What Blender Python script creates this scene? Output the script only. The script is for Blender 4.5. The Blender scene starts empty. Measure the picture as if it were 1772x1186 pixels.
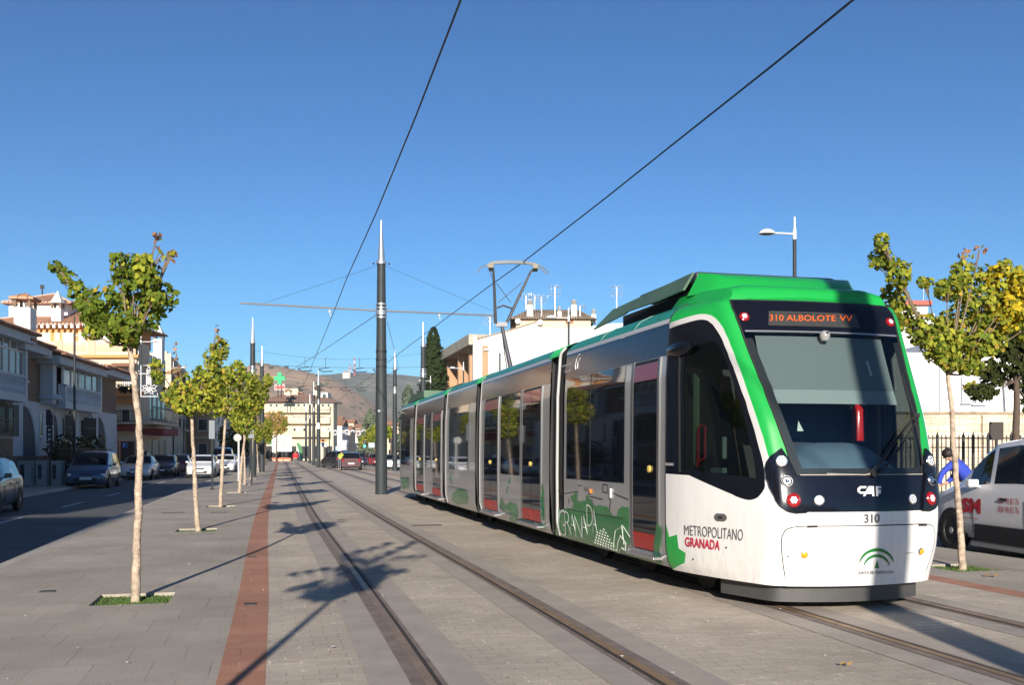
import bpy, bmesh, math, random
import numpy as np
from mathutils import Vector, Matrix, noise
from mathutils.bvhtree import BVHTree
from mathutils.geometry import delaunay_2d_cdt
random.seed(7)
SC = bpy.context.scene
COL = SC.collection
R = math.radians
FPX, HOR, EYE = 1700.0, 784.0, 1.5      # focal length in photo pixels, horizon row, eye height

# ---------------------------------------------------------------- camera, sky, sun, exposure
cd = bpy.data.cameras.new("camera"); cam = bpy.data.objects.new("camera", cd); COL.objects.link(cam)
cam.location = (0, 0, EYE); cam.rotation_euler = (R(90), 0, 0)
cd.sensor_width = 36; cd.lens = 36 * FPX / 1772
cd.shift_y = (HOR - 593) / 1772
cd.clip_end = 9000; cd.clip_start = 0.05
SC.camera = cam
SUN_EL, SUN_ROT = 17.5, -179.0
W = bpy.data.worlds.new("World"); SC.world = W; W.use_nodes = True
nt = W.node_tree
sky = nt.nodes.new('ShaderNodeTexSky'); sky.sky_type = 'NISHITA'; sky.sun_disc = False
sky.sun_elevation = R(SUN_EL); sky.sun_rotation = R(180.6)
sky.air_density = 1.0; sky.dust_density = 0.35; sky.ozone_density = 2.6; sky.altitude = 700
bg = nt.nodes['Background']; bg.inputs[1].default_value = 0.064
tint = nt.nodes.new('ShaderNodeVectorMath'); tint.operation = 'MULTIPLY'; tint.inputs[1].default_value = (.54, 1.03, 1.32)
sc0 = nt.nodes.new('ShaderNodeVectorMath'); sc0.operation = 'SCALE'; sc0.inputs['Scale'].default_value = 1 / 7.0
gm = nt.nodes.new('ShaderNodeGamma'); gm.inputs[1].default_value = 1.32
sc1 = nt.nodes.new('ShaderNodeVectorMath'); sc1.operation = 'SCALE'; sc1.inputs['Scale'].default_value = 7.0
nt.links.new(sky.outputs[0], sc0.inputs[0]); nt.links.new(sc0.outputs[0], gm.inputs[0]); nt.links.new(gm.outputs[0], sc1.inputs[0]); nt.links.new(sc1.outputs[0], tint.inputs[0]); nt.links.new(tint.outputs[0], bg.inputs[0])
sd = bpy.data.lights.new("sun", 'SUN'); sd.energy = 5.0; sd.angle = R(0.5); sd.color = (1.0, 0.91, 0.80)
sun = bpy.data.objects.new("sun", sd); COL.objects.link(sun)
sdir = Vector((-0.012, math.cos(R(SUN_EL)), -math.sin(R(SUN_EL))))
sun.rotation_euler = sdir.to_track_quat('-Z', 'Y').to_euler()
SC.view_settings.view_transform = 'Standard'; SC.view_settings.look = 'None'
SC.view_settings.exposure = 0.66; SC.view_settings.gamma = 1

# ---------------------------------------------------------------- helpers
def at(px, py, Y): return Vector(((px - 886) / FPX * Y, Y, EYE + (HOR - py) / FPX * Y))
def gr(px, py):
    Y = EYE * FPX / (py - HOR); return Vector(((px - 886) / FPX * Y, Y, 0))

def tag(o, label=None, cat=None, group=None, kind=None):
    if label: o['label'] = label
    if cat: o['category'] = cat
    if group: o['group'] = group
    if kind: o['kind'] = kind
    return o
def empty(name, loc=(0, 0, 0), rz=0, **k):
    o = bpy.data.objects.new(name, None); COL.objects.link(o)
    o.location = loc; o.rotation_euler = (0, 0, rz); o.empty_display_size = .2
    return tag(o, **k)
def kids(o): return [c for c in bpy.data.objects if c.parent == o]
CH = {}
def link(o, parent):
    COL.objects.link(o)
    if parent: o.parent = parent; CH.setdefault(parent.name, []).append(o)
    return o
def copy_tree(o, parent=None):
    c = o.copy(); link(c, parent)
    for ch in list(CH.get(o.name, [])): copy_tree(ch, c)
    return c

class MB:
    def __init__(s, M=None): s.v = []; s.f = []; s.m = []; s.M = M or Matrix(); s.mi = 0
    def add(s, vs, fs):
        n = len(s.v); s.v += [s.M @ Vector(p) for p in vs]
        s.f += [tuple(i + n for i in f) for f in fs]; s.m += [s.mi] * len(fs); return s
    def box(s, x0, x1, y0, y1, z0, z1):
        vs = [(x, y, z) for x in (x0, x1) for y in (y0, y1) for z in (z0, z1)]
        return s.add(vs, [(0, 1, 3, 2), (4, 6, 7, 5), (0, 4, 5, 1), (2, 3, 7, 6), (0, 2, 6, 4), (1, 5, 7, 3)])
    def cbox(s, c, sz, rot=None):
        M0 = s.M; s.M = M0 @ Matrix.Translation(c) @ (rot.to_4x4() if rot else Matrix())
        a, b, d = sz[0] / 2, sz[1] / 2, sz[2] / 2; s.box(-a, a, -b, b, -d, d); s.M = M0; return s
    def tube(s, pts, r, n=8, cap=True):
        pts = [Vector(p) for p in pts]; k = len(pts); rs = r if isinstance(r, (list, tuple)) else [r] * k
        vs = []; up = None
        for i, p in enumerate(pts):
            d = (pts[min(i + 1, k - 1)] - pts[max(i - 1, 0)])
            if d.length < 1e-9: d = Vector((0, 0, 1))
            d.normalize()
            if up is None:
                up = Vector((0, 0, 1)) if abs(d.z) < .9 else Vector((1, 0, 0))
            a = d.cross(up).normalized(); b = a.cross(d).normalized(); up = b
            for j in range(n):
                t = 2 * math.pi * j / n; vs.append(p + (a * math.cos(t) + b * math.sin(t)) * rs[i])
        fs = [(i * n + j, i * n + (j + 1) % n, (i + 1) * n + (j + 1) % n, (i + 1) * n + j) for i in range(k - 1) for j in range(n)]
        if cap: fs += [tuple(range(n))[::-1], tuple((k - 1) * n + j for j in range(n))]
        return s.add(vs, fs)
    def lathe(s, prof, c=(0, 0, 0), n=20, axis='z', caps=True):
        c = Vector(c); vs = []; k = len(prof)
        for r, h in prof:
            for j in range(n):
                t = 2 * math.pi * j / n; a, b = r * math.cos(t), r * math.sin(t)
                vs.append(c + (Vector((a, b, h)) if axis == 'z' else Vector((a, h, b)) if axis == 'y' else Vector((h, a, b))))
        fs = [(i * n + j, i * n + (j + 1) % n, (i + 1) * n + (j + 1) % n, (i + 1) * n + j) for i in range(k - 1) for j in range(n)]
        if caps: fs += [tuple(range(n)), tuple((k - 1) * n + j for j in range(n))]
        return s.add(vs, fs)
    def prism(s, poly, d0, d1, plane='xz'):       # polygon in a plane, extruded along the third axis
        n = len(poly)
        mk = {'xz': lambda a, b, d: (a, d, b), 'xy': lambda a, b, d: (a, b, d), 'yz': lambda a, b, d: (d, a, b)}[plane]
        vs = [mk(a, b, d0) for a, b in poly] + [mk(a, b, d1) for a, b in poly]
        return s.add(vs, [tuple(range(n)), tuple(range(n, 2 * n))[::-1]] + [(i, (i + 1) % n, n + (i + 1) % n, n + i) for i in range(n)])
    def build(s, name, mat, parent=None, smooth=False, bevel=0, **k):
        me = bpy.data.meshes.new(name); me.from_pydata(s.v, [], s.f)
        for mm in (mat if isinstance(mat, (list, tuple)) else [mat]): me.materials.append(mm)
        if isinstance(mat, (list, tuple)):
            me.polygons.foreach_set('material_index', s.m)
        bm = bmesh.new(); bm.from_mesh(me); bmesh.ops.recalc_face_normals(bm, faces=bm.faces); bm.to_mesh(me); bm.free()
        if smooth:
            me.polygons.foreach_set('use_smooth', [True] * len(me.polygons))
            try: me.set_sharp_from_angle(angle=R(38))
            except Exception: pass
        o = bpy.data.objects.new(name, me); link(o, parent)
        if bevel:
            b = o.modifiers.new('bevel', 'BEVEL'); b.width = bevel; b.segments = 2; b.limit_method = 'ANGLE'
        return tag(o, **k)

# ---------------------------------------------------------------- materials
MATS = {}
def mat(name, col, rough=.6, metal=0, spec=.5, coat=0, var=0, vs=3, bump=0, bs=40, emit=None, es=1, trans=0, alpha=1):
    if name in MATS: return MATS[name]
    m = bpy.data.materials.new(name); m.use_nodes = True; t = m.node_tree; b = t.nodes['Principled BSDF']
    b.inputs['Base Color'].default_value = (*col, 1); b.inputs['Roughness'].default_value = rough
    b.inputs['Metallic'].default_value = metal; b.inputs['Specular IOR Level'].default_value = spec
    b.inputs['Coat Weight'].default_value = coat; b.inputs['Coat Roughness'].default_value = .04
    if emit: b.inputs['Emission Color'].default_value = (*emit, 1); b.inputs['Emission Strength'].default_value = es
    if var or bump:
        tc = t.nodes.new('ShaderNodeTexCoord')
        n = t.nodes.new('ShaderNodeTexNoise'); n.inputs['Scale'].default_value = vs; n.inputs['Detail'].default_value = 6
        n.inputs['Roughness'].default_value = .65
        t.links.new(tc.outputs['Object'], n.inputs['Vector'])
        if var:
            mp = t.nodes.new('ShaderNodeMapRange'); mp.inputs['From Min'].default_value = .3; mp.inputs['From Max'].default_value = .7
            mp.inputs['To Min'].default_value = 1 - var; mp.inputs['To Max'].default_value = 1 + var
            t.links.new(n.outputs['Fac'], mp.inputs['Value'])
            mx = t.nodes.new('ShaderNodeVectorMath'); mx.operation = 'SCALE'; mx.inputs[0].default_value = col
            t.links.new(mp.outputs['Result'], mx.inputs['Scale']); t.links.new(mx.outputs[0], b.inputs['Base Color'])
        if bump:
            n2 = t.nodes.new('ShaderNodeTexNoise'); n2.inputs['Scale'].default_value = bs; n2.inputs['Detail'].default_value = 4
            t.links.new(tc.outputs['Object'], n2.inputs['Vector'])
            bp = t.nodes.new('ShaderNodeBump'); bp.inputs['Strength'].default_value = bump; bp.inputs['Distance'].default_value = .02
            t.links.new(n2.outputs['Fac'], bp.inputs['Height']); t.links.new(bp.outputs[0], b.inputs['Normal'])
    MATS[name] = m; return m

def streak(m, amt, lo=.0):
    t = m.node_tree; b = t.nodes['Principled BSDF']; tc = t.nodes.new('ShaderNodeTexCoord'); mp = t.nodes.new('ShaderNodeMapping'); mp.inputs['Scale'].default_value = (9, 9, .9)
    n = t.nodes.new('ShaderNodeTexNoise'); n.inputs['Scale'].default_value = 1.6; n.inputs['Detail'].default_value = 9; n.inputs['Roughness'].default_value = .75
    sp = t.nodes.new('ShaderNodeSeparateXYZ'); t.links.new(tc.outputs['Object'], sp.inputs[0]); t.links.new(tc.outputs['Object'], mp.inputs[0]); t.links.new(mp.outputs[0], n.inputs['Vector'])
    h = t.nodes.new('ShaderNodeMapRange'); h.inputs['From Min'].default_value = 1.0; h.inputs['From Max'].default_value = .25; h.inputs['To Min'].default_value = .25; t.links.new(sp.outputs[2], h.inputs['Value'])
    r = t.nodes.new('ShaderNodeMapRange'); r.inputs['From Min'].default_value = .45; r.inputs['From Max'].default_value = .72; r.inputs['To Max'].default_value = amt; t.links.new(n.outputs['Fac'], r.inputs['Value'])
    ml = t.nodes.new('ShaderNodeMath'); ml.operation = 'MULTIPLY'; t.links.new(r.outputs[0], ml.inputs[0]); t.links.new(h.outputs[0], ml.inputs[1])
    mx = t.nodes.new('ShaderNodeMix'); mx.data_type = 'RGBA'; old = b.inputs['Base Color'].links[0].from_socket if b.inputs['Base Color'].links else None
    if old: t.links.new(old, mx.inputs[6])
    else: mx.inputs[6].default_value = b.inputs['Base Color'].default_value
    mx.inputs[7].default_value = (.22, .19, .15, 1); t.links.new(ml.outputs[0], mx.inputs[0]); t.links.new(mx.outputs[2], b.inputs['Base Color'])
def glass_mat(name, tint, mixv, rough=.02):
    m = bpy.data.materials.new(name); m.use_nodes = True; t = m.node_tree; t.nodes.clear()
    o = t.nodes.new('ShaderNodeOutputMaterial'); mx = t.nodes.new('ShaderNodeMixShader')
    tr = t.nodes.new('ShaderNodeBsdfTransparent'); tr.inputs[0].default_value = (*tint, 1)
    g = t.nodes.new('ShaderNodeBsdfGlossy'); g.inputs['Roughness'].default_value = rough
    f = t.nodes.new('ShaderNodeLayerWeight'); f.inputs['Blend'].default_value = .25
    mp = t.nodes.new('ShaderNodeMapRange'); mp.inputs['To Min'].default_value = mixv; mp.inputs['To Max'].default_value = .9
    t.links.new(f.outputs['Fresnel'], mp.inputs['Value']); t.links.new(mp.outputs[0], mx.inputs[0])
    t.links.new(tr.outputs[0], mx.inputs[1]); t.links.new(g.outputs[0], mx.inputs[2]); t.links.new(mx.outputs[0], o.inputs[0])
    return m

def brick_mat(name, c1, c2, mortar, bw, rh, ms=.02, ang=0, rough=.85, scale=1, patch=.25, off=.5, vertical=False, mvar=0, pc=None):
    m = bpy.data.materials.new(name); m.use_nodes = True; t = m.node_tree; b = t.nodes['Principled BSDF']
    b.inputs['Roughness'].default_value = rough; b.inputs['Specular IOR Level'].default_value = .3
    tc = t.nodes.new('ShaderNodeTexCoord'); mp = t.nodes.new('ShaderNodeMapping')
    mp.inputs['Rotation'].default_value = (R(-90) if vertical else 0, 0, ang)
    t.links.new(tc.outputs['Object'], mp.inputs['Vector'])
    if vertical:   # (x+y, z)
        sx = t.nodes.new('ShaderNodeSeparateXYZ'); t.links.new(tc.outputs['Object'], sx.inputs[0])
        ad = t.nodes.new('ShaderNodeMath'); t.links.new(sx.outputs[0], ad.inputs[0]); t.links.new(sx.outputs[1], ad.inputs[1])
        cb = t.nodes.new('ShaderNodeCombineXYZ'); t.links.new(ad.outputs[0], cb.inputs[0]); t.links.new(sx.outputs[2], cb.inputs[1])
        vec = cb.outputs[0]
    else: vec = mp.outputs[0]
    br = t.nodes.new('ShaderNodeTexBrick'); br.inputs['Scale'].default_value = scale; br.offset = off
    br.inputs['Brick Width'].default_value = bw; br.inputs['Row Height'].default_value = rh
    br.inputs['Mortar Size'].default_value = ms; br.inputs['Mortar Smooth'].default_value = .3; br.inputs['Bias'].default_value = 0
    br.inputs['Color1'].default_value = (*c1, 1); br.inputs['Color2'].default_value = (*c2, 1); br.inputs['Mortar'].default_value = (*mortar, 1)
    t.links.new(vec, br.inputs['Vector'])
    n = t.nodes.new('ShaderNodeTexNoise'); n.inputs['Scale'].default_value = .55; n.inputs['Detail'].default_value = 8; n.inputs['Roughness'].default_value = .62
    t.links.new(vec, n.inputs['Vector'])
    n2 = t.nodes.new('ShaderNodeTexNoise'); n2.inputs['Scale'].default_value = 60; n2.inputs['Detail'].default_value = 3
    t.links.new(vec, n2.inputs['Vector'])
    if mvar:   # mortar fades in and out
        ng = t.nodes.new('ShaderNodeTexNoise'); ng.inputs['Scale'].default_value = 1.3; ng.inputs['Detail'].default_value = 7; ng.inputs['Roughness'].default_value = .8
        t.links.new(vec, ng.inputs['Vector'])
        cr = t.nodes.new('ShaderNodeMapRange'); cr.inputs['From Min'].default_value = .50; cr.inputs['From Max'].default_value = .60
        t.links.new(ng.outputs['Fac'], cr.inputs['Value'])
        mm = t.nodes.new('ShaderNodeMix'); mm.data_type = 'RGBA'
        mm.inputs[6].default_value = (*[c * mvar for c in c1], 1); mm.inputs[7].default_value = (*mortar, 1)
        t.links.new(cr.outputs[0], mm.inputs[0]); t.links.new(mm.outputs[2], br.inputs['Mortar'])
    r = t.nodes.new('ShaderNodeMapRange'); r.inputs['From Min'].default_value = .3; r.inputs['From Max'].default_value = .7
    r.inputs['To Min'].default_value = 1 - patch; r.inputs['To Max'].default_value = 1 + patch; t.links.new(n.outputs['Fac'], r.inputs['Value'])
    r2 = t.nodes.new('ShaderNodeMapRange'); r2.inputs['From Min'].default_value = .3; r2.inputs['From Max'].default_value = .7
    r2.inputs['To Min'].default_value = .86; r2.inputs['To Max'].default_value = 1.14; t.links.new(n2.outputs['Fac'], r2.inputs['Value'])
    ml = t.nodes.new('ShaderNodeMath'); ml.operation = 'MULTIPLY'; t.links.new(r.outputs[0], ml.inputs[0]); t.links.new(r2.outputs[0], ml.inputs[1])
    sc = t.nodes.new('ShaderNodeVectorMath'); sc.operation = 'SCALE'
    t.links.new(br.outputs['Color'], sc.inputs[0]); t.links.new(ml.outputs[0], sc.inputs['Scale']); t.links.new(sc.outputs[0], b.inputs['Base Color'])
    bp = t.nodes.new('ShaderNodeBump'); bp.inputs['Strength'].default_value = .14; bp.inputs['Distance'].default_value = .01
    ia = t.nodes.new('ShaderNodeMath'); ia.operation = 'SUBTRACT'; t.links.new(n2.outputs['Fac'], ia.inputs[0]); t.links.new(br.outputs['Fac'], ia.inputs[1])
    t.links.new(ia.outputs[0], bp.inputs['Height']); t.links.new(bp.outputs[0], b.inputs['Normal'])
    MATS[name] = m; return m

STREET = math.atan2(.2395, .971)      # street runs 13.8 deg left of the view axis
m_paver = brick_mat('paver', (.455, .388, .31), (.51, .44, .352), (.80, .70, .57), .22, .135, .007, ang=-STREET, patch=.2, mvar=.80)
m_slab = brick_mat('sidewalk_slab', (.365, .322, .268), (.395, .35, .293), (.23, .20, .165), .40, .62, .006, ang=-STREET, patch=.2, mvar=.9)
m_red = brick_mat('red_paver', (.385, .185, .12), (.44, .225, .15), (.52, .37, .27), .42, .21, .007, ang=-STREET, patch=.2, mvar=.85)
m_conc = mat('rail_concrete', (.385, .335, .28), .85, var=.14, vs=2.2, bump=.25, bs=60)
m_asph = mat('asphalt', (.10, .10, .105), .8, var=.22, vs=.7, bump=.4, bs=90)
m_rub = mat('rail_rubber', (.20, .158, .132), .85, var=.3, vs=4, bump=.2)
m_steel = mat('rail_steel', (.34, .22, .12), .5, metal=.35, var=.25, vs=5)
m_groove = mat('groove_dark', (.035, .028, .024), .9)
m_kerb = mat('kerb_stone', (.40, .37, .33), .85, var=.15, vs=3, bump=.2)
m_earth = mat('outskirts_ground', (.22, .19, .15), .95, var=.2, vs=.05)
m_grass = mat('pit_grass', (.10, .17, .035), .95, var=.5, vs=18, bump=.9, bs=120)
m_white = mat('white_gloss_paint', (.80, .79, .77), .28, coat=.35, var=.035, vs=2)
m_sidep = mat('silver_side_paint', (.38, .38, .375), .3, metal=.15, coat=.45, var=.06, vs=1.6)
streak(m_white, .35); streak(m_sidep, .6)
m_green = mat('green_paint', (.012, .34, .055), .3, coat=.3, var=.06, vs=2)
m_gband = mat('bright_green_band', (.04, .80, .14), .5, coat=.05)
m_teal = mat('teal_roof_paint', (.014, .25, .165), .45, coat=.12, var=.1, vs=1.5)
m_blk = mat('black_gloss', (.006, .007, .012), .12, spec=.45, coat=.05)
m_blkm = mat('black_matt', (.012, .012, .013), .65)
m_rubber = mat('gaiter_rubber', (.016, .016, .017), .55, var=.2, vs=8)
m_under = mat('underrun_grey', (.06, .06, .06), .5, var=.15, vs=5)
m_stripe = mat('stripe_silver', (.58, .57, .56), .35)
m_tglass = mat('dark_tinted_glass', (.005, .006, .008), .03, spec=.6, coat=.25)
m_redp = mat('red_door_panel', (.42, .022, .018), .35)
m_redd = mat('red_vinyl_dark', (.22, .02, .03), .3, coat=.4)
m_wglass = glass_mat('windscreen_glass', (.80, .88, .86), .06)
m_cglass = glass_mat('cab_side_glass', (.74, .86, .80), .05)
m_carglass = mat('car_glass', (.008, .009, .012), .05, spec=.4)
m_chrome = mat('chrome', (.75, .75, .75), .12, metal=1)
m_lens = mat('lamp_lens', (.80, .82, .84), .08, spec=.8, coat=.8)
m_redl = mat('red_lens', (.30, .008, .010), .15, coat=.8)
m_amber = mat('amber_lens', (.85, .38, .02), .2, coat=.6)
m_pole = mat('pole_grey_green', (.032, .039, .042), .55, spec=.3, var=.12, vs=4)
m_alu = mat('bare_aluminium', (.55, .55, .55), .32, metal=.8, var=.08, vs=4)
m_wire = mat('wire_black', (.02, .02, .022), .5)
m_bark = mat('pale_bark', (.43, .34, .255), .9, var=.5, vs=16, bump=1.0, bs=30)
m_dbark = mat('dark_bark', (.10, .07, .05), .9, var=.3, vs=9, bump=.6, bs=30)
m_skin = mat('skin', (.50, .30, .22), .6)
m_hair = mat('dark_hair', (.02, .015, .012), .6)
def leaf_mat(name, c, tr=.35):
    m = bpy.data.materials.new(name); m.use_nodes = True; t = m.node_tree; t.nodes.clear()
    o = t.nodes.new('ShaderNodeOutputMaterial'); mx = t.nodes.new('ShaderNodeMixShader'); mx.inputs[0].default_value = tr
    d = t.nodes.new('ShaderNodeBsdfDiffuse'); tl = t.nodes.new('ShaderNodeBsdfTranslucent')
    g = t.nodes.new('ShaderNodeNewGeometry'); v = t.nodes.new('ShaderNodeMapRange')
    v.inputs['To Min'].default_value = .65; v.inputs['To Max'].default_value = 1.35; t.links.new(g.outputs['Random Per Island'], v.inputs['Value'])
    s = t.nodes.new('ShaderNodeVectorMath'); s.operation = 'SCALE'; s.inputs[0].default_value = c; t.links.new(v.outputs[0], s.inputs['Scale'])
    t.links.new(s.outputs[0], d.inputs[0]); t.links.new(s.outputs[0], tl.inputs[0])
    t.links.new(d.outputs[0], mx.inputs[1]); t.links.new(tl.outputs[0], mx.inputs[2]); t.links.new(mx.outputs[0], o.inputs[0])
    return m
lf_g = leaf_mat('leaf_green', (.145, .20, .03)); lf_y = leaf_mat('leaf_yellow_green', (.33, .345, .045)); lf_o = leaf_mat('leaf_amber', (.46, .32, .06))
lf_p = leaf_mat('leaf_dry_pinkish', (.42, .24, .15)); lf_d = leaf_mat('leaf_dark', (.045, .055, .018), .2); lf_c = leaf_mat('cypress_green', (.03, .045, .018), .1)
lf_b = leaf_mat('leaf_bright_yellow', (.55, .42, .03))

# ---------------------------------------------------------------- ground
CY = [-60, -30, 0, 6.4, 13, 20.7, 46.4, 113, 400]
CX = [14.6, 8.1, 1.72, .27, -1.37, -3.33, -9.4, -25.1, -92.5]
def cx(Y):
    for i in range(len(CY) - 1):
        if Y <= CY[i + 1] or i == len(CY) - 2:
            t = (Y - CY[i]) / (CY[i + 1] - CY[i]); return CX[i] + t * (CX[i + 1] - CX[i])
def cxs(Y): return sum(cx(Y + d) for d in (-6, -4, -2, 0, 2, 4, 6)) / 7
PX_, PY_ = .971, .2395
def off(Y, d): return Vector((cxs(Y) + d * PX_, Y + d * PY_, 0))     # point d metres to the right of the left track
YS = [-40, -30, -20, -12, -6, -3] + [i * .8 for i in range(0, 60)] + [50, 55, 60, 70, 80, 90, 100, 120, 140, 160, 200, 250, 300, 380]
def strip(name, d0, d1, z, m, y0=-40, y1=380, thick=0, kind='structure', label=None, lvl=1, parent=None):
    ys = [y for y in YS if y0 <= y <= y1]; mb = MB(); vs = []; fs = []
    for y in ys:
        for k in range(lvl + 1):
            p = off(y, d0 + (d1 - d0) * k / lvl); vs.append((p.x, p.y, z))
    w = lvl + 1
    for i in range(len(ys) - 1):
        for k in range(lvl): fs.append((i * w + k, i * w + k + 1, (i + 1) * w + k + 1, (i + 1) * w + k))
    mb.add(vs, fs)
    if thick:
        for d in (d0, d1):
            vs = []
            for y in ys:
                p = off(y, d); vs += [(p.x, p.y, z), (p.x, p.y, z - thick)]
            mb.add(vs, [(2 * i, 2 * i + 1, 2 * i + 3, 2 * i + 2) for i in range(len(ys) - 1)])
    o = mb.build(name, m, parent)
    return tag(o, label, kind=kind)
g = MB(); g.add([(-2500, -300, -.14), (2500, -300, -.14), (2500, 3500, -.14), (-2500, 3500, -.14)], [(0, 1, 2, 3)]); g.build('ground', m_earth, kind='structure')
strip('road', -10.4, -5.3, -.10, m_asph, thick=0)
strip('road', 8.55, 15.2, -.10, m_asph)
strip('trackbed', -1.81, 5.78, 0, m_paver, thick=.12)
strip('red_paving_strip', -2.10, -1.79, .002, m_red)
strip('red_paving_strip', 5.78, 6.08, .002, m_red)
def sidewalk(d0, d1, pits):
    # sheet with square tree pits cut out: strips between pits
    mb = MB(); hs = .38
    ys = sorted(set([y for y in YS] + [p - s for p in pits for s in (hs, -hs)]))
    def q(ya, yb, da, db):
        P = [off(ya, da), off(ya, db), off(yb, db), off(yb, da)]; mb.add([(p.x, p.y, 0) for p in P], [(0, 1, 2, 3)])
    dc = PITD[d0]
    for a, b in zip(ys[:-1], ys[1:]):
        mid = (a + b) / 2
        inp = any(abs(mid - p) < hs for p in pits)
        if inp: q(a, b, d0, dc - .37); q(a, b, dc + .37, d1)
        else: q(a, b, d0, dc - .37); q(a, b, dc - .37, dc + .37); q(a, b, dc + .37, d1)
    for p in pits:      # pit walls
        A = [off(p - hs, dc - .37), off(p - hs, dc + .37), off(p + hs, dc + .37), off(p + hs, dc - .37)]
        for i in range(4):
            u, v = A[i], A[(i + 1) % 4]; mb.add([(u.x, u.y, 0), (v.x, v.y, 0), (v.x, v.y, -.1), (u.x, u.y, -.1)], [(0, 1, 2, 3)])
    mb.build('sidewalk', m_slab, kind='structure')
PITD = {-5.15: -3.13, 6.08: 7.0}
# tree stations: Y on the centre curve so that off(Y,d) lands at the traced trunk
LT = [gr(235, 1037), gr(342, 918), gr(381, 877), gr(415, 853)]
def ysolve(P, d): return P.y - d * PY_
L_PIT = [ysolve(LT[0], -3.13) - 9.05, ysolve(LT[0], -3.13), ysolve(LT[1], -3.13), ysolve(LT[2], -3.13), ysolve(LT[3], -3.13)] + [ysolve(LT[3], -3.13) + 9.3 * k for k in range(1, 9)]
RT = gr(1666, 983)
R_PIT = [ysolve(RT, 7.0) + 9.2 * k for k in range(-1, 8)]
sidewalk(-5.15, -2.10, L_PIT); sidewalk(6.08, 8.4, R_PIT)
for d0, d1 in ((-5.3, -5.15), (8.4, 8.55)): strip('kerb', d0, d1, .0, m_kerb, thick=.12)
strip('pavement', -14, -10.55, .02, m_slab, thick=.14, y1=300)
strip('kerb', -10.55, -10.4, .02, m_kerb, thick=.14)
strip('pavement', 15.35, 40, .02, m_slab, thick=.14, y1=300); strip('kerb', 15.2, 15.35, .02, m_kerb, thick=.14)
# soil / grass in pits
for i, (lst, d) in enumerate(((L_PIT, -3.13), (R_PIT, 7.0))):
    mb = MB(); random.seed(i)
    for y in lst:
        vs = []; n = 9
        for a in range(n):
            for b in range(n):
                p = off(y - .38 + .76 * a / (n - 1), d - .37 + .74 * b / (n - 1)); vs.append((p.x, p.y, -.035 + random.uniform(-.012, .012)))
        mb.add(vs, [(a * n + b, a * n + b + 1, (a + 1) * n + b + 1, (a + 1) * n + b) for a in range(n - 1) for b in range(n - 1)])
        if y < 45:
            for _ in range(900 if y < 16 else 200):
                p = off(y + random.uniform(-.36, .36), d + random.uniform(-.35, .35)); a = random.uniform(0, 6.28); w = .006; h = random.uniform(.012, .04)
                mb.add([(p.x - w * math.cos(a), p.y - w * math.sin(a), -.04), (p.x + w * math.cos(a), p.y + w * math.sin(a), -.04), (p.x + random.uniform(-.02, .02), p.y + random.uniform(-.02, .02), -.035 + h)], [(0, 1, 2)])
    mb.build('pit_grass', m_grass, kind='stuff', label='short green grass in the square tree pits', cat='grass')
# tracks
for d in (0, 3.78):
    for s in (-1, 1):
        c = d + s * .76
        strip('rail_concrete_strip', c - .38, c + .38, .004, m_conc)
        strip('rail_bed', c - .115, c + .115, .008, m_rub)
        strip('rail', c - .035 - .01 * s, c + .035 - .01 * s, .0125, m_steel)
        strip('rail_groove', c - s * .055 - .022, c - s * .055 + .022, .0122, m_groove)
# road markings and manhole bits
m_mark = mat('road_marking', (.62, .62, .6), .8, var=.2, vs=9)
mk = MB()
for k in range(14):
    y = 8 + k * 7.5; A = [off(y, -7.75), off(y, -7.65), off(y + 3, -7.65), off(y + 3, -7.75)]; mk.add([(p.x, p.y, -.094) for p in A], [(0, 1, 2, 3)])
mk.build('road_marking', m_mark, kind='structure')
m_lid = mat('cast_iron', (.06, .055, .05), .6, metal=.4, var=.3, vs=12)
for i, (px, py, w, l, lab) in enumerate([(716, 855, .5, .5, 'flat iron cover plate in pavers left of the pole base'), (738, 910, .62, .2, 'long narrow drain grate in pavers between the two tracks'), (82, 1025, .15, .12, 'tiny iron lid in grey slabs near left picture edge'),
        (433, 1047, .12, .12, 'small round inspection lid in the red paving strip'), (436, 965, .12, .1, 'smaller farther lid in the red paving strip'), (300, 888, .55, .18, 'narrow drain slot in grey sidewalk beyond the second tree'), (378, 888, .4, .12, 'short drain slot beside the third tree')]):
    p = gr(px, py); mb = MB(); mb.box(-w / 2, w / 2, -l / 2, l / 2, 0, .006)
    for k in range(5): mb.box(-w * .42 + k * w * .21 - .006, -w * .42 + k * w * .21 + .006, -l * .4, l * .4, .006, .008)
    o = mb.build('iron_cover', m_lid, label=lab, cat='drain cover'); o.location = (p.x, p.y, .003); o.rotation_euler.z = STREET
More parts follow.
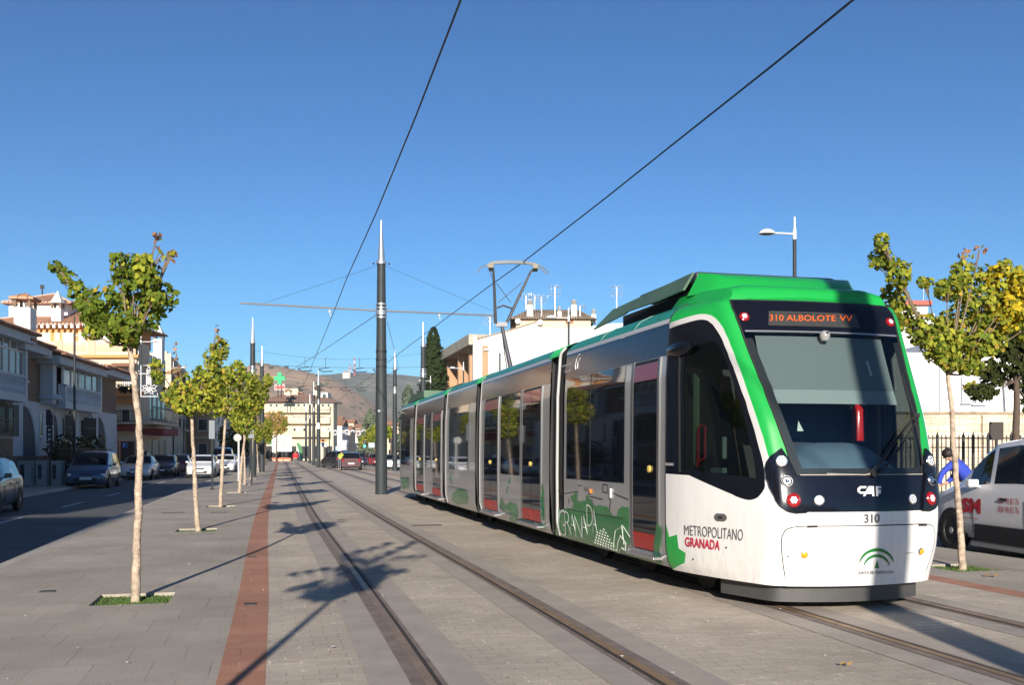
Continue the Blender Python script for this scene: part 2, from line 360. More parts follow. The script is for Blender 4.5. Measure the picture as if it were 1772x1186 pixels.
# fallen leaves / litter specks
mb = MB(); random.seed(5)
for _ in range(260):
    Y = random.uniform(6.3, 22); d = random.uniform(-5, 5.7); p = off(Y, d); r = random.uniform(.004, .011)
    if random.random() < .2: r *= 1.6
    mb.mi = random.choice([0, 0, 1]); a0 = random.uniform(0, 6.28)
    vs = [(p.x + r * math.cos(a0 + a) * (1 + .5 * random.random()), p.y + r * math.sin(a0 + a) * (1 + .5 * random.random()), .016 + random.uniform(0, .008)) for a in (0, 1.2, 2.4, 3.6, 4.9)]
    mb.add(vs, [(0, 1, 2, 3, 4)])
mb.build('litter', [mat('litter_pale', (.6, .57, .5), .8), mat('litter_leaf', (.35, .24, .08), .8)], kind='stuff', label='scattered pale crumbs and tiny dry leaves on the paving', cat='litter')
for px, py, lab in ((1717, 1000, 'curled brown dead leaf on the slabs right of tree pit'), (1465, 1157, 'small brown dead leaf on pavers in front of tram')):
    p = gr(px, py); mb = MB(); s = .1 if px > 1600 else .045
    mb.add([(-s, 0, .01), (-s * .5, s * .5, .03), (s * .2, s * .45, .012), (s, s * .1, .035), (s * .3, -s * .4, .008), (-s * .4, -s * .45, .028), (0, 0, .02)], [(0, 1, 6), (1, 2, 6), (2, 3, 6), (3, 4, 6), (4, 5, 6), (5, 0, 6)])
    o = mb.build('dead_leaf', mat('dead_leaf', (.33, .2, .06), .7), label=lab, cat='leaf'); o.location = (p.x, p.y, .012)
# ---------------------------------------------------------------- TRAM
def lerp_tab(tab, z):
    if z <= tab[0][0]: return tab[0][1:]
    for a, b in zip(tab[:-1], tab[1:]):
        if z <= b[0]:
            t = (z - a[0]) / (b[0] - a[0]); return tuple(p + (q - p) * t for p, q in zip(a[1:], b[1:]))
    return tab[-1][1:]
def smooth_tab(tab, z, h=.09, top=2.8):
    if z > top: return lerp_tab(tab, z)
    s = [lerp_tab(tab, z + k * h) for k in (-1, -.5, 0, .5, 1)]; return tuple(sum(c) / 5 for c in zip(*s))
WT = [(.25, 1.24), (.33, 1.29), (.5, 1.32), (1.2, 1.325), (2.3, 1.315), (2.88, 1.275), (2.95, 1.26), (3.03, 1.19), (3.10, 1.06), (3.15, .86), (3.17, .6)]
NT = [(.25, 1.41, .86, .19), (.6, 1.49, .90, .19), (.95, 1.52, .90, .18), (1.3, 1.47, .88, .16), (1.85, 1.30, .90, .14), (2.42, 1.00, .95, .12), (2.9, .76, .99, .11),
      (3.03, .67, .99, .10), (3.10, .56, .90, .10), (3.15, .40, .72, .10), (3.17, .22, .5, .08)]
NH = 40
_pc = {}
def plan(z):
    k = round(z, 4)
    if k in _pc: return _pc[k]
    w = lerp_tab(WT, z)[0]; xc, c, b = smooth_tab(NT, z)
    fr = [(xc + b * (1 - s * s), c * s) for s in np.linspace(0, 1, 60)]
    P0, P1, P2 = (0, w), (.38 * xc, w - .045), (xc, c)
    sd_ = [((1 - t) ** 2 * P2[0] + 2 * t * (1 - t) * P1[0] + t * t * P0[0], (1 - t) ** 2 * P2[1] + 2 * t * (1 - t) * P1[1] + t * t * P0[1]) for t in np.linspace(0, 1, 60)]
    a = np.array(fr[::-1] + sd_[1:]); a = np.array(fr + sd_[1:])
    # extend by mirror at the centre and straight at the seam, then smooth the corner
    L0 = np.concatenate([[0], np.cumsum(np.hypot(*np.diff(a, axis=0).T))])
    n = 240; s = np.linspace(0, L0[-1], n); ax = np.interp(s, L0, a[:, 0]); ay = np.interp(s, L0, a[:, 1]); ds = s[1]
    kk = int(.16 / ds); ker = np.exp(-.5 * (np.arange(-kk, kk + 1) * ds / .06) ** 2); ker /= ker.sum()
    ex = np.concatenate([ax[kk:0:-1], ax, ax[-1] - (ax[-2 - np.arange(kk)] - ax[-1])])
    ey = np.concatenate([-ay[kk:0:-1], ay, 2 * ay[-1] - ay[-2 - np.arange(kk)]])
    sx = np.convolve(ex, ker, 'valid'); sy = np.convolve(ey, ker, 'valid')
    # parameter: 0..1 from centre to seam, .5 at the corner
    lc = L0[59]; u = np.where(s < lc, s / lc * .5, .5 + (s - lc) / (L0[-1] - lc) * .5)
    _pc[k] = (u, sx, sy); return _pc[k]
def nose(u, z):
    U, X, Y = plan(z); a = min(abs(u), 1)
    return Vector((float(np.interp(a, U, X)), (1 if u > 0 else -1) * float(np.interp(a, U, Y)), z))
ZG = list(np.linspace(.25, 2.9, 54)) + [2.95, 2.99, 3.03, 3.07, 3.10, 3.12, 3.14, 3.155, 3.165]
UG = list(np.linspace(-1, 1, 121))
def nnorm(u, z):
    e = 1e-2; a = nose(max(u - e, -1), z); b = nose(min(u + e, 1), z); c = nose(u, max(z - .015, .25)); d = nose(u, min(z + .015, 3.165))
    n = (b - a).cross(d - c); n.normalize(); return n
TH1 = math.atan(.256)                      # heading of module 1
F1 = Vector((math.sin(TH1), -math.cos(TH1), 0)); N1 = Vector((math.cos(TH1), math.sin(TH1), 0))
A0 = Vector((1.635, 10.47, 0)) + N1 * 1.325
TM = Matrix(((F1.x, N1.x, 0, A0.x), (F1.y, N1.y, 0, A0.y), (0, 0, 1, 0), (0, 0, 0, 1)))      # local: x forward, +y far side, -y camera side
TI = TM.inverted()
vs = []; 
for z in ZG:
    for u in UG: p = nose(u, z); vs.append(TM @ p)
nu = len(UG)
fs = [(i * nu + j, i * nu + j + 1, (i + 1) * nu + j + 1, (i + 1) * nu + j) for i in range(len(ZG) - 1) for j in range(nu - 1)]
bvh = BVHTree.FromPolygons(vs, fs)
EYEP = Vector((0, 0, EYE))
def uz(px, py):
    d = Vector(((px - 886) / FPX, 1, (HOR - py) / FPX)).normalized()
    h = bvh.ray_cast(EYEP, d); e = TI @ EYEP; dl = TI.to_3x3() @ d; w = 1.3
    for _ in range(4): t = (-w - e.y) / dl.y; Q = e + dl * t; w = lerp_tab(WT, Q.z)[0]
    if h[0] is None or Q.x < .03: return (-1.0, max(.25, min(3.165, Q.z)))
    P = TI @ h[0]; z = max(.25, min(3.165, P.z)); U, X, Y = plan(z)
    k = int(np.argmin((X - P.x) ** 2 + (Y - abs(P.y)) ** 2)); return (float(U[k]) * (1 if P.y > 0 else -1), z)
def UZ(l): return [uz(*p) for p in l]
def mir(l): return [(-u, z) for u, z in l][::-1]
def inpoly(p, poly):
    x, y = p; r = False; j = len(poly) - 1
    for i in range(len(poly)):
        xi, yi = poly[i]; xj, yj = poly[j]
        if (yi > y) != (yj > y) and x < (xj - xi) * (y - yi) / (yj - yi) + xi: r = not r
        j = i
    return r
def spl(pts, n=6, closed=False):     # Catmull-Rom through pixel points
    out = []; k = len(pts)
    for i in range(k if closed else k - 1):
        g_ = lambda j: pts[j % k] if closed else pts[max(0, min(k - 1, j))]
        p0, p1, p2, p3 = g_(i - 1), g_(i), g_(i + 1), g_(i + 2)
        for s in range(n):
            t = s / n
            out.append(tuple(.5 * (2 * b + (c - a) * t + (2 * a - 5 * b + 4 * c - d) * t * t + (3 * b - a - 3 * c + d) * t ** 3) for a, b, c, d in zip(p0, p1, p2, p3)))
    if not closed: out.append(tuple(pts[-1]))
    return out
USC = 1.9
def dens(poly, h=.05):
    out = []
    for (a, b), (c, d) in zip(poly, poly[1:] + poly[:1]):
        n = max(1, int(math.hypot((c - a) * USC, d - b) / h))
        for i in range(n): out.append((a + (c - a) * i / n, b + (d - b) * i / n))
    return out
# traced outlines (photo pixels on the near side)
wind_l = spl([(1263, 521), (1281, 568), (1301, 620), (1321, 670), (1340, 720), (1360, 775), (1377, 822)], 3)
clus = spl([(1351, 777), (1335, 790), (1327, 806), (1329, 828), (1337, 852), (1347, 873), (1361, 885), (1377, 889)], 3) + [(1397, 888), (1390, 862), (1377, 822), (1364, 796)]
stripe_o = spl([(1152, 563), (1172, 555), (1192, 548.5), (1213, 544), (1230, 546), (1243, 556), (1256, 578), (1270, 612), (1286, 655), (1303, 705), (1320, 757), (1333, 798)], 3)
stripe_i = spl([(1152, 572), (1172, 564), (1192, 558), (1212, 553.5), (1226, 556), (1237, 566), (1250, 588), (1264, 622), (1279, 662), (1296, 712), (1311, 762), (1321, 800)], 3)
black_low = [(1324, 832)] + spl([(1324, 838), (1320, 852), (1310, 862), (1297, 866), (1280, 862), (1262, 854)], 3) + [(1192, 823), (1150, 820)]
glass_in = [(1183, 612), (1206, 597), (1236, 590), (1246, 600), (1262, 640), (1278, 690), (1292, 740), (1303, 790), (1308, 828), (1200, 815), (1183, 812)]
W_l = UZ(wind_l); ZB = 1.295; ZT = 3.045
W_l[0] = (W_l[0][0], ZT); W_l[-1] = (W_l[-1][0], ZB)
wind = W_l + mir(W_l)
disp = [(-.6, 2.695), (-.6, 3.2), (.6, 3.2), (.6, 2.695)]
C_l = UZ(clus); 
mk_l = UZ([(1377, 822), (1390, 862), (1397, 887)]); zmb = mk_l[-1][1]
mask_p = [(mk_l[0][0] - .02, ZB)] + mk_l[1:] + mir([(mk_l[0][0] - .02, ZB)] + mk_l[1:])
S_o = UZ(stripe_o); S_i = UZ(stripe_i); S_o[0] = (-1, S_o[0][1]); S_i[0] = (-1, S_i[0][1])
ST_O, ST_I = S_o[0][1], S_i[0][1]
stripe_l = S_o + S_i[::-1]
B_l = UZ(black_low); B_l[-1] = (-1, B_l[-1][1]); black_l = S_i + B_l
G_l = UZ(glass_in)
green = S_o + [(C_l[3][0] + .03, C_l[3][1] - .02), (-.3, 1.15), (.3, 1.15)] + mir(S_o + [(C_l[3][0] + .03, C_l[3][1] - .02)]) + [(1, 3.3), (-1, 3.3)]
bp_l = UZ(spl([(1400, 911.5), (1375, 913), (1359, 919), (1353, 932), (1352, 950)], 3) + [(1356, 980), (1361, 1009)])
bp_l[-1] = (bp_l[-1][0], .25)
bump_p = bp_l + mir(bp_l)
starp = UZ([(1151, 905), (1158, 930), (1172, 926), (1175, 950), (1187, 958), (1185, 975), (1196, 1000)]); star_l = [(-1, starp[0][1])] + starp[1:-1] + [(starp[-1][0], .25), (-1, .25)]
REG = [('wind', wind), ('mask', mask_p), ('clus', C_l), ('clus', mir(C_l)), ('glass', G_l), ('glass', mir(G_l)), ('black', black_l), ('black', mir(black_l)),
       ('stripe', stripe_l), ('stripe', mir(stripe_l)), ('green', green), ('star', star_l), ('star', mir(star_l)), ('bump', bump_p)]
def cdt_nose():
    pts = []; edges = []
    dom = dens([(-1, .25), (1, .25), (1, 3.165), (-1, 3.165)], .06)
    polys = [dom] + [dens(p) for _, p in REG] + [dens([(-.55, 2.695), (.55, 2.695), (.55, 2.7), (-.55, 2.7)])[:0] or dens([(-.6, 2.695), (.6, 2.695), (.0, 2.6951)])]
    for p in polys:
        n0 = len(pts); p = [(min(1, max(-1, a)), min(3.165, max(.25, b))) for a, b in p]
        pts += [Vector((a * USC, b)) for a, b in p]; edges += [(n0 + i, n0 + (i + 1) % len(p)) for i in range(len(p))]
    A_ = np.array([pts[a][:] for a, b in edges]); B_ = np.array([pts[b][:] for a, b in edges]); D_ = B_ - A_; L2 = (D_ ** 2).sum(1) + 1e-12
    for z in ZG[1:-1]:
        for u in UG[1:-1:1]:
            p = np.array([u * USC + .0003, z + .0002]); t = np.clip(((p - A_) * D_).sum(1) / L2, 0, 1)
            if (((A_ + D_ * t[:, None] - p) ** 2).sum(1)).min() > .011 ** 2: pts.append(Vector(p))
    ov, oe, of, _, _, _ = delaunay_2d_cdt(pts, edges, [], 0, 1e-5)
    return [(v.x / USC, v.y) for v in ov], of
NV, NF = cdt_nose()
def classify(c):
    for n, p in REG:
        if inpoly(c, p):
            if n == 'wind' and inpoly(c, disp): return 'disp'
            return n
    return 'body'
cls = {}
for f in NF:
    if len(f) != 3: continue
    c = (sum(NV[i][0] for i in f) / 3, sum(NV[i][1] for i in f) / 3)
    if not (-1 < c[0] < 1): continue
    a, b, c3 = (NV[i] for i in f)
    if abs((b[0] - a[0]) * (c3[1] - a[1]) - (c3[0] - a[0]) * (b[1] - a[1])) < 1e-9: continue
    n = classify(c)
    if n in ('clus', 'glass', 'black', 'stripe', 'star') : n += '_l' if c[0] < 0 else '_r'
    cls.setdefault(n, []).append(f)
def region_mesh(name, key, m, M, parent, o=0, thick=.02, smooth=True, **k):
    fs_ = cls[key]; ids = sorted({i for f in fs_ for i in f}); mp = {i: n for n, i in enumerate(ids)}
    P = [nose(*NV[i]) for i in ids]; Nn = [nnorm(*NV[i]) for i in ids]
    vs = [M @ (p + n * o) for p, n in zip(P, Nn)]; fs2 = [tuple(mp[i] for i in f) for f in fs_]
    if thick:
        cnt = {}
        for f in fs_:
            for a, b in ((f[0], f[1]), (f[1], f[2]), (f[2], f[0])):
                kx = (min(a, b), max(a, b)); cnt.setdefault(kx, []).append((a, b))
        nv = len(vs); vs += [M @ (p + n * (o - thick)) for p, n in zip(P, Nn)]
        for kx, l in cnt.items():
            if len(l) == 1: a, b = l[0]; fs2.append((mp[b], mp[a], nv + mp[a], nv + mp[b]))
    mb = MB(); mb.add(vs, fs2); return mb.build(name, m, parent, smooth=smooth, **k)
def surf_line(px_pts, r, o, M=None, raw=None, n=6):
    P = raw or UZ(px_pts); return [(M or TM) @ (nose(*p) + nnorm(*p) * o) for p in P]

TRAM = empty('tram', A0, -(math.pi / 2 - TH1), label='green and white articulated low-floor tram standing on the right-hand track', cat='tram')
bpy.context.view_layer.update()
class TB(MB):      # builder whose vertices are world coordinates turned into the tram's own frame
    def build(s, name, m, parent=TRAM, **k):
        if parent is TRAM or getattr(parent, 'get', lambda *_: None)('_t'): s.v = [TI2 @ v for v in s.v]
        return MB.build(s, name, m, parent, **k)
TI2 = TRAM.matrix_world.inverted()
LOC = Matrix()           # nose parts given in tram local frame directly
FLIP = Matrix(((1, 0, 0, 0), (0, -1, 0, 0), (0, 0, 1, 0), (0, 0, 0, 1)))
# note: TRAM empty axes: x forward, y to the camera's far side mirrored? compute conversion once
CV = TI2 @ TM            # tram-plan local -> tram empty local
def build_nose(M, full=True):
    region_mesh('cab_shell', 'body', m_white, M, TRAM)
    region_mesh('bumper_panel', 'bump', m_white, M, TRAM, o=.007)
    region_mesh('cab_roof_shell', 'green', m_green, M, TRAM)
    region_mesh('destination_panel', 'disp', m_blk, M, TRAM, o=.002)
    region_mesh('windscreen', 'wind', m_wglass if full else m_tglass, M, TRAM, o=0, thick=0)
    region_mesh('front_mask', 'mask', m_blk, M, TRAM, o=.004)
    for s in 'lr':
        if 'star_' + s in cls: region_mesh('green_flash', 'star_' + s, m_green, M, TRAM, thick=0)
        region_mesh('lamp_cluster', 'clus_' + s, m_blk, M, TRAM, o=.028, thick=.05)
        region_mesh('cab_window_frame', 'black_' + s, m_blk, M, TRAM, o=.001)
        region_mesh('cab_side_window', 'glass_' + s, m_cglass if full else m_tglass, M, TRAM, thick=0)
        region_mesh('curved_stripe', 'stripe_' + s, m_stripe, M, TRAM, o=.005)
build_nose(CV)
def nz(u, z, o=0): return CV @ (nose(u, z) + nnorm(u, z) * o)
def tl(x, y, z): return CV @ Vector((x, y, z))
# dark window surround inside the screen edge
wi = dens(wind, .06); mb = MB(); mb.tube([nz(u * 1.0, z, -.004) for u, z in wi] + [nz(*wi[0], -.004)], .013, 6); mb.build('windscreen_seal', m_blkm, TRAM, smooth=True)
# broad black printed edge of the screen
mb = MB(); a = [(-.435, ZB + .0), (-.435, 2.7)]
def ribbon(uza, uzb, o, name, m, parent=TRAM):
    mb = MB(); vs = []
    for p, q in zip(uza, uzb): vs += [nz(*p, o), nz(*q, o)]
    mb.add(vs, [(2 * i, 2 * i + 1, 2 * i + 3, 2 * i + 2) for i in range(len(uza) - 1)]); return mb.build(name, m, parent, smooth=True)
el = [(u, z) for u, z in W_l if z < 2.72]
for s in (1, -1):
    ribbon([(u * s, z) for u, z in el], [((u + .045) * s, z) for u, z in el], -.006, 'screen_border', m_blkm)
ribbon([(u, ZB) for u in np.linspace(-.40, .40, 20)], [(u, ZB + .06) for u in np.linspace(-.40, .40, 20)], -.006, 'screen_border', m_blkm)
# thin bright ledge under and over the screen
ribbon([(u, 2.695) for u in np.linspace(-.44, .44, 24)], [(u, 2.712) for u in np.linspace(-.44, .44, 24)], .009, 'trim_line', m_alu)
ribbon([(u, ZB - .008) for u in np.linspace(-.36, .38, 24)], [(u, ZB + .0) for u in np.linspace(-.36, .38, 24)], .010, 'trim_line', mat('trim_beige', (.35, .33, .28), .5))
# bumper panel gap
gp = dens(bp_l + mir(bp_l), .05); gp = gp[:len(gp)]
mb = MB(); k0 = dens(bp_l, .05)[:-1]; k0 = [p for p in dens(bump_p, .05) if p[1] > .27]
mb.tube([nz(u, z, .0035) for u, z in k0], .0055, 5); mb.build('panel_gap', m_blkm, TRAM)
for a, b in (((1396, 912), (1414, 911.5)), ((1588, 909), (1601, 909))):
    A, B = uz(*a), uz(*b); mb = MB(); mb.tube([nz(*A, .008), nz(*B, .008)], .011, 6); mb.build('panel_hinge', m_blkm, TRAM)
for a, b, c in (((1440, 961), (1461, 961.5), (1463, 969)), ((1567, 958), (1580, 957), (1582, 964))):
    mb = MB(); mb.tube([nz(*uz(*p), .008) for p in spl([a, b, c], 4)], .004, 5); mb.build('panel_recess', mat('recess_grey', (.35, .35, .36), .5), TRAM)
# door/cab seams
mb = MB(); mb.tube([nz(-1 + .001, z, .001) for z in np.linspace(.27, 3.1, 40)], .006, 5); mb.build('panel_gap', m_blkm, TRAM)
mb = MB(); sA = uz(1168, 640); mb.tube([nz(*uz(1176.5, y), .006) for y in np.linspace(616, 818, 12)], .012, 5); mb.build('window_bar', m_blkm, TRAM)
# lamps
def lamp(name, u, z, r, o, kind):
    c = nose(u, z); n = nnorm(u, z); q = n.to_track_quat('Z', 'Y').to_matrix().to_4x4()
    M = CV @ Matrix.Translation(c + n * o) @ q
    mb = MB(M); mb.lathe([(r * 1.18, -.03), (r * 1.18, .006), (r * 1.02, .014), (r * .99, .004)], n=24); h = mb.build(name, m_chrome if kind == 'white' else (m_redl if kind == 'red' else m_chrome), TRAM, smooth=True)
    if kind == 'amber':
        mb = MB(M); mb.lathe([(r, 0), (r * .9, .015), (r * .4, .022), (.001, .023)], n=20); mb.build('lens', m_amber, h, smooth=True)
    elif kind == 'red':
        mb = MB(M); mb.lathe([(r, 0), (r, .008), (r * .62, .016)], n=24); mb.build('lens', m_redl, h, smooth=True)
        mb = MB(M)
        for i in range(7):
            a = i * math.pi / 3; rr = 0 if i == 6 else r * .42; mb.lathe([(r * .22, .010), (r * .22, .02), (.001, .024)], c=(rr * math.cos(a), rr * math.sin(a), 0), n=8)
        mb.build('led_cluster', m_lens, h, smooth=True)
    elif kind == 'dark':
        mb = MB(M); mb.lathe([(r, 0), (r * .9, .01), (r * .5, .0), (.001, .004)], n=24); mb.build('lens', m_tglass, h, smooth=True)
        mb = MB(M); mb.lathe([(r * .42, .004), (r * .3, .014), (.001, .018)], n=16); mb.build('reflector', m_chrome, h, smooth=True)
    else:
        mb = MB(M); mb.lathe([(r, 0), (r * .8, .012), (.001, .017)], n=24); mb.build('lens', m_lens, h, smooth=True)
        mb = MB(M)
        for i in range(5):
            a = i * 2 * math.pi / 5; mb.lathe([(r * .22, .010), (r * .16, .02), (.001, .022)], c=(r * .45 * math.cos(a), r * .45 * math.sin(a), 0), n=8)
        mb.build('reflector', m_chrome, h, smooth=True)
    return h
for (px, py, r, k, o) in ((1352, 800, .050, 'white', .03), (1361, 833, .050, 'dark', .03), (1372, 867, .056, 'red', .03), (1416.5, 866.5, .045, 'white', .006), (1288, 549, .044, 'red', .006), (1392, 960, .030, 'amber', .012)):
    u, z = uz(px, py)
    if px == 1361: z -= .005
    for s in (1, -1): lamp('headlight' if k in ('white', 'dark') else 'tail_light' if k == 'red' else 'marker_lamp', u * s, z, r, o, k)
# camera dome on top of the screen
u, z = uz(1426, 583); mb = MB(CV @ Matrix.Translation(nose(u, z) + nnorm(u, z) * .02)); mb.lathe([(.001, -.06), (.035, -.05), (.052, -.01), (.05, .02), (.03, .045), (.001, .05)], n=20); hh = mb.build('camera_dome', mat('dome_grey', (.28, .28, .28), .35), TRAM, smooth=True)
mb = MB(CV @ Matrix.Translation(nose(u, z) + nnorm(u, z) * .065)); mb.lathe([(.001, -.018), (.018, 0), (.001, .018)], n=12); mb.build('lens', m_blk, hh, smooth=True)
# black camera housing bulge over the door post
mb = MB(); M0 = CV @ Matrix.Translation((.12, -1.235, 2.585)); mb.M = M0
mb.lathe([(.001, -.22), (.05, -.20), (.085, -.12), (.09, .12), (.06, .26), (.001, .34)], n=16, axis='x'); mb.build('camera_housing', m_blk, TRAM, smooth=True)
# roller blind
b0, b1 = uz(1312, 583), uz(1332, 692); c0, c1 = uz(1533, 586), uz(1560, 692)
mb = MB(); rows = 10; cols = 16; vs = []
for i in range(rows + 1):
    t = i / rows
    for j in range(cols + 1):
        s = j / cols; ul = b0[0] + (b1[0] - b0[0]) * t; ur = c0[0] + (c1[0] - c0[0]) * t; zz = 2.70 + (b1[1] - 2.70) * t
        vs.append(nz(ul + (ur - ul) * s, zz, -.07))
fs = [(i * (cols + 1) + j, i * (cols + 1) + j + 1, (i + 1) * (cols + 1) + j + 1, (i + 1) * (cols + 1) + j) for i in range(rows) for j in range(cols)]
mb.add(vs, fs); mb.m = [1 if i >= rows - 2 else 0 for i in range(rows) for j in range(cols)]
mb.build('roller_blind', [mat('blind_grey', (.14, .16, .165), .8), mat('blind_pale', (.23, .26, .265), .8)], TRAM, smooth=True)
mb = MB(); a = uz(1508, 632); mb.add([nz(a[0] + .015 * i, a[1] + .16 * j, -.062) for i, j in ((0, -.5), (1, -.5), (1, .5), (0, .5))], [(0, 1, 2, 3)]); mb.build('blind_sticker', mat('sticker_pale', (.5, .55, .5), .6), TRAM)
# cab interior
m_int = mat('cab_interior', (.055, .06, .065), .8); m_dash = mat('dashboard', (.10, .15, .21), .55, var=.1)
mb = MB(CV); mb.box(-.35, 1.30, -.8, .8, .35, .42); mb.build('cab_floor', m_int, TRAM)
mb = MB(CV); mb.box(-.42, -.36, -1.24, 1.24, .4, 2.98); mb.build('cab_bulkhead', mat('bulkhead', (.035, .037, .04), .7), TRAM)
mb = MB(CV); prof = [(1.42, 1.0), (1.42, 1.36), (1.30, 1.50), (1.12, 1.60), (.9, 1.60), (.86, 1.42), (.86, .42), (1.3, .42)]
def dash(y):  # narrower towards the ends
    k = 1 - .28 * abs(y / .62) ** 3; return [(x if x < 1 else 1 + (x - 1) * k, z if z < 1.3 else 1.3 + (z - 1.3) * (1 - abs(y / .64) ** 3)) for x, z in prof]
ysd = np.linspace(-.62, .60, 17); vs = []; n = len(prof)
for y in ysd: vs += [(x, y, z) for x, z in dash(y)]
mb.add(vs, [(i * n + j, i * n + (j + 1) % n, (i + 1) * n + (j + 1) % n, (i + 1) * n + j) for i in range(16) for j in range(n)] + [tuple(range(n)), tuple(16 * n + j for j in range(n))])
mb.build('dashboard', m_dash, TRAM, smooth=True)
mb = MB(CV); mb.cbox((.35, .1, .75), (.5, .5, .12)); mb.cbox((.12, .1, 1.2), (.12, .46, .85)); mb.cbox((.12, .1, 1.72), (.1, .26, .2)); mb.cbox((.35, .1, .5), (.16, .16, .4)); mb.build('driver_seat', mat('seat_dark', (.03, .035, .05), .8), TRAM, bevel=.03)
ME = CV @ Matrix.Translation((.1, .93, 1.62)) @ Matrix.Scale(.8, 4)
mb = MB(ME); mb.lathe([(.001, 0), (.085, .015), (.09, .06), (.09, .42), (.06, .49), (.03, .51), (.03, .55), (.001, .56)], n=18); fe = mb.build('fire_extinguisher', mat('extinguisher_red', (.42, .012, .012), .25, coat=.5), TRAM, smooth=True)
mb = MB(ME); mb.tube([(0, 0, .55), (.05, -.06, .60), (.02, -.14, .62)], .018); mb.tube([(.02, 0, .55), (.1, .08, .5), (.12, .09, .2)], .012); mb.build('nozzle', m_blkm, fe)
mb = MB(CV); mb.cbox((-.1, 1.12, 1.72), (.02, .10, .7)); mb.build('red_strap', mat('red_strip', (.45, .02, .03), .5), TRAM)
mb = MB(CV); mb.tube([(.1, -1.0, 1.35), (.12, -1.0, 1.75), (.14, -.98, 1.80), (.14, -.93, 1.78), (.13, -.93, 1.45), (.1, -1.0, 1.4)], .016, 6); mb.build('red_handle', mat('red_strip', (.45, .02, .03), .5), TRAM)
mb = MB(CV); mb.cbox((.55, -.98, 1.32), (.28, .05, .05)); mb.cbox((.62, -.95, 1.55), (.03, .04, .22)); mb.build('window_switch_box', mat('box_grey', (.35, .40, .36), .6), TRAM)
u, z = uz(1383, 737); mb = MB(); mb.add([nz(u - .017, z - .05, -.008), nz(u + .017, z - .05, -.008), nz(u, z + .05, -.008)], [(0, 1, 2)]); mb.build('warning_sticker', mat('sticker_pale', (.5, .55, .5), .6), TRAM)
pn = [(1184, 640), (1192, 637), (1208, 655), (1208, 800), (1203, 812), (1184, 735)]; mb = MB(CV); I_ = TM.inverted(); vs = []
for px, py in pn:
    e = I_ @ EYEP; d = I_.to_3x3() @ Vector(((px - 886) / FPX, 1, (HOR - py) / FPX)); P_ = e + d * ((-1.0 - e.y) / d.y); vs.append(tuple(P_))
mb.add(vs + [(x, y + .015, z) for x, y, z in vs], [tuple(range(6)), tuple(range(6, 12))[::-1]]); mb.build('cab_partition', mat('partition_pale', (.62, .85, .62), .6), TRAM)
# wiper
mb = MB(); mb.tube([nz(*uz(*p), o) for p, o in (((1503, 820), .02), ((1520, 801), .06), ((1545, 764), .06), ((1577, 722), .045))], .011, 6)
mb.tube([nz(*uz(*p), o) for p, o in (((1516, 822), .02), ((1535, 801), .06), ((1560, 762), .06), ((1584, 724), .045))], .009, 6)
mb.tube([nz(*uz(*p), .035) for p in ((1556, 652), (1566, 688), (1575, 716), (1583, 748), (1589, 780), (1592, 806))], .010, 6)
mb.cbox(nz(*uz(1580, 722), .04), (.03, .07, .04)); mb.lathe([(.03, -.02), (.03, .03)], c=nz(*uz(1508, 821), .02), n=12, axis='x'); mb.build('wiper', m_blkm, TRAM, smooth=True)
mb = MB(); mb.tube([nz(*uz(1430, 821), .014), nz(*uz(1495, 823), .014), nz(*uz(1503, 821), .02)], .006, 5); mb.build('wiper_rest', mat('trim_beige', (.35, .33, .28), .5), TRAM)
# under-run skirt and dark belly
def plan_pts(z, sc, inset, M, n=41, zz=None):
    return [(nose(u, z).x - inset, nose(u, z).y * sc) for u in np.linspace(-1, 1, n)]
mb = MB(CV); pp = [(x, y) for x, y in plan_pts(.25, .92, .10, CV, 201) if x > .62]; mb.prism(pp + [(.62, .8), (.62, -.8)], .085, .262, 'xy'); mb.build('underrun_guard', m_under, TRAM, smooth=True)
mb = MB(CV); pp = plan_pts(.25, .985, .02, CV); mb.prism(pp, .262, .30, 'xy'); mb.build('cab_underside', m_blkm, TRAM)
# door handle cup, small bolts on the cab side
u, z = uz(1248, 896); M = CV @ Matrix.Translation(nose(u, z)) @ nnorm(u, z).to_track_quat('Z', 'Y').to_matrix().to_4x4()
mb = MB(M)
mb.prism([(.055 * math.cos(a) + (.03 if math.cos(a) > 0 else -.03), .038 * math.sin(a)) for a in np.linspace(0, 2 * math.pi, 24, endpoint=False)], -.01, .008, 'xy'); hcup = mb.build('handle_cup', mat('cup_grey', (.22, .22, .22), .35, metal=.6), TRAM)
mb = MB(M); mb.prism([(.03 * math.cos(a), .012 * math.sin(a)) for a in np.linspace(0, 6.28, 12, endpoint=False)], .008, .014, 'xy'); mb.build('handle_slot', m_blkm, hcup)
for p in ((1364, 963), (1258, 948), (1200, 968)):
    u, z = uz(*p); mb = MB(CV @ Matrix.Translation(nose(u, z) + nnorm(u, z) * .008)); mb.lathe([(.001, -.011), (.011, 0), (.001, .011)], n=8); mb.build('bolt', m_under, TRAM)

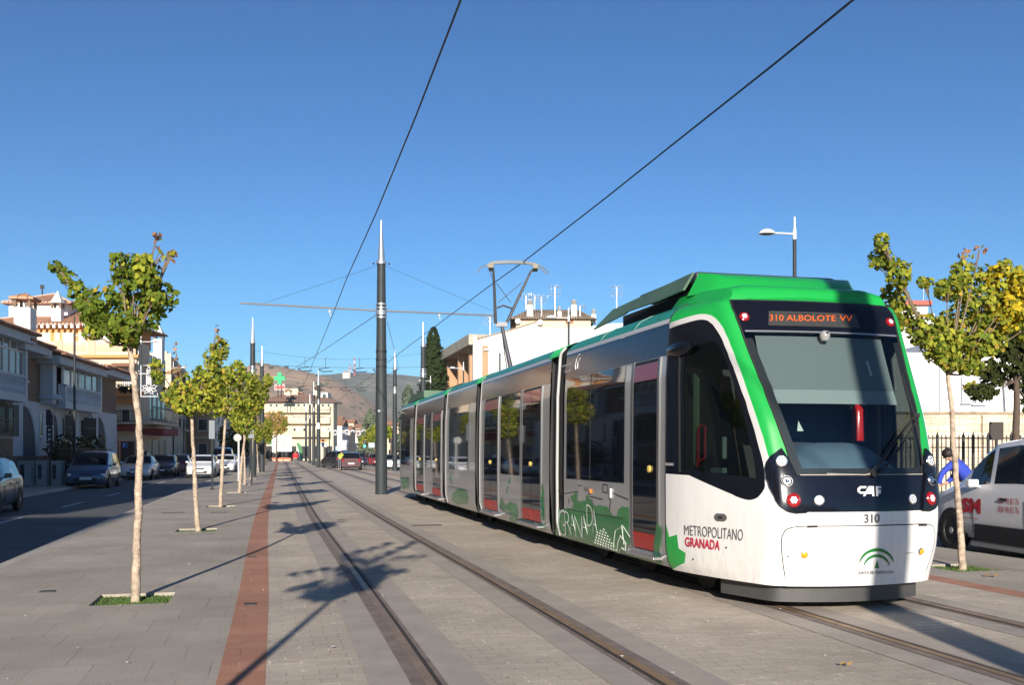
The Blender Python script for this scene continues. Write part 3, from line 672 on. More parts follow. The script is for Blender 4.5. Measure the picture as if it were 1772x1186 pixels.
# --- lettering and emblems (kept as raised film on the surface) ---
def text_geo(s, size=1, wx=1, offs=0, res=3):
    cu = bpy.data.curves.new('t', 'FONT'); cu.body = s; cu.size = size; cu.offset = offs; cu.resolution_u = res; cu.align_x = 'LEFT'
    o = bpy.data.objects.new('t', cu); COL.objects.link(o); bpy.context.view_layer.update()
    me = o.evaluated_get(bpy.context.evaluated_depsgraph_get()).to_mesh()
    v = [(p.co.x * wx, p.co.y) for p in me.vertices]; f = [tuple(p.vertices) for p in me.polygons]
    bpy.data.objects.remove(o); bpy.data.curves.remove(cu); return v, f
def fit(v):
    xs = [p[0] for p in v]; ys = [p[1] for p in v]; return min(xs), max(xs), min(ys), max(ys)
def nose_text(s, quad, m, name, offs=0, o=.012, parent=TRAM, cap=None):
    v, f = text_geo(s, 1, 1, offs); x0, x1, y0, y1 = fit(v); y0, y1 = (cap or (y0, y1))
    (ax, ay), (bx, by), (cx_, cy_), (dx, dy) = quad      # TL TR BR BL in photo pixels
    mb = MB(); vs = []
    for x, y in v:
        s_, t = (x - x0) / (x1 - x0), (y1 - y) / (y1 - y0)
        px = (ax * (1 - s_) + bx * s_) * (1 - t) + (dx * (1 - s_) + cx_ * s_) * t; py = (ay * (1 - s_) + by * s_) * (1 - t) + (dy * (1 - s_) + cy_ * s_) * t
        u, z = uz_f(px, py); vs.append(nz(u, z, o))
    mb.add(vs, f); return mb.build(name, m, parent)
def uz_f(px, py):
    d = Vector(((px - 886) / FPX, 1, (HOR - py) / FPX)).normalized(); h = bvh.ray_cast(EYEP, d)
    P = TI @ h[0]; z = P.z; U, X, Y = plan(round(z, 2))
    k = int(np.argmin((X - P.x) ** 2 + (Y - abs(P.y)) ** 2)); k0 = max(k - 1, 0); k1 = min(k + 1, len(U) - 1)
    ax, ay, bx, by = X[k0], Y[k0], X[k1], Y[k1]; t = ((P.x - ax) * (bx - ax) + (abs(P.y) - ay) * (by - ay)) / ((bx - ax) ** 2 + (by - ay) ** 2)
    return (float(U[k0] + (U[k1] - U[k0]) * t) * (1 if P.y > 0 else -1), z)
m_tgrey = mat('letter_grey', (.09, .09, .10), .5); m_tred = mat('letter_red', (.50, .015, .05), .5); m_tgreen = mat('emblem_green', (.01, .17, .035), .5)
m_twhite = mat('letter_white', (.75, .75, .75), .5)
nose_text('METROPOLITANO', ((1185.5, 909), (1287.5, 916.5), (1287, 936.5), (1186.5, 926)), m_tgrey, 'lettering', -.008)
nose_text('GRANADA', ((1186.5, 929.5), (1248, 936), (1247, 953), (1187.5, 946)), m_tred, 'lettering', .022)
nose_text('310', ((1494.5, 890.5), (1521, 889.5), (1521, 905), (1495, 905.5)), m_tgrey, 'fleet_number', .02)
nose_text('JUNTA DE ANDALUCIA', ((1484, 988.5), (1544.5, 987.2), (1544.5, 993.6), (1484, 995)), m_tgrey, 'lettering', .012, o=.018)
nose_text('GIUGIARO', ((1153, 801), (1167.5, 802), (1167.5, 806.5), (1153, 806)), m_twhite, 'lettering', .01)
m_led = mat('led_amber', (.5, .08, .01), .5, emit=(1.0, .16, .03), es=.3)
# display window and lit LED text
dq = [uz(1330, 539), uz(1330, 564)]; du = uz(1479, 543)[0]
mb = MB(); A = [(dq[0][0], dq[0][1]), (du, dq[0][1]), (du, dq[1][1]), (dq[1][0], dq[1][1])]
cols = 12; top = [nz(A[0][0] + (A[1][0] - A[0][0]) * i / cols, A[0][1], .006) for i in range(cols + 1)]; bot = [nz(A[3][0] + (A[2][0] - A[3][0]) * i / cols, A[3][1], .006) for i in range(cols + 1)]
mb.add(top + bot, [(i, i + 1, cols + 2 + i, cols + 1 + i) for i in range(cols)]); dsp = mb.build('destination_display', mat('display_dull', (.045, .045, .042), .35), TRAM)
nose_text('310 ALBOLOTE', ((1331, 545.5), (1445, 547), (1445, 557), (1331, 556)), m_led, 'lit_text', 0, o=.010, parent=dsp)
nose_text('VV', ((1452, 547), (1474, 547.5), (1474, 557.5), (1452, 557)), m_led, 'lit_text', 0, o=.010, parent=dsp)
# builder's logo: C, A, F in heavy bars
def film(polys, name, m, o=.013, parent=TRAM):
    mb = MB()
    for poly in polys:
        pd = []
        for (a, b), (c, d) in zip(poly, poly[1:] + poly[:1]):
            n = max(1, int(math.hypot(c - a, d - b) / 3)); pd += [(a + (c - a) * i / n, b + (d - b) * i / n) for i in range(n)]
        pv, _, pf, *_ = delaunay_2d_cdt([Vector(p) for p in pd], [], [list(range(len(pd)))], 1, 1e-6)
        mb.add([nz(*uz_f(*p), o) for p in pv], [tuple(f) for f in pf])
    return mb.build(name, m, parent)
def Lg(x, y): return (1482 + (x - 897) * .1806, 842 + (y - 568) * .185)    # local logo grid -> photo
film([[Lg(*p) for p in poly] for poly in (
    [(925, 570), (985, 570), (982, 590), (935, 590), (920, 605), (932, 622), (985, 622), (980, 641), (925, 641), (900, 622), (899, 592)],
    [(1005, 570), (1056, 570), (1062, 664), (1042, 664), (1040, 642), (985, 642), (974, 664), (953, 664)],
    [(1075, 570), (1126, 570), (1126, 590), (1096, 590), (1097, 602), (1122, 602), (1122, 641), (1098, 641), (1100, 664), (1078, 664)])], 'maker_logo', m_twhite)
# regional emblem: two arcs over a small cone
def arc(cx_, cy_, rx, ry, t0, t1, w0, n=20):
    out = []; inn = []
    for i in range(n + 1):
        a = t0 + (t1 - t0) * i / n; w = w0 * math.sin(math.pi * i / n) ** .7 + .25
        out.append((cx_ + (rx + w / 2) * math.cos(a), cy_ - (ry + w / 2) * math.sin(a))); inn.append((cx_ + (rx - w / 2) * math.cos(a), cy_ - (ry - w / 2) * math.sin(a)))
    return out + inn[::-1]
film([arc(1515.5, 979.5, 30, 28, R(12), R(170), 5.2), arc(1515.5, 984, 22.5, 22.5, R(12), R(168), 4.6), [(1511.8, 983), (1519.5, 983), (1515.9, 969.5)]], 'emblem', m_tgreen, o=.017)

# ---------------------------------------------------------------- tram car bodies
def frame_along(P, slope, off_=1.325):
    th = math.atan(slope); F = Vector((math.sin(th), -math.cos(th), 0)); N = Vector((math.cos(th), math.sin(th), 0)); A = P + N * off_
    return Matrix(((F.x, N.x, 0, A.x), (F.y, N.y, 0, A.y), (0, 0, 1, 0), (0, 0, 0, 1)))
PA1 = Vector((1.635, 10.47, 0)) - F1 * 3.80
T2 = frame_along(PA1, .2416)
def sx(px, T=T2):    # pixel column -> local x on the camera-side wall
    a = (px - 886) / FPX; I = T.inverted(); p = I @ Vector((0, 0, 0)); d = I.to_3x3() @ Vector((a, 1, 0)); t = (-1.325 - p.y) / d.y; return p.x + d.x * t
SEC = [(w, z) for z, w in WT]
def wz(z): return lerp_tab(WT, z)[0]
SIDE = (-1,)
def slab(mb, x0, x1, z0, z1, o=.004, t=.03, side=None, step=.12, cut=None):
    side = side or SIDE
    zs = [z0] + [z for z in np.arange(z0 + step, z1 - .02, step)] + [z1]
    for s in side:
        vs = []
        for z in zs:
            for x in (x0, x1): vs.append((x, s * (wz(z) + o), z))
        n = len(zs); fs_ = [(2 * i, 2 * i + 1, 2 * i + 3, 2 * i + 2) for i in range(n - 1)]
        vs += [(x, s * (wz(z) + o - t), z) for z in zs for x in (x0, x1)]; b = 2 * n
        for i in range(n - 1):
            fs_ += [(2 * i, 2 * i + 2, b + 2 * i + 2, b + 2 * i), (2 * i + 1, 2 * i + 3, b + 2 * i + 3, b + 2 * i + 1)]
        fs_ += [(0, 1, b + 1, b), (2 * n - 2, 2 * n - 1, b + 2 * n - 1, b + 2 * n - 2)]; mb.add(vs, fs_)
def shell(M, x0, x1, z0, z1, name, m, parent=TRAM, o=0, thick=False, s=-1):
    zs = sorted({round(z, 3) for z in [z0, z1] + list(np.arange(z0, z1, .15)) + [t[0] for t in WT if z0 < t[0] < z1]}); mb = MB(M); xs = np.linspace(x0, x1, max(2, int(abs(x1 - x0) / .5) + 1))
    if z1 >= 3.16:       # roof goes right across
        prof = [(-(wz(z) + o), z) for z in zs] + [(y, 3.175 + o) for y in (-.3, 0, .3)] + [(wz(z) + o, z) for z in zs[::-1]]; profs = [prof]
    else: profs = [[(s * (wz(z) + o), z) for z in zs]]
    for prof in profs:
        n = len(prof); vs = [(x, y, z) for x in xs for y, z in prof]
        mb.add(vs, [(i * n + j, i * n + j + 1, (i + 1) * n + j + 1, (i + 1) * n + j) for i in range(len(xs) - 1) for j in range(n - 1)])
    if thick:
        for x in (x0, x1):
            pr = profs[0] if len(profs) == 1 else profs[0] + profs[1][::-1]
            mb.add([(x, y, z) for y, z in pr], [tuple(range(len(pr)))])
    return mb.build(name, m, parent, smooth=True)
m_roofg = mat('roof_grime_grey', (.10, .11, .10), .8, var=.25, vs=2)
m_mural = mat('mural_green', (.02, .19, .05), .3, coat=.4, var=.35, vs=1.5)
m_mline = mat('mural_line', (.62, .68, .62), .4)
m_mdark = mat('mural_dark_green', (.015, .10, .05), .4, var=.3, vs=3)
def car(M, x0, x1, wins, doors, mural=None):
    """x0 = rear, x1 = front (local)"""
    global SIDE
    C2 = TI2 @ M
    shell(C2, x0, x1, 2.935, 3.17, 'roof_panel', m_teal)
    mb = MB(C2); mb.box(x0, x1, -1.2, 1.2, .262, .30); mb.build('underframe', m_blkm, TRAM)
    for x in (x0 + .01, x1 - .01):
        mb = MB(C2); mb.prism([(-(wz(z) - .01), z) for z in (.3, 1.2, 2.88, 3.03, 3.1, 3.15)] + [((wz(z) - .01), z) for z in (3.15, 3.1, 3.03, 2.88, 1.2, .3)], x - .004, x + .004, 'yz'); mb.build('end_wall', m_blkm, TRAM)
    for s in (-1, 1):
        SIDE = (s,)
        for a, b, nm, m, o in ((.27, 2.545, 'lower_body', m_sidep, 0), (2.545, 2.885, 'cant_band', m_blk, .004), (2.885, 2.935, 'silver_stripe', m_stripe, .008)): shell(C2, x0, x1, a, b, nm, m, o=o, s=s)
        for a, b, zb in wins:
            mb = MB(C2); slab(mb, a, b, zb, 2.535, o=.006); w = mb.build('window', m_tglass, TRAM, smooth=True)
            if b - a > 1.4 or zb < 1.2:
                mb = MB(C2); mid = a + (b - a) * .45; slab(mb, mid - .012, mid + .012, zb, 2.535, o=.009); mb.build('mullion', m_blkm, w)
        for a, b, dbl in doors:
            mb = MB(C2); slab(mb, a, b, .40, 2.535, o=.002); d = mb.build('door', m_blkm, TRAM)
            hv = [(a + .03, (a + b) / 2 - .008), ((a + b) / 2 + .008, b - .03)] if dbl else [(a + .04, b - .04)]
            for p, q in hv:
                mb = MB(C2); slab(mb, p, q, .60, 2.50, o=.009); mb.build('door_leaf', m_tglass, d, smooth=True)
                mb = MB(C2); slab(mb, p, q, .415, .595, o=.011); mb.build('kick_panel', m_redp, d)
                mb = MB(C2); slab(mb, p + .02, q - .02, 2.31, 2.495, o=.012); mb.build('top_panel', m_redd, d)
            bx = (a + b) / 2 + (0 if dbl else .22 * (b - a))
            mb = MB(C2); mb.lathe([(.04, 0), (.04, s * .02), (.02, s * .028), (.001, s * .03)], c=(bx, s * 1.334, 1.32), n=16, axis='y'); mb.build('door_button', mat('button_yellow', (.62, .45, .12), .4), d, smooth=True)
            mb = MB(C2); mb.box(a - .04, b + .04, s * 1.40 if s < 0 else 1.2, -1.2 if s < 0 else 1.40, .335, .365); mb.build('door_step', m_alu, TRAM, bevel=.006)
            for x in (a, b):
                mb = MB(C2); slab(mb, x - .03, x + .03, .40, 2.545, o=.013, t=.05); mb.build('door_post', mat('post_silver', (.20, .205, .21), .3, metal=.6), TRAM, smooth=True)
# module 1: from the cab seam back to the first gaiter
X = lambda px: sx(px, TM)
car(TM, -3.62, 0, [(X(980.5), X(1080), 1.14)], [(X(1094), X(1139), False)])
def module(px0, px1, wins, doors): car(T2, sx(px0), sx(px1), [(sx(a), sx(b), z) for a, b, z in wins], [(sx(a), sx(b), True) for a, b in doors])
module(831, 950, [(866.5, 899, 1.12)], [(837, 861.5), (903, 936)])
module(772, 822, [(777, 810, 1.12)], [])
module(719, 766, [(735.5, 745, 1.12)], [(720.5, 733.5), (748, 763)])
module(692, 715, [(693.5, 709, 1.12)], [])
# tail cab: the nose shape turned round
xe = sx(692); TAIL = TI2 @ T2 @ Matrix.Translation((xe, 0, 0)) @ Matrix.Rotation(math.pi, 4, 'Z')
build_nose(TAIL, False)
mb = MB(TAIL); pp = plan_pts(.25, .985, .02, CV); mb.prism(pp, .262, .30, 'xy'); mb.build('cab_underside', m_blkm, TRAM)
# gaiters and bright green hoods
def gaiter(M, x0, x1, rf=.008):
    C2 = TI2 @ M; zs = [.36, .5, 1.2, 2.3, 2.88, 2.95, 3.03, 3.08]; n = 9; prof = [(-(wz(z) - .045), z) for z in zs] + [((wz(z) - .045), z) for z in zs[::-1]]; vs = []; L = len(prof)
    for i in range(n + 1):
        k = 0 if i % 2 == 0 else .03; vs += [(x0 + (x1 - x0) * i / n, y - math.copysign(k, y), z) for y, z in prof]
    mb = MB(C2); mb.add(vs, [(i * L + j, i * L + j + 1, (i + 1) * L + j + 1, (i + 1) * L + j) for i in range(n) for j in range(L - 1)]); mb.build('gaiter', m_rubber, TRAM)
    zs = [2.91, 2.935, 3.03, 3.10, 3.15, 3.17]; prof = [(-(wz(z) + .018), z) for z in zs] + [((wz(z) + .018), z) for z in zs[::-1]]; L = len(prof)
    mb = MB(C2); xm = (x1 - x0) * .08; vs = [(x, y, z) for x in (x0 - .16, x1 + .05) for y, z in prof]; mb.add(vs, [(j, j + 1, L + j + 1, L + j) for j in range(L - 1)]); mb.build('gaiter_hood', m_gband, TRAM, smooth=True)
    mb = MB(C2)
    for x in (x1 + .03,):
        vs = []
        zz = [.30, .5, 1.2, 2.3, 2.88, 2.95, 3.03]
        for s in (-1, 1):
            mb.tube([(x, s * (wz(z) + .012), z) for z in zz], rf, 8)
    mb.build('end_frame', mat('frame_white', (.42, .42, .42), .35), TRAM, smooth=True)
gaiter(T2, sx(951), sx(964.5), .022); gaiter(T2, sx(822.5), sx(830.5)); gaiter(T2, sx(766.5), sx(771.5)); gaiter(T2, sx(715.3), sx(718.7))
# bogies
for T, xc_ in ((TM, -.9), (TM, -2.6), (T2, (sx(772) + sx(822)) / 2), (T2, sx(700))):
    for dx in (-.8, .8):
        mb = MB(TI2 @ T)
        for s in (-1, 1): mb.lathe([(.30, -.05), (.30, .05)], c=(xc_ + dx, s * .76, .30 + .013), n=20, axis='y')
        mb.tube([(xc_ + dx, -.7, .3), (xc_ + dx, .7, .3)], .06); mb.build('wheelset', m_blkm, TRAM)
# seams on the teal roof of module 1, bolts
for px in (1032, 1090):
    mb = MB(CV); x = X(px); mb.tube([(x, -(wz(z) + .003), z) for z in (2.94, 3.0, 3.03, 3.07, 3.10, 3.13, 3.15)], .005, 5); mb.build('roof_seam', mat('seam_pale', (.25, .38, .30), .5), TRAM)
# roof pod with sloping sides
m_pod = mat('pod_green', (.075, .14, .085), .55, var=.15, vs=2)
mb = MB(CV)
def podrow(x, w, zt, zb=3.17): return [(x, -w, zb), (x, -w + .14, zt), (x, w - .14, zt), (x, w, zb)]
def brow(x, w, z): return [(x, y_, z - dz) for y_, dz in ((-w - .07, .16), (-w, .04), (-w * .8, .0), (0, -.005), (w * .8, .0), (w, .04), (w + .07, .16))]
br_ = sum([brow(.66, .87, 3.07), brow(.645, .87, 3.15), brow(.60, .86, 3.205), brow(.50, .86, 3.235), brow(.10, .95, 3.26), brow(-.35, 1.0, 3.26), brow(-.75, .95, 3.16)], []); mb.add(br_, [(i * 7 + j, i * 7 + j + 1, i * 7 + j + 8, i * 7 + j + 7) for i in range(6) for j in range(6)]); mb.build('roof_brow', m_green, TRAM, smooth=True)
mb = MB(CV)
rows_ = [podrow(.34, .80, 3.25, 3.2), podrow(.26, .86, 3.33, 3.2), podrow(.12, .94, 3.41, 3.2), podrow(-.12, 1.02, 3.46, 3.2)]
vs = sum(rows_, []); mb.add(vs, [(i * 4 + j, i * 4 + j + 1, i * 4 + j + 5, i * 4 + j + 4) for i in range(3) for j in range(3)] + [(12, 13, 14, 15)]); mb.build('roof_fairing', m_green, TRAM, smooth=True)
for s in (-1, 1):
    xa, xb = -.16, X(1000)
    top = [(xa, 3.415), (xb + .55, 3.395), (xb, 3.20)]; 
    out = [(xa, 3.47), (xb + .42, 3.40), (xb, 3.18), (X(1046), 3.245), (X(1050), 3.27), (X(1105), 3.25), (xa, 3.27)]
    mb = MB(CV); vs = []
    for dy in (0, .03):
        for x, z in out: vs.append((x, s * (1.10 - (z - 3.15) * .6 + dy), z))
    n = len(out); mb.add(vs, [tuple(range(n)), tuple(range(n, 2 * n))[::-1]] + [(i, (i + 1) % n, n + (i + 1) % n, n + i) for i in range(n)]); mb.build('roof_side_panel', m_pod, TRAM)
mb = MB(CV); mb.box(X(1015), -.25, -.82, .82, 3.16, 3.33); mb.build('roof_equipment_box', m_blkm, TRAM, bevel=.02)
mb = MB(CV); mb.box(X(1046), X(1137), -.86, .86, 3.38, 3.50); mb.build('air_conditioner', mat('ac_dark', (.035, .04, .05), .5, var=.1), TRAM, bevel=.03)
for px in (1203, 1258):
    u, z = uz(px, 497); mb = MB(CV @ Matrix.Translation(nose(u, z) + nnorm(u, z) * .01)); mb.lathe([(.001, -.02), (.02, 0), (.001, .02)], n=8); mb.build('bolt', m_alu, TRAM)
# pod on the tail module
C2 = TI2 @ T2
mb = MB(C2); a, b = sx(690), sx(712); mb.prism([(a - .6, 3.17), (a + .3, 3.38), (b, 3.38), (b, 3.17)], -.95, .95); mb.build('roof_fairing', m_pod, TRAM)
mb = MB(C2); mb.box(sx(738), sx(765), -.8, .8, 3.175, 3.24); mb.build('roof_equipment_box', m_roofg, TRAM, bevel=.02)
mb = MB(C2); mb.box(sx(846), sx(915), -.7, .7, 3.175, 3.24); mb.build('roof_equipment_box', m_roofg, TRAM, bevel=.02)
# pantograph
YP = 22.3
def pp_(px, py, dy=0): return TI2 @ at(px, py, YP + dy)
base = at(887, 649, YP); ax_ = F1
m_pant = mat('pantograph_steel', (.10, .10, .11), .45, metal=.5); m_carb = mat('carbon_strip', (.30, .30, .30), .5, metal=.3)
mb = TB(); bz = 3.2
for s in (-.4, .4): mb.tube([base + F1 * -.6 + N1 * s + Vector((0, 0, bz - base.z)), base + F1 * .9 + N1 * s + Vector((0, 0, bz - base.z))], .03)
for q in (-.5, .1, .8): mb.tube([base + F1 * q + N1 * -.4 + Vector((0, 0, bz - base.z)), base + F1 * q + N1 * .4 + Vector((0, 0, bz - base.z))], .025)
for q in (-.5, .8):
    for s in (-.4, .4): mb.lathe([(.05, -.08), (.06, -.05), (.04, -.02), (.06, .0), (.04, .02)], c=base + F1 * q + N1 * s + Vector((0, 0, 3.2 - base.z)), n=10)
pb = mb.build('pantograph_base', m_pant)
mb = TB(); knee = at(868, 562, YP + .35); mb.tube([base + Vector((0, 0, 3.22 - base.z)), at(877, 605, YP + .2), knee], [.062, .05, .042], 10)
mb.tube([base + Vector((-.1, 0, 3.25 - base.z)), at(873, 612, YP + .2), knee + Vector((0, 0, -.08))], .012)
mb.cbox(knee, (.26, .1, .1)); mb.build('lower_arm', m_pant, smooth=True)
HL, HR = at(853, 461, YP), at(922, 463, YP + .25); hl2, hr2 = at(857.5, 560, YP + .3), at(877, 559, YP + .4)
mb = TB(); mb.tube([hl2, at(855.5, 500, YP + .15), at(853.5, 465, YP)], [.04, .032, .026], 8); mb.tube([hr2, at(903, 503, YP + .3), at(920, 467, YP + .25)], [.04, .032, .026], 8)
mb.tube([at(860, 533, YP + .2), at(871, 529, YP + .2), at(886, 534, YP + .25)], .022); mb.tube([at(859, 490, YP), at(884, 524, YP + .2)], .008); mb.tube([at(862, 524, YP), at(902, 490, YP + .2)], .008)
mb.tube([at(848, 468, YP), at(850, 478, YP), at(856, 488, YP)], .008)
mb.build('upper_arm', m_pant, smooth=True)
for dy, nm in ((0, 0), (.38, 1)):
    mb = TB(); o2 = -2 * nm
    mb.tube([at(843, 461 + o2, YP + dy), at(853, 456 + o2, YP + dy), at(880, 454.5 + o2, YP + dy), at(906, 455.5 + o2, YP + dy + .1), at(924, 458 + o2, YP + dy + .2), at(933, 462 + o2, YP + dy + .2)], .028, 8); mb.build('contact_strip', m_carb, smooth=True)
for pts in ([(846, 459), (836, 461), (829, 467), (825.5, 473)], [(930, 459), (940, 463), (947, 469), (950, 474)], [(928, 462), (937, 466), (943, 472), (946, 475)]):
    mb = TB(); mb.tube([at(x, y, YP + .1) for x, y in spl(pts, 3)], .016, 6); mb.build('head_horn', m_alu, smooth=True)
mb = TB(); mb.cbox(at(850, 463, YP + .15), (.12, .45, .09)); mb.cbox(at(926, 464, YP + .3), (.12, .45, .09)); mb.build('head_spring_box', mat('spring_box', (.22, .19, .15), .6), smooth=True)

# ---------------------------------------------------------------- mural film on the camera side of the cars
def side_film(polys, T, name, m, o=.008, px=True, parent=TRAM):
    """polygons in photo pixels lying on the side wall"""
    I = T.inverted(); C2 = TI2 @ T; mb = MB()
    def conv(p):
        a = (p[0] - 886) / FPX; b = (HOR - p[1]) / FPX; e = I @ EYEP; d = I.to_3x3() @ Vector((a, 1, b)); w = 1.325
        for _ in range(3):
            t = (-w - e.y) / d.y; P = e + d * t; w = wz(P.z)
        return P.x, P.z
    for poly in polys:
        q = [conv(p) for p in poly]; q = [(x, min(2.53, max(.275, z))) for x, z in q]
        pd = []
        for (a, b), (c, d) in zip(q, q[1:] + q[:1]):
            n = max(1, int(math.hypot(c - a, d - b) / .12)); pd += [(a + (c - a) * i / n, b + (d - b) * i / n) for i in range(n)]
        xs_, zs_ = [p[0] for p in pd], [p[1] for p in pd]; ex = []
        for zz in np.arange(min(zs_) + .04, max(zs_), .07):
            for xx in np.arange(min(xs_) + .05, max(xs_), .12):
                if inpoly((xx, zz), pd): ex.append(Vector((float(xx), float(zz))))
        pv, _, pf, *_ = delaunay_2d_cdt([Vector(p) for p in pd] + ex, [(i, (i + 1) % len(pd)) for i in range(len(pd))], [], 0, 1e-6)
        pf = [f for f in pf if inpoly((sum(pv[i].x for i in f) / len(f), sum(pv[i].y for i in f) / len(f)), pd)]
        mb.add([C2 @ Vector((p[0], -(wz(p[1]) + o), p[1])) for p in [C2.inverted() @ (C2 @ Vector((v.x, v.y, 0))) for v in pv]], [tuple(f) for f in pf])
    return mb.build(name, m, parent)
def Z5(*l): return [(940 + x / 5.39, 800 + y / 5.39) for x, y in l]      # coordinates read off an enlarged crop
g1 = Z5((118, 720), (118, 440), (150, 430), (165, 455), (190, 440), (230, 430), (270, 435), (290, 390), (262, 350), (258, 318), (285, 310), (300, 283), (318, 280), (318, 350), (335, 375), (360, 365), (400, 360), (402, 320), (420, 305), (430, 345), (455, 350), (470, 400), (500, 415), (520, 400), (550, 412), (600, 420), (630, 470), (650, 500), (690, 510), (700, 450), (740, 415), (770, 425), (803, 420), (803, 640), (812, 770), (780, 790), (790, 830), (870, 850), (1000, 890), (1035, 900), (1050, 965), (700, 860), (420, 790), (250, 750))
def jag(poly, a=.7, s=3):
    random.seed(s); out = []
    for (x, y), (u, v) in zip(poly, poly[1:] + poly[:1]):
        n = max(1, int(math.hypot(u - x, v - y) / 3.5))
        for i in range(n): out.append((x + (u - x) * i / n + random.uniform(-a, a) * (i > 0), y + (v - y) * i / n + random.uniform(-a, a) * (i > 0)))
    return out
side_film([jag(g1, .5)], TM, 'mural', m_mural, .005)
side_film([Z5((1073, 560), (1120, 640), (1125, 985), (1075, 975))], TM, 'mural', m_mural, .016)
def side_text(s, quad, T, m, name, offs=0, o=.012, warp=None):
    v, f = text_geo(s, 1, 1, offs); x0, x1, y0, y1 = fit(v); I = T.inverted(); C2 = TI2 @ T; mb = MB(); vs = []
    for x, y in v:
        a_, t = (x - x0) / (x1 - x0), (y1 - y) / (y1 - y0)
        if warp: t = t + warp(a_)
        px = (quad[0][0] * (1 - a_) + quad[1][0] * a_) * (1 - t) + (quad[3][0] * (1 - a_) + quad[2][0] * a_) * t
        py = (quad[0][1] * (1 - a_) + quad[1][1] * a_) * (1 - t) + (quad[3][1] * (1 - a_) + quad[2][1] * a_) * t
        a = (px - 886) / FPX; b = (HOR - py) / FPX; e = I @ EYEP; d = I.to_3x3() @ Vector((a, 1, b)); P = e + d * ((-1.325 - e.y) / d.y); P = e + d * ((-wz(P.z) - e.y) / d.y)
        vs.append(C2 @ Vector((P.x, -(wz(P.z) + o), P.z)))
    mb.add(vs, f); return mb.build(name, m, TRAM)
for ch, q in (('G', ((145, 450), (212, 440), (225, 700), (150, 690))), ('R', ((205, 455), (262, 470), (275, 680), (215, 665))), ('A', ((258, 478), (300, 490), (310, 650), (262, 640))), ('N', ((300, 500), (370, 510), (375, 712), (312, 700))),
              ('A', ((365, 490), (410, 500), (425, 680), (370, 672))), ('D', ((412, 395), (470, 405), (475, 610), (418, 600))), ('A', ((465, 430), (500, 440), (515, 670), (470, 660)))):
    side_text(ch, Z5(*q), TM, m_mline, 'lettering', -.016, o=.016)
def sline(pts, T, r, name, m, o=.009):
    I = T.inverted(); C2 = TI2 @ T; out = []
    for p in pts:
        a = (p[0] - 886) / FPX; b = (HOR - p[1]) / FPX; e = I @ EYEP; d = I.to_3x3() @ Vector((a, 1, b)); P = e + d * ((-1.325 - e.y) / d.y); P = e + d * ((-wz(P.z) - e.y) / d.y)
        out.append(C2 @ Vector((P.x, -(wz(P.z) + o), P.z)))
    return out
mb = MB()
for l in (Z5((660, 790), (680, 640), (750, 600), (815, 700)), Z5((690, 830), (700, 760), (725, 690), (775, 760), (770, 830)), Z5((740, 590), (745, 640), (760, 770)), Z5((700, 850), (740, 800), (780, 850), (880, 870)), Z5((800, 820), (850, 880), (920, 870), (1000, 900))): mb.tube(sline(l, TM, 0, '', None), .006, 4)
for i in range(9):
    for j in range(7):
        x = 480 + i * 24 + j * 6; y = 760 - j * 24 + i * 9
        if j <= 6 - abs(i - 2) * .9: mb.tube(sline(Z5((x, y), (x + 6, y - 12), (x + 12, y + 2)), TM, 0, '', None), .004, 4)
mb.build('mural_drawing', m_mline, TRAM)
mb = MB(); 
for l in (Z5((215, 440), (740, 530)), Z5((330, 215), (355, 225)), Z5((395, 235), (396, 270)), Z5((413, 240), (413, 275)), Z5((560, 205), (560, 280), (605, 288), (605, 215), (560, 205)), Z5((650, 290), (800, 350)), Z5((632, 350), (622, 450)), Z5((180, 235), (182, 290)), Z5((240, 340), (245, 385)), Z5((130, 260), (180, 275)), Z5((160, 300), (330, 275)), Z5((440, 320), (560, 350))): mb.tube(sline(l, TM, 0, '', None, .006), .0045, 4)
mb.build('panel_gap', m_blkm, TRAM)
p = sline(Z5((446, 272)), TM, 0, '', None, .012)[0]; mb = MB(); mb.cbox(p, (.06, .02, .06)); mb.build('marker_lamp', mat('orange_lens', (.8, .25, .03), .3), TRAM, bevel=.008)
p = sline(Z5((636, 292)), TM, 0, '', None, .012)[0]; mb = MB(); mb.cbox(p, (.05, .02, .12)); mb.build('socket_cover', m_white, TRAM, bevel=.008)
# other cars: green patches with ragged outlines, low on the sides
def Z8(*l): return [(820 + x / 3.956, 640 + y / 3.956) for x, y in l]
def Z4(*l): return [(680 + x / 2.967, 540 + y / 2.967) for x, y in l]
for i_, q_ in enumerate((Z8((190, 870), (200, 900), (215, 930), (250, 905), (290, 920), (303, 960), (303, 1010), (270, 1000), (225, 960), (180, 950), (175, 935)),
    Z8((455, 860), (470, 770), (480, 830), (485, 1030), (455, 1030)), Z8((245, 1010), (290, 1000), (290, 1065), (245, 1060)), Z4((310, 930), (345, 905), (385, 930), (385, 985), (330, 990), (300, 965)),
    Z4((40, 850), (80, 850), (85, 905), (50, 910)), Z8((435, 1050), (490, 1060), (490, 1100), (440, 1095)), Z8((60, 990), (110, 1000), (110, 1025), (60, 1015)))): side_film([jag(q_, .35, i_)], T2, 'mural', m_mural, .006)
mb = MB()
for l in (Z8((250, 740), (245, 780), (240, 760)), Z8((232, 800), (228, 850)), Z8((455, 900), (480, 960), (460, 1020)), Z8((470, 850), (462, 930), (485, 1000)), Z8((180, 940), (230, 985), (300, 1000)), Z4((285, 895), (380, 915)), Z4((50, 855), (85, 858)), Z4((300, 830), (300, 870)), Z4((290, 850), (305, 885))): mb.tube(sline(l, T2, 0, '', None), .007, 4)
mb.build('mural_drawing', m_mdark, TRAM)
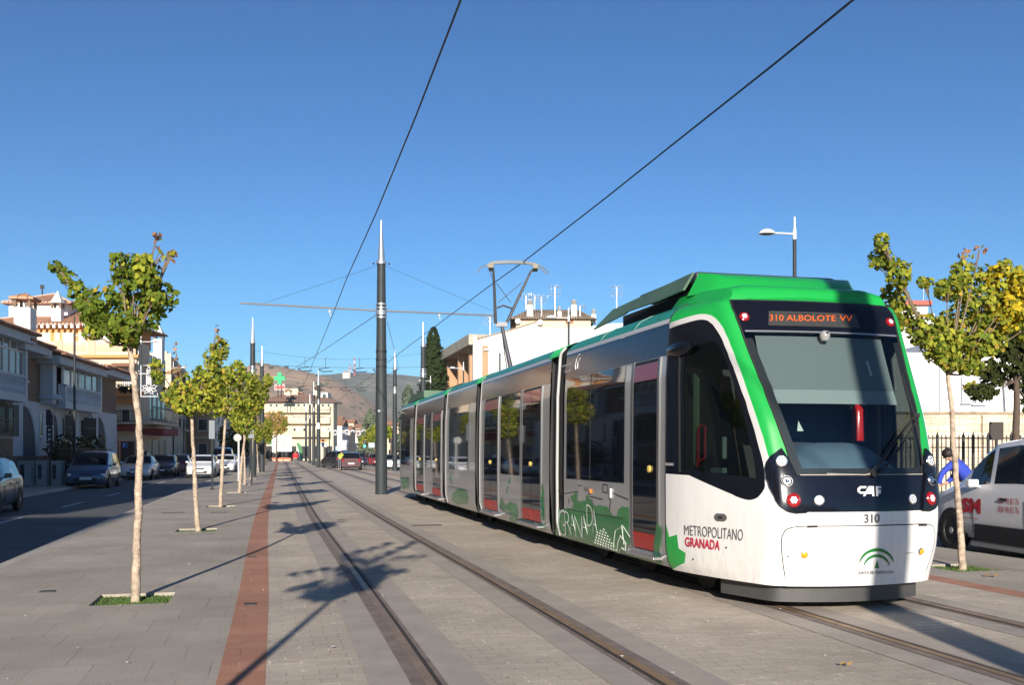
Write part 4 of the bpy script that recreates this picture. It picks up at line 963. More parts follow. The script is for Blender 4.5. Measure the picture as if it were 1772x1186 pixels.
for q in ((Z8((40, 960), (130, 972), (130, 998), (45, 985))), Z8((302, 1020), (425, 1045), (420, 1075), (305, 1045)), Z4((112, 915), (150, 920), (148, 930), (115, 925)), Z4((190, 935), (232, 948), (228, 962), (192, 950))):
    side_film([q], T2, 'step_cover', mat('step_green', (.05, .11, .085), .5), .03)
# small emblem on the cant band of module 1
mb = MB()
for l in ([(1004, 613), (999, 621), (996.5, 632), (997, 640)], [(1005, 620), (1001, 628), (1000, 638)]): mb.tube(sline(l, TM, 0, '', None, .008), .006, 5)
mb.build('emblem', m_twhite, TRAM)
side_text('Metropolitano', ((970, 633), (990, 627), (990, 632), (970, 638)), TM, m_twhite, 'lettering', 0, .009)
side_text('Granada', ((978, 641), (990, 638), (990, 643), (978, 646)), TM, m_twhite, 'lettering', 0, .009)
# ---------------------------------------------------------------- catenary
def pole(Y, X, H=9.9, label='', arms=None, group='catenary poles along the tram line', r=.2, det=True, wantcone=1.55):
    root = empty('catenary_pole', (X, Y, 0), 0, label=label, cat='catenary pole', group=group)
    zc = H - wantcone; n = 20 if det else 10
    mb = MB(); mb.lathe([(r * 1.05, 0), (r * 1.03, zc * .35), (r * .86, zc * .7), (r * .72, zc)], n=n); mb.build('shaft', m_pole, root, smooth=True)
    mb = MB(); mb.lathe([(r * .68, zc), (r * .55, zc + .35), (r * .3, zc + .95), (.02, H)], n=n); mb.build('spire', m_alu, root, smooth=True)
    for z, hh in ((zc + .0, .05), (6.85, .03), (6.72, .03), (6.55, .09), (6.38, .03)):
        mb = MB(); rr = r * (1.03 - .30 * max(0, (z / zc - .3))) + .02; mb.lathe([(rr, z - hh), (rr, z + hh)], n=n); mb.build('collar', m_alu, root, smooth=True)
    if det:
        for z in (5.15, 4.85, 4.6): mb = MB(); mb.lathe([(r * .98, z - .04), (r * .97, z + .04)], n=n); mb.build('black_band', m_blkm, root, smooth=True)
    return root
MP = pole(35.4, -4.71, 9.9, 'tall dark grey catenary pole with silver spire standing alone between the tracks', r=.205)
mb = MB(); mb.tube([(-4.75, -1.18, 6.72), (0, 0, 6.62), (4.15, .95, 6.58)], .033, 8); mb.build('cross_arm', m_alu, MP, smooth=True)
mb = MB()
for s in (-1, 1): mb.tube([(0, 0, 8.3), (s * 1.9, s * .45, 7.55), (s * 4.0, s * .95, 6.75)], .005, 4)
for x, y in ((-.28, -.03), (.28, .03)): mb.lathe([(.03, -.03), (.03, .03)], c=(x, y, 8.32), n=8, axis='x')
mb.build('stay_wire', m_wire, MP)
for (x, xx) in ((-1.78, 0), (2.05, 0)):
    y = x * .24; mb = MB(); mb.tube([(x, y, 6.62), (x, y, 6.48), (x + .04, y, 6.36)], .018, 6); mb.lathe([(.045, -.03), (.05, 0), (.045, .03)], c=(x, y, 6.52), n=10); mb.build('insulator', mat('insulator_pale', (.5, .5, .5), .4), MP)
mb = MB(); mb.cbox((-.03, -.2, 3.0), (.12, .012, .05)); mb.build('number_plate', m_twhite, MP)
POL = [(61, -16.1, 'left_far'), (63, -5.7, ''), (77, -19.6, ''), (80.5, -9.6, ''), (99, -19.5, ''), (116, -23.4, ''), (139, -28.6, ''), (165, -34.6, ''), (190, -40.3, '')]
plab = ['dark pole with pale spire behind the leafy crowns left of the tracks', 'spired pole in front of the cypress, its foot hidden by the tram', 'slightly smaller spired pole just right of the dark left pole', 'spired pole close to the right of the big central pole',
        'spired pole with white plate ahead of the cream apartment block, nearest in its row', 'second spired pole of the row receding before the cream block', 'third spired pole of the row receding before the cream block', 'fourth spired pole of the receding central row', 'farthest spired pole of the receding central row']
roots = []
for (Y, X, _), l in zip(POL, plab): roots.append(pole(Y, X, 9.9, l, det=Y < 90))
mb = MB(); mb.box(-.16, .16, -.24, -.2, 3.9, 4.5); mb.build('white_plate', m_twhite, roots[4])
SP = pole(-1.2, 3.72, 9.9, 'catenary pole behind the viewpoint that throws the dark band onto the tram front', r=.205)
# central poles carry short arms
for r_, s in zip(roots[4:], (1.9,) * 5):
    mb = MB(); mb.tube([(-2.4, -.58, 6.6), (2.4, .58, 6.6)], .04, 6); mb.build('cross_arm', m_alu, r_)
# wires
def wire(name, pts, r, label, **k):
    mb = MB(); mb.tube(pts, r, 5); return mb.build(name, m_wire, None, label=label, cat='wire', **k)
def zp(px, py, z): Y = (z - EYE) * FPX / (HOR - py); return at(px, py, Y)
WA = [zp(797, 0, 6.1), zp(720, 200, 6.08), zp(650, 371, 6.1), zp(600, 482, 6.2), zp(574, 549, 6.34)]
d = (WA[0] - WA[1]).normalized(); WA = [WA[0] + d * 35, WA[0] + d * 12] + WA
far = lambda Y, d_, z: Vector((cxs(Y) + d_, Y, z))
WAr = WA + [far(61, .1, 6.15), far(80, 0, 6.3), far(99, .2, 6.3), far(116, 0, 6.3), far(139, .2, 6.3), far(190, 0, 6.3)]
wire('contact_wire', WAr, .013, 'contact wire over the left track, rising past the big pole to the top edge')
WB = [zp(1475, 0, 5.86), zp(1340, 110, 5.86), zp(1170, 245, 5.86), zp(1050, 341, 5.86), zp(906, 453, 5.86), zp(850, 493, 5.98), zp(764, 557, 6.34)]
d = (WB[0] - WB[1]).normalized(); WB = [WB[0] + d * 30, WB[0] + d * 10] + WB
WBr = WB + [zp(690, 612, 6.2), far(61, 4.0, 6.2), far(80, 3.8, 6.3), far(99, 3.9, 6.3), far(116, 3.8, 6.3), far(139, 3.9, 6.3), far(190, 3.8, 6.3)]
wire('contact_wire', WBr, .013, 'contact wire over the tram, touching the pantograph, leaving at top right')
A = Vector((-4.85, 35.4, 6.5)); B = far(61, -1.2, 6.4); wire('feeder_wire', [A, A.lerp(B, .5) - Vector((0, 0, .05)), B], .012, 'thin cable sloping down left from the collar of the big pole')
A = zp(655, 585, 6.5); B = far(80, 4.4, 6.3); wire('feeder_wire', [Vector((-4.6, 36.2, 6.35)), far(55, 5.1, 6.2), B], .010, 'thin cable dropping behind the big pole toward the far span wires')
def spanw(P, Q, lab):
    root = empty('span_wire', P, 0, label=lab, cat='span wire', group='cross-span wires between far poles')
    P2 = Q - P; mb = MB(); L = lambda t, s: Vector((P2.x * t, P2.y * t, P2.z * t - s * 4 * t * (1 - t)))
    mb.tube([L(t / 8, .12) for t in range(9)], .010, 4); mb.build('lower_wire', m_wire, root)
    mb = MB(); mb.tube([L(t / 8, .5) + Vector((0, 0, .9)) for t in range(9)], .007, 4); mb.build('upper_wire', m_wire, root)
    for t in (.3, .42, .62, .74):
        mb = MB(); a = L(t, .12); mb.tube([a, a + Vector((0, 0, .62))], .012, 4); mb.tube([a + Vector((-.45, 0, -.12)), a + Vector((-.2, 0, -.28)), a + Vector((.45, 0, -.25))], .028, 5); mb.tube([a + Vector((-.45, 0, -.12)), a + Vector((.3, 0, 0))], .02, 4); mb.build('wire_hanger', m_wire, root)
spanw(Vector((-16.1, 61, 7.0)), Vector((-5.7, 63, 7.0)), 'nearest cross-span wire between the left dark pole and the pole by the cypress')
spanw(Vector((-19.6, 77, 6.9)), Vector((-9.6, 80.5, 6.9)), 'second cross-span wire beyond the big pole')

# ---------------------------------------------------------------- street lamps
def street_lamp(X, Y, H, ax_, ay, label, group, arm=1.0, mast=.45, dark=True):
    root = empty('street_lamp', (X, Y, 0), math.atan2(ay, ax_), label=label, cat='street lamp', group=group)
    mb = MB(); mb.lathe([(.09, 0), (.085, .9), (.06, 1.0), (.05, H - .1)], n=12); mb.build('post', m_pole, root, smooth=True)
    mat('lamp_white', (.62, .62, .62), .35)
    mb = MB(); mb.lathe([(.055, H - .15), (.055, H + .12), (.035, H + .14), (.03, H + mast), (.02, H + mast + .03)], n=10); mb.build('mast_tip', m_pole if 'dark' in label else MATS['lamp_white'], root, smooth=True)
    mb = MB(); mb.tube([(0, 0, H), (arm * .3, 0, H + .01), (arm * .62, 0, H + .01)], .028, 8); mb.build('arm', MATS['lamp_white'], root, smooth=True)
    M = Matrix.Translation((arm * .78, 0, H)) @ Matrix.Diagonal((.8, .55, .62, 1))
    mb = MB(M); mb.lathe([(.30, -.02), (.29, .03), (.23, .12), (.13, .185), (.03, .21)], n=24); hd = mb.build('lamp_head', MATS['lamp_white'], root, smooth=True)
    mb = MB(M); mb.lathe([(.28, -.022), (.2, -.06), (.06, -.075)], n=24); mb.build('diffuser', mat('lamp_diffuser', (.12, .11, .10), .3), hd, smooth=True)
    return root
GR_ = 'street lamps on the right side'; GL_ = 'street lamps on the left side'
lampsR = [(1375, 405, 'street lamp rising just behind the tram front, arm pointing left'), (984, 551, 'street lamp in front of the white gable wall near the tram front coach'), (865, 607, 'street lamp beside the brick pier of the balcony building'), (802, 638, 'smaller street lamp before the balconies'), (745, 660, 'farthest small street lamp right of the cypress foot')]
for (px, py, l), Y in zip(lampsR, (27, 43.9, 57.8, 70, 84)):
    p = at(px, py, Y); street_lamp(p.x, Y, p.z, -1, -.1, l, GR_)
for px, py, Y, l, g_ in ((244, 592, 59, 'left street lamp carrying the white candle decoration', GL_), (300, 637, 77, 'third left street lamp beyond the candle decoration', GL_), (318, 668, 96, 'far left street lamp before the pale brick house', GL_)):
    p = at(px, py, Y); LMP = street_lamp(p.x, Y, p.z, 1, .1, l, g_)
p = at(129, 548, 46); street_lamp(p.x, 46, p.z - .9, 1, .1, 'dark street lamp post in front of the white terrace, head hidden in the near tree', GL_, mast=.9)
# candle decoration: a wire-frame panel
def zd(x, y): return at(120 + x / 5.93, 540 + y / 5.93, 58.7)
DO = zd(735, 860); dec = empty('candle_decoration', DO, 0, label='white wire-frame candle with leaves hung on the left street lamp', cat='street decoration')
m_dec = mat('decoration_white', (.7, .7, .7), .5)
def dtube(pl, r, nm):
    mb = MB()
    for l in pl: mb.tube([zd(*p) - DO for p in l], r, 5)
    return mb.build(nm, m_dec, dec)
dtube([[(735, 870), (735, 550), (800, 550), (830, 575)], [(735, 870), (905, 870), (905, 835)], [(715, 636), (800, 636)]], .03, 'frame')
dtube([[(792, 760), (792, 650), (838, 650), (838, 760)], [(800, 655), (800, 750)], [(815, 655), (815, 750)], [(828, 655), (828, 750)], [(792, 690), (838, 680)], [(792, 720), (838, 712)]], .025, 'candle')
dtube([[(800, 640), (795, 600), (812, 560), (832, 590), (828, 620), (812, 640), (800, 640)], [(808, 630), (806, 600), (816, 590), (820, 615)]], .025, 'flame')
import itertools
lv = []
for k, (a, L_) in enumerate(((200, 80), (160, 75), (235, 75), (-20, 90), (15, 95), (-55, 80), (270, 45))):
    c, s = math.cos(R(a)), -math.sin(R(a)); X_ = lambda t, w: (815 + L_ * (t * c - w * s), 785 + L_ * (t * s + w * c))
    lv.append([X_(0.1, 0), X_(.35, .2), X_(.45, .1), X_(.65, .2), X_(.75, .08), X_(1, 0), X_(.75, -.08), X_(.65, -.2), X_(.45, -.1), X_(.35, -.2), X_(.1, 0)])
dtube(lv, .024, 'leaf'); dtube([[(815 + 12 * math.cos(t), 785 + 12 * math.sin(t)) for t in np.linspace(0, 6.3, 9)]], .03, 'berry')

# ---------------------------------------------------------------- trees
def fan(mb, c, s, up, nrm):
    a = nrm.cross(up).normalized(); b = up
    base = c - b * s * .55; pts = [base, c + a * -s * .62 + b * s * .0, c + a * -s * .38 + b * s * .38 + nrm * s * .10, c + b * s * .30, c + a * s * .38 + b * s * .38 + nrm * s * .10, c + a * s * .62]
    mb.add(pts, [(0, 1, 2, 3), (0, 3, 4, 5)])
m_twig = mat('twig_bark', (.20, .15, .10), .9, var=.3, vs=9)
def ginkgo(name, base, trunk, blobs, leaf, label, group, seed, mats=(lf_g, lf_y, lf_o), weights=(.7, .25, .05), dens_=1.0, tr=.075, bark=None, cat='tree', depth=.8):
    """trunk: [(px,py)], blobs: (px,py,rx,ry,kind[,dy]) traced at the trunk's distance"""
    rnd = random.Random(seed); Y = base.y; B = Vector((base.x, base.y, -.04))
    root = empty(name, (base.x, base.y, 0), 0, label=label, cat=cat, group=group)
    w = lambda px, py, dy=0: at(px, py, Y) - Vector((base.x, base.y, 0)) + Vector((0, dy, 0))
    T = [w(*p) for p in trunk]; T[0].z = -.04; n = len(T)
    fine = []
    for i in range(n - 1):
        for k in range(5): fine.append(T[i].lerp(T[i + 1], k / 5) + Vector((rnd.uniform(-.005, .005), rnd.uniform(-.01, .01), 0)))
    fine.append(T[-1]); m = len(fine)
    mb = MB(); mb.tube(fine, [tr * (1.15 if i == 0 else 1) * (1 - .45 * i / m) * rnd.uniform(.95, 1.06) for i in range(m)], 10)
    mb.build('trunk', bark or m_bark, root, smooth=True)
    top = T[-1]; wb = MB(); lb = MB(); ppm = FPX / Y
    for bl in blobs:
        px, py, rx, ry, kind = bl[:5]; dy = bl[5] if len(bl) > 5 else rnd.uniform(-.35, .35) * depth
        c = w(px, py, dy); mid = top.lerp(c, .5) + Vector((0, 0, -.05)); wb.tube([top, mid, c], [.018, .011, .004], 5)
        rx /= ppm; ry /= ppm; rz = min(max(rx, ry), .8) * depth if kind != 't' else min(rx, ry)
        cnt = int(dens_ * 1000 * rx * max(rx, rz) * ry / leaf ** 2 * .012) if kind != 't' else int(dens_ * 30 * ry / .5)
        cnt = int(dens_ * (7.5 if kind != 't' else 1.4) * (rx * ry + rx * rz + ry * rz) / leaf ** 2)
        for _ in range(max(cnt, 10)):
            while True:
                q = Vector((rnd.uniform(-1, 1), rnd.uniform(-1, 1), rnd.uniform(-1, 1)))
                l = q.length
                if l < 1 and rnd.random() < .25 + .75 * l: break
            nz_ = noise.noise(Vector((q.x * 2.2 + px, q.y * 2.2, q.z * 2.2 + py)) )
            if nz_ > .33: continue
            p = c + Vector((q.x * rx, q.y * rz, q.z * ry))
            up = Vector((rnd.gauss(0, .7), rnd.gauss(0, .7), rnd.uniform(-1, .6))).normalized(); nr = Vector((q.x + rnd.gauss(0, .6), q.y - .3 + rnd.gauss(0, .6), q.z + rnd.gauss(0, .6))).normalized()
            if abs(nr.dot(up)) > .95: continue
            up = (up - nr * up.dot(nr)).normalized()
            r_ = rnd.random()
            if kind == 't': lb.mi = 3 if len(mats) > 3 and r_ < .7 else 1
            elif kind == 'y': lb.mi = 1 if r_ < .6 else (2 if r_ < .66 else 0)
            elif kind == 'b': lb.mi = len(mats) - 1 if r_ < .55 else 1
            elif kind == 'd': lb.mi = 0
            else: lb.mi = 0 if r_ < weights[0] else (1 if r_ < weights[0] + weights[1] else 2)
            fan(lb, p, leaf * rnd.uniform(.7, 1.25), up, nr)
        for _ in range(6 if kind != 't' else 2):
            e = c + Vector((rnd.uniform(-1, 1) * rx, rnd.uniform(-1, 1) * rz, rnd.uniform(-.6, 1) * ry)) * .9; wb.tube([c.lerp(mid, .3), c.lerp(e, .6), e], [.009, .006, .003], 4)
    wb.build('branches', bark or m_twig, root); lb.build('crown', list(mats), root)
    return root
GT = 'young street trees left of the tracks'
t1 = ginkgo('ginkgo_tree', LT[0], [(234, 1037), (237, 950), (240, 850), (243, 780), (237, 700), (229, 640), (225, 598)],
    [(88, 460, 14, 13, 'g', .1), (102, 470, 14, 12, 'g', .1), (117, 485, 17, 14, 'g', .1), (135, 508, 20, 17, 'g', .05), (152, 535, 24, 22, 'g', 0), (168, 552, 28, 26, 'g', 0), (178, 530, 30, 30, 'g'), (215, 500, 38, 42, 'g'), (200, 560, 48, 36, 'g'), (232, 575, 40, 28, 'g'), (253, 545, 34, 34, 'g'), (270, 510, 30, 30, 'g'),
     (245, 480, 32, 36, 'g'), (226, 470, 20, 28, 'g'), (165, 578, 18, 14, 'g'), (282, 525, 16, 16, 'g'), (240, 458, 12, 10, 'g'), (262, 478, 24, 34, 'y'), (262, 520, 18, 24, 'y'), (266, 430, 8, 28, 't'), (284, 452, 14, 22, 't'), (268, 406, 9, 6, 't'), (292, 437, 8, 5, 't'), (215, 596, 26, 9, 'g')],
    .060, 'nearest ginkgo on the left, green crown with a long left limb and dry twigs', GT, 11, (lf_g, lf_y, lf_o, lf_p), (.86, .13, .01), .78, .044)
t2 = ginkgo('ginkgo_tree', LT[1], [(343, 919), (339, 870), (337, 820), (334, 770), (332, 718)],
    [(265, 630, 12, 10, 'y'), (281, 655, 13, 14, 'g'), (292, 685, 18, 18, 'g'), (318, 680, 26, 34, 'y'), (318, 645, 20, 12, 't'), (345, 680, 28, 32, 'g'), (372, 660, 20, 34, 'y'), (370, 620, 17, 24, 'g'), (382, 605, 14, 20, 'y'), (383, 580, 5, 14, 't'), (335, 705, 34, 16, 'y'), (308, 612, 4, 18, 't'), (340, 645, 12, 14, 'g')],
    .075, 'second ginkgo from the left edge, yellow-green crown spread like a V', GT, 12, (lf_g, lf_y, lf_o, lf_p), (.40, .57, .03), 1.0, .05)
t3 = ginkgo('ginkgo_tree', LT[2], [(381, 878), (384, 830), (386, 780), (390, 728)],
    [(398, 700, 26, 26, 'y'), (375, 700, 16, 24, 'g'), (420, 690, 24, 26, 'y'), (412, 650, 18, 26, 'g'), (395, 660, 14, 26, 'y'), (440, 665, 14, 22, 'y'), (415, 632, 8, 10, 'y')],
    .085, 'third ginkgo in the left row, yellow-green crown overlapping its neighbour', GT, 13, (lf_g, lf_y, lf_o, lf_p), (.45, .52, .03), 1.0, .055)
t4 = ginkgo('ginkgo_tree', LT[3], [(414, 854), (418, 800), (424, 756)],
    [(425, 735, 22, 20, 'g'), (440, 700, 20, 24, 'y'), (418, 705, 18, 24, 'y'), (450, 680, 14, 22, 'y'), (462, 660, 9, 14, 'y'), (437, 665, 10, 16, 'g')],
    .10, 'fourth ginkgo in the left row beside the grey sign posts', GT, 14, (lf_g, lf_y, lf_o, lf_p), (.5, .47, .03), 1.0, .06)
tl = ['fifth ginkgo in the left row, thin trunk by the dark poles', 'sixth ginkgo in the left row, mostly behind its neighbours', 'seventh ginkgo in the left row, mostly behind its neighbours', 'eighth ginkgo in the left row, far off', 'farthest ginkgo of the left row']
for k, l in enumerate(tl):
    c = copy_tree(t2 if k % 2 else t3); p = off(L_PIT[5 + k], -3.13); c.location = p; c.rotation_euler.z = 2.1 + k * 1.3; c['label'] = l; c['group'] = GT
NB = off(L_PIT[0], -3.13); NB.x -= .02
def shp(px, py, r, k='g', asp=1):     # crown clump whose shadow falls on this paving point
    P = gr(px, py); z = (P.y - NB.y) / 3.17; x = P.x + .038 * z; s = FPX / NB.y; return (886 + x * s, HOR - (z - EYE) * s, r * s, r * s * asp, k, 0)
bl = []
for (a, b, r) in (((600, 962), (672, 942), .10), ((655, 966), (716, 940), .11), ((690, 965), (733, 963), .06), ((510, 994), (590, 982), .07), ((507, 1021), (545, 1012), .08), ((650, 992), (695, 991), .11), ((600, 990), (650, 1000), .17), ((545, 1030), (630, 1015), .14), ((640, 1015), (655, 985), .15), ((545, 1012), (560, 1035), .12), ((600, 965), (640, 975), .10)):
    n_ = 3
    for i in range(n_ + 1): t_ = i / n_; bl.append(shp(a[0] + (b[0] - a[0]) * t_, a[1] + (b[1] - a[1]) * t_, r))
s_ = FPX / NB.y; tp_ = shp(572, 1041, .1)
ginkgo('ginkgo_tree', NB, [(886 + NB.x * s_, HOR + EYE * s_), (886 + (NB.x + .02) * s_, HOR - 0 * s_), (tp_[0], tp_[1])], bl, .07, 'ginkgo beside the viewpoint, outside the left edge, whose limbs shade the near rail', GT, 77, (lf_g, lf_y, lf_o), (.86, .13, .01), .7, tr=.05)
GT2 = 'street trees right of the tracks'
r1 = ginkgo('ginkgo_tree', RT, [(1666, 984), (1662, 920), (1655, 840), (1650, 760), (1646, 700), (1640, 648)],
    [(1522, 420, 16, 16, 'y'), (1530, 445, 22, 20, 'y'), (1550, 452, 22, 12, 'y'), (1545, 478, 24, 24, 'y'), (1560, 510, 26, 26, 'y'), (1575, 545, 28, 28, 'y'), (1600, 575, 34, 30, 'y'), (1620, 605, 34, 30, 'g'), (1640, 590, 30, 40, 'y'), (1600, 490, 16, 10, 'y'), (1625, 505, 24, 20, 'y'), (1650, 480, 22, 22, 'y'), (1668, 452, 18, 18, 't'), (1680, 440, 12, 8, 't'),
     (1675, 500, 26, 28, 'y'), (1700, 530, 36, 36, 'y'), (1725, 490, 24, 30, 'b'), (1735, 540, 26, 38, 'b'), (1680, 560, 44, 36, 'g'), (1660, 610, 44, 26, 'g'), (1715, 590, 30, 26, 'y'), (1670, 640, 26, 14, 'g'), (1735, 570, 20, 20, 'b'), (1630, 630, 20, 14, 'g'), (1712, 480, 26, 26, 'y'), (1748, 500, 24, 34, 'b'), (1720, 550, 34, 30, 'y'), (1690, 600, 30, 24, 'y'), (1760, 540, 18, 34, 'y'), (1775, 500, 26, 40, 'y'), (1790, 560, 30, 40, 'y'), (1750, 460, 16, 18, 'y')],
    .062, 'ginkgo right of the tram, yellow-green crown with a tall limb leaning over the tram roof', GT2, 21, (lf_g, lf_y, lf_o, lf_p, lf_b), (.40, .56, .04), 1.15, .046)
p = at(1758, 784, 22.5); p.z = 0
r2 = ginkgo('broadleaf_tree', p, [(1756, 870), (1757, 800), (1758, 740), (1760, 690), (1758, 660)],
    [(1700, 680, 26, 14, 'd'), (1722, 655, 22, 18, 'd'), (1745, 630, 22, 26, 'd'), (1765, 600, 24, 34, 'd'), (1780, 560, 24, 34, 'd'), (1765, 530, 14, 20, 'y'), (1775, 660, 22, 22, 'd'), (1800, 620, 40, 50, 'd'), (1690, 672, 14, 10, 'y'), (1790, 700, 20, 18, 'd'), (1735, 600, 26, 24, 'd'), (1750, 570, 26, 26, 'd'), (1715, 640, 24, 20, 'd'), (1760, 480, 12, 14, 'g', 0), (1830, 560, 40, 50, 'd')],
    .12, 'darker broad-leaved tree at the right edge with whitewashed trunk foot behind the van', GT2, 22, (lf_d, lf_y, lf_o), (.88, .12, .0), 1.25, .10, bark=m_dbark)
mb = MB(); mb.lathe([(.125, .0), (.122, 1.55)], n=12); mb.build('limewash', mat('limewash', (.42, .34, .29), .9, var=.2, vs=8), r2)
for k in range(1, 6):
    c = copy_tree(r1 if k % 2 == 0 else t3); c.location = off(R_PIT[1 + k] + .01, 7.0); c.rotation_euler.z = 1.0 + k * 1.7
    c['label'] = ['', 'ginkgo hidden behind the tram, top peeping over the cab roof', 'ginkgo standing behind the second tram coach', 'ginkgo standing behind the rear half of the tram', 'far ginkgo on the right between two slim poles', 'farthest ginkgo on the right, beside the road'][k]; c['group'] = GT2
    if k in (2,3): c.scale = (.8, .8, .8)
# cypress
def conifer(px, pyt, pyb, w, Y, label, leafm, seed, n=5200, s=.16, name='cypress_tree', group=None):
    b = at(px, 784, Y); b.z = 0; root = empty(name, b, 0, label=label, cat='tree', group=group); H = at(px, pyt, Y).z; rw = w / FPX * Y; rnd = random.Random(seed)
    mb = MB(); mb.tube([(0, 0, 0), (.05, 0, H * .5), (0, 0, H * .95)], [.22, .14, .03], 8); mb.build('trunk', m_dbark, root)
    mb = MB(); K = [(rnd.uniform(0, 6.28), rnd.uniform(.08, .95), rnd.uniform(.6, 1.15)) for _ in range(70)]
    for _ in range(n):
        a, t, q = rnd.choice(K); t = min(.995, max(.05, t + rnd.gauss(0, .045))); a += rnd.gauss(0, .35); rr = rw * (1 - t) ** .55 * (.35 + .65 * min(1, t * 4 + .3)) * q * rnd.uniform(.5, 1.15)
        p = Vector((rr * math.cos(a), rr * math.sin(a), t * H)); up = Vector((math.cos(a) * .4 + rnd.gauss(0, .3), math.sin(a) * .4 + rnd.gauss(0, .3), 1)).normalized(); nr = Vector((math.cos(a) + rnd.gauss(0, .5), math.sin(a) + rnd.gauss(0, .5), rnd.gauss(0, .3))).normalized(); up = (up - nr * up.dot(nr)).normalized()
        fan(mb, p, s * rnd.uniform(.7, 1.5), up, nr)
    mb.build('crown', leafm, root); return root
conifer(750, 567, 700, 36, 90, 'tall dark cypress rising behind the spired pole, left of the brick balconies', lf_c, 31, 6500, .26)
conifer(707, 668, 730, 26, 200, 'grey-green conifer between the big pole and the tram tail', leaf_mat('leaf_bluegreen', (.10, .13, .09), .1), 32, 2600, .5, 'conifer_tree')
conifer(640, 712, 770, 22, 210, 'pale green conifer above the houses left of the big pole', leaf_mat('leaf_bluegreen2', (.13, .16, .10), .1), 33, 2400, .5, 'conifer_tree')
def bush(name, px, py, rx, ry, Y, label, mats, wts, seed, leaf=.25, dens_=1.0, cat='tree', group=None, trunk=True):
    b = at(px, 784, Y); b.z = 0; tp = [(px, HOR + EYE * FPX / Y), (px + 1, py + ry * .9)]
    rnd = random.Random(seed); bl = [(px + rnd.uniform(-.6, .6) * rx, py + rnd.uniform(-.6, .6) * ry, rx * .5, ry * .5, 'n') for _ in range(9)]
    return ginkgo(name, b, tp, bl, leaf, label, group, seed, mats, wts, dens_, tr=.12, bark=m_dbark, cat=cat)
bush('autumn_tree', 478, 735, 24, 26, 150, 'rusty autumn tree left of the cream apartment block', (lf_o, lf_g, lf_p), (.4, .3, .3), 41, .32)
bush('broadleaf_tree', 458, 752, 16, 26, 118, 'green street tree in front of the white notice board', (lf_g, lf_y, lf_o), (.5, .4, .1), 42, .26)
bush('broadleaf_tree', 648, 752, 16, 18, 120, 'light green tree just left of the big pole base zone', (lf_g, lf_y, lf_o), (.5, .45, .05), 43, .24)
bush('broadleaf_tree', 632, 765, 11, 10, 128, 'small green tree above the blue road sign', (lf_g, lf_y, lf_o), (.6, .35, .05), 44, .24)
bush('broadleaf_tree', 676, 750, 12, 12, 100, 'yellow-green tree between the big pole and the tram tail', (lf_g, lf_y, lf_o), (.4, .55, .05), 45, .24)
bush('broadleaf_tree', 395, 770, 18, 34, 135, 'dark tree shading the parked vans at the end of the left street', (lf_d, lf_g, lf_o), (.8, .2, .0), 46, .3)
bush('broadleaf_tree', 425, 765, 16, 34, 155, 'dark tree behind the left poles at the street end', (lf_d, lf_g, lf_o), (.85, .15, .0), 47, .3)
bush('broadleaf_tree', 446, 775, 14, 24, 175, 'dark tree beside the white notice board', (lf_d, lf_g, lf_o), (.85, .15, .0), 48, .3)

# ---------------------------------------------------------------- hills
def crest(tab, px): return float(np.interp(px, [a for a, _ in tab], [b for _, b in tab]))
CA = [(-900, 770), (-300, 715), (200, 690), (380, 668), (430, 646), (452, 633), (463, 627), (478, 630), (500, 634), (525, 640), (552, 643), (575, 652), (600, 664), (625, 682), (645, 702), (670, 728), (700, 752), (760, 775), (900, 784), (2600, 784)]
CB = [(-900, 760), (300, 690), (480, 652), (560, 645), (600, 641), (640, 643), (690, 646), (720, 650), (745, 652), (800, 672), (900, 705), (1100, 735), (1400, 755), (1800, 765), (2600, 775)]
def hill(name, tab, Yc, Y0, Y1, m, seed, amp=1):
    xs = np.linspace(-1500, 1500, 190); ys = np.linspace(Y0, Y1, 60); vs = []
    for y in ys:
        for x in xs:
            px = 886 + x / Yc * FPX; H = (HOR - crest(tab, px)) / FPX * Yc; t = (y - Y0) / (Yc - Y0) if y < Yc else 1 - (y - Yc) / (Y1 - Yc) * .6
            t = max(0, min(1, t)); s = t ** 1.25
            n = noise.fractal(Vector((x * .006 + seed, y * .006, 0)), 1, 2, 5) * 12 + noise.fractal(Vector((x * .03 + seed, y * .03, 0)), 1, 2, 4) * 3
            vs.append((x, y, H * s + n * amp * min(1, t * 3) * (1 if abs(t - 1) > .05 else .35) - 3 * (t < .02)))
    nx = len(xs); mb = MB(); mb.add(vs, [(i * nx + j, i * nx + j + 1, (i + 1) * nx + j + 1, (i + 1) * nx + j) for i in range(len(ys) - 1) for j in range(nx - 1)])
    return mb.build(name, m, smooth=True, kind='structure')
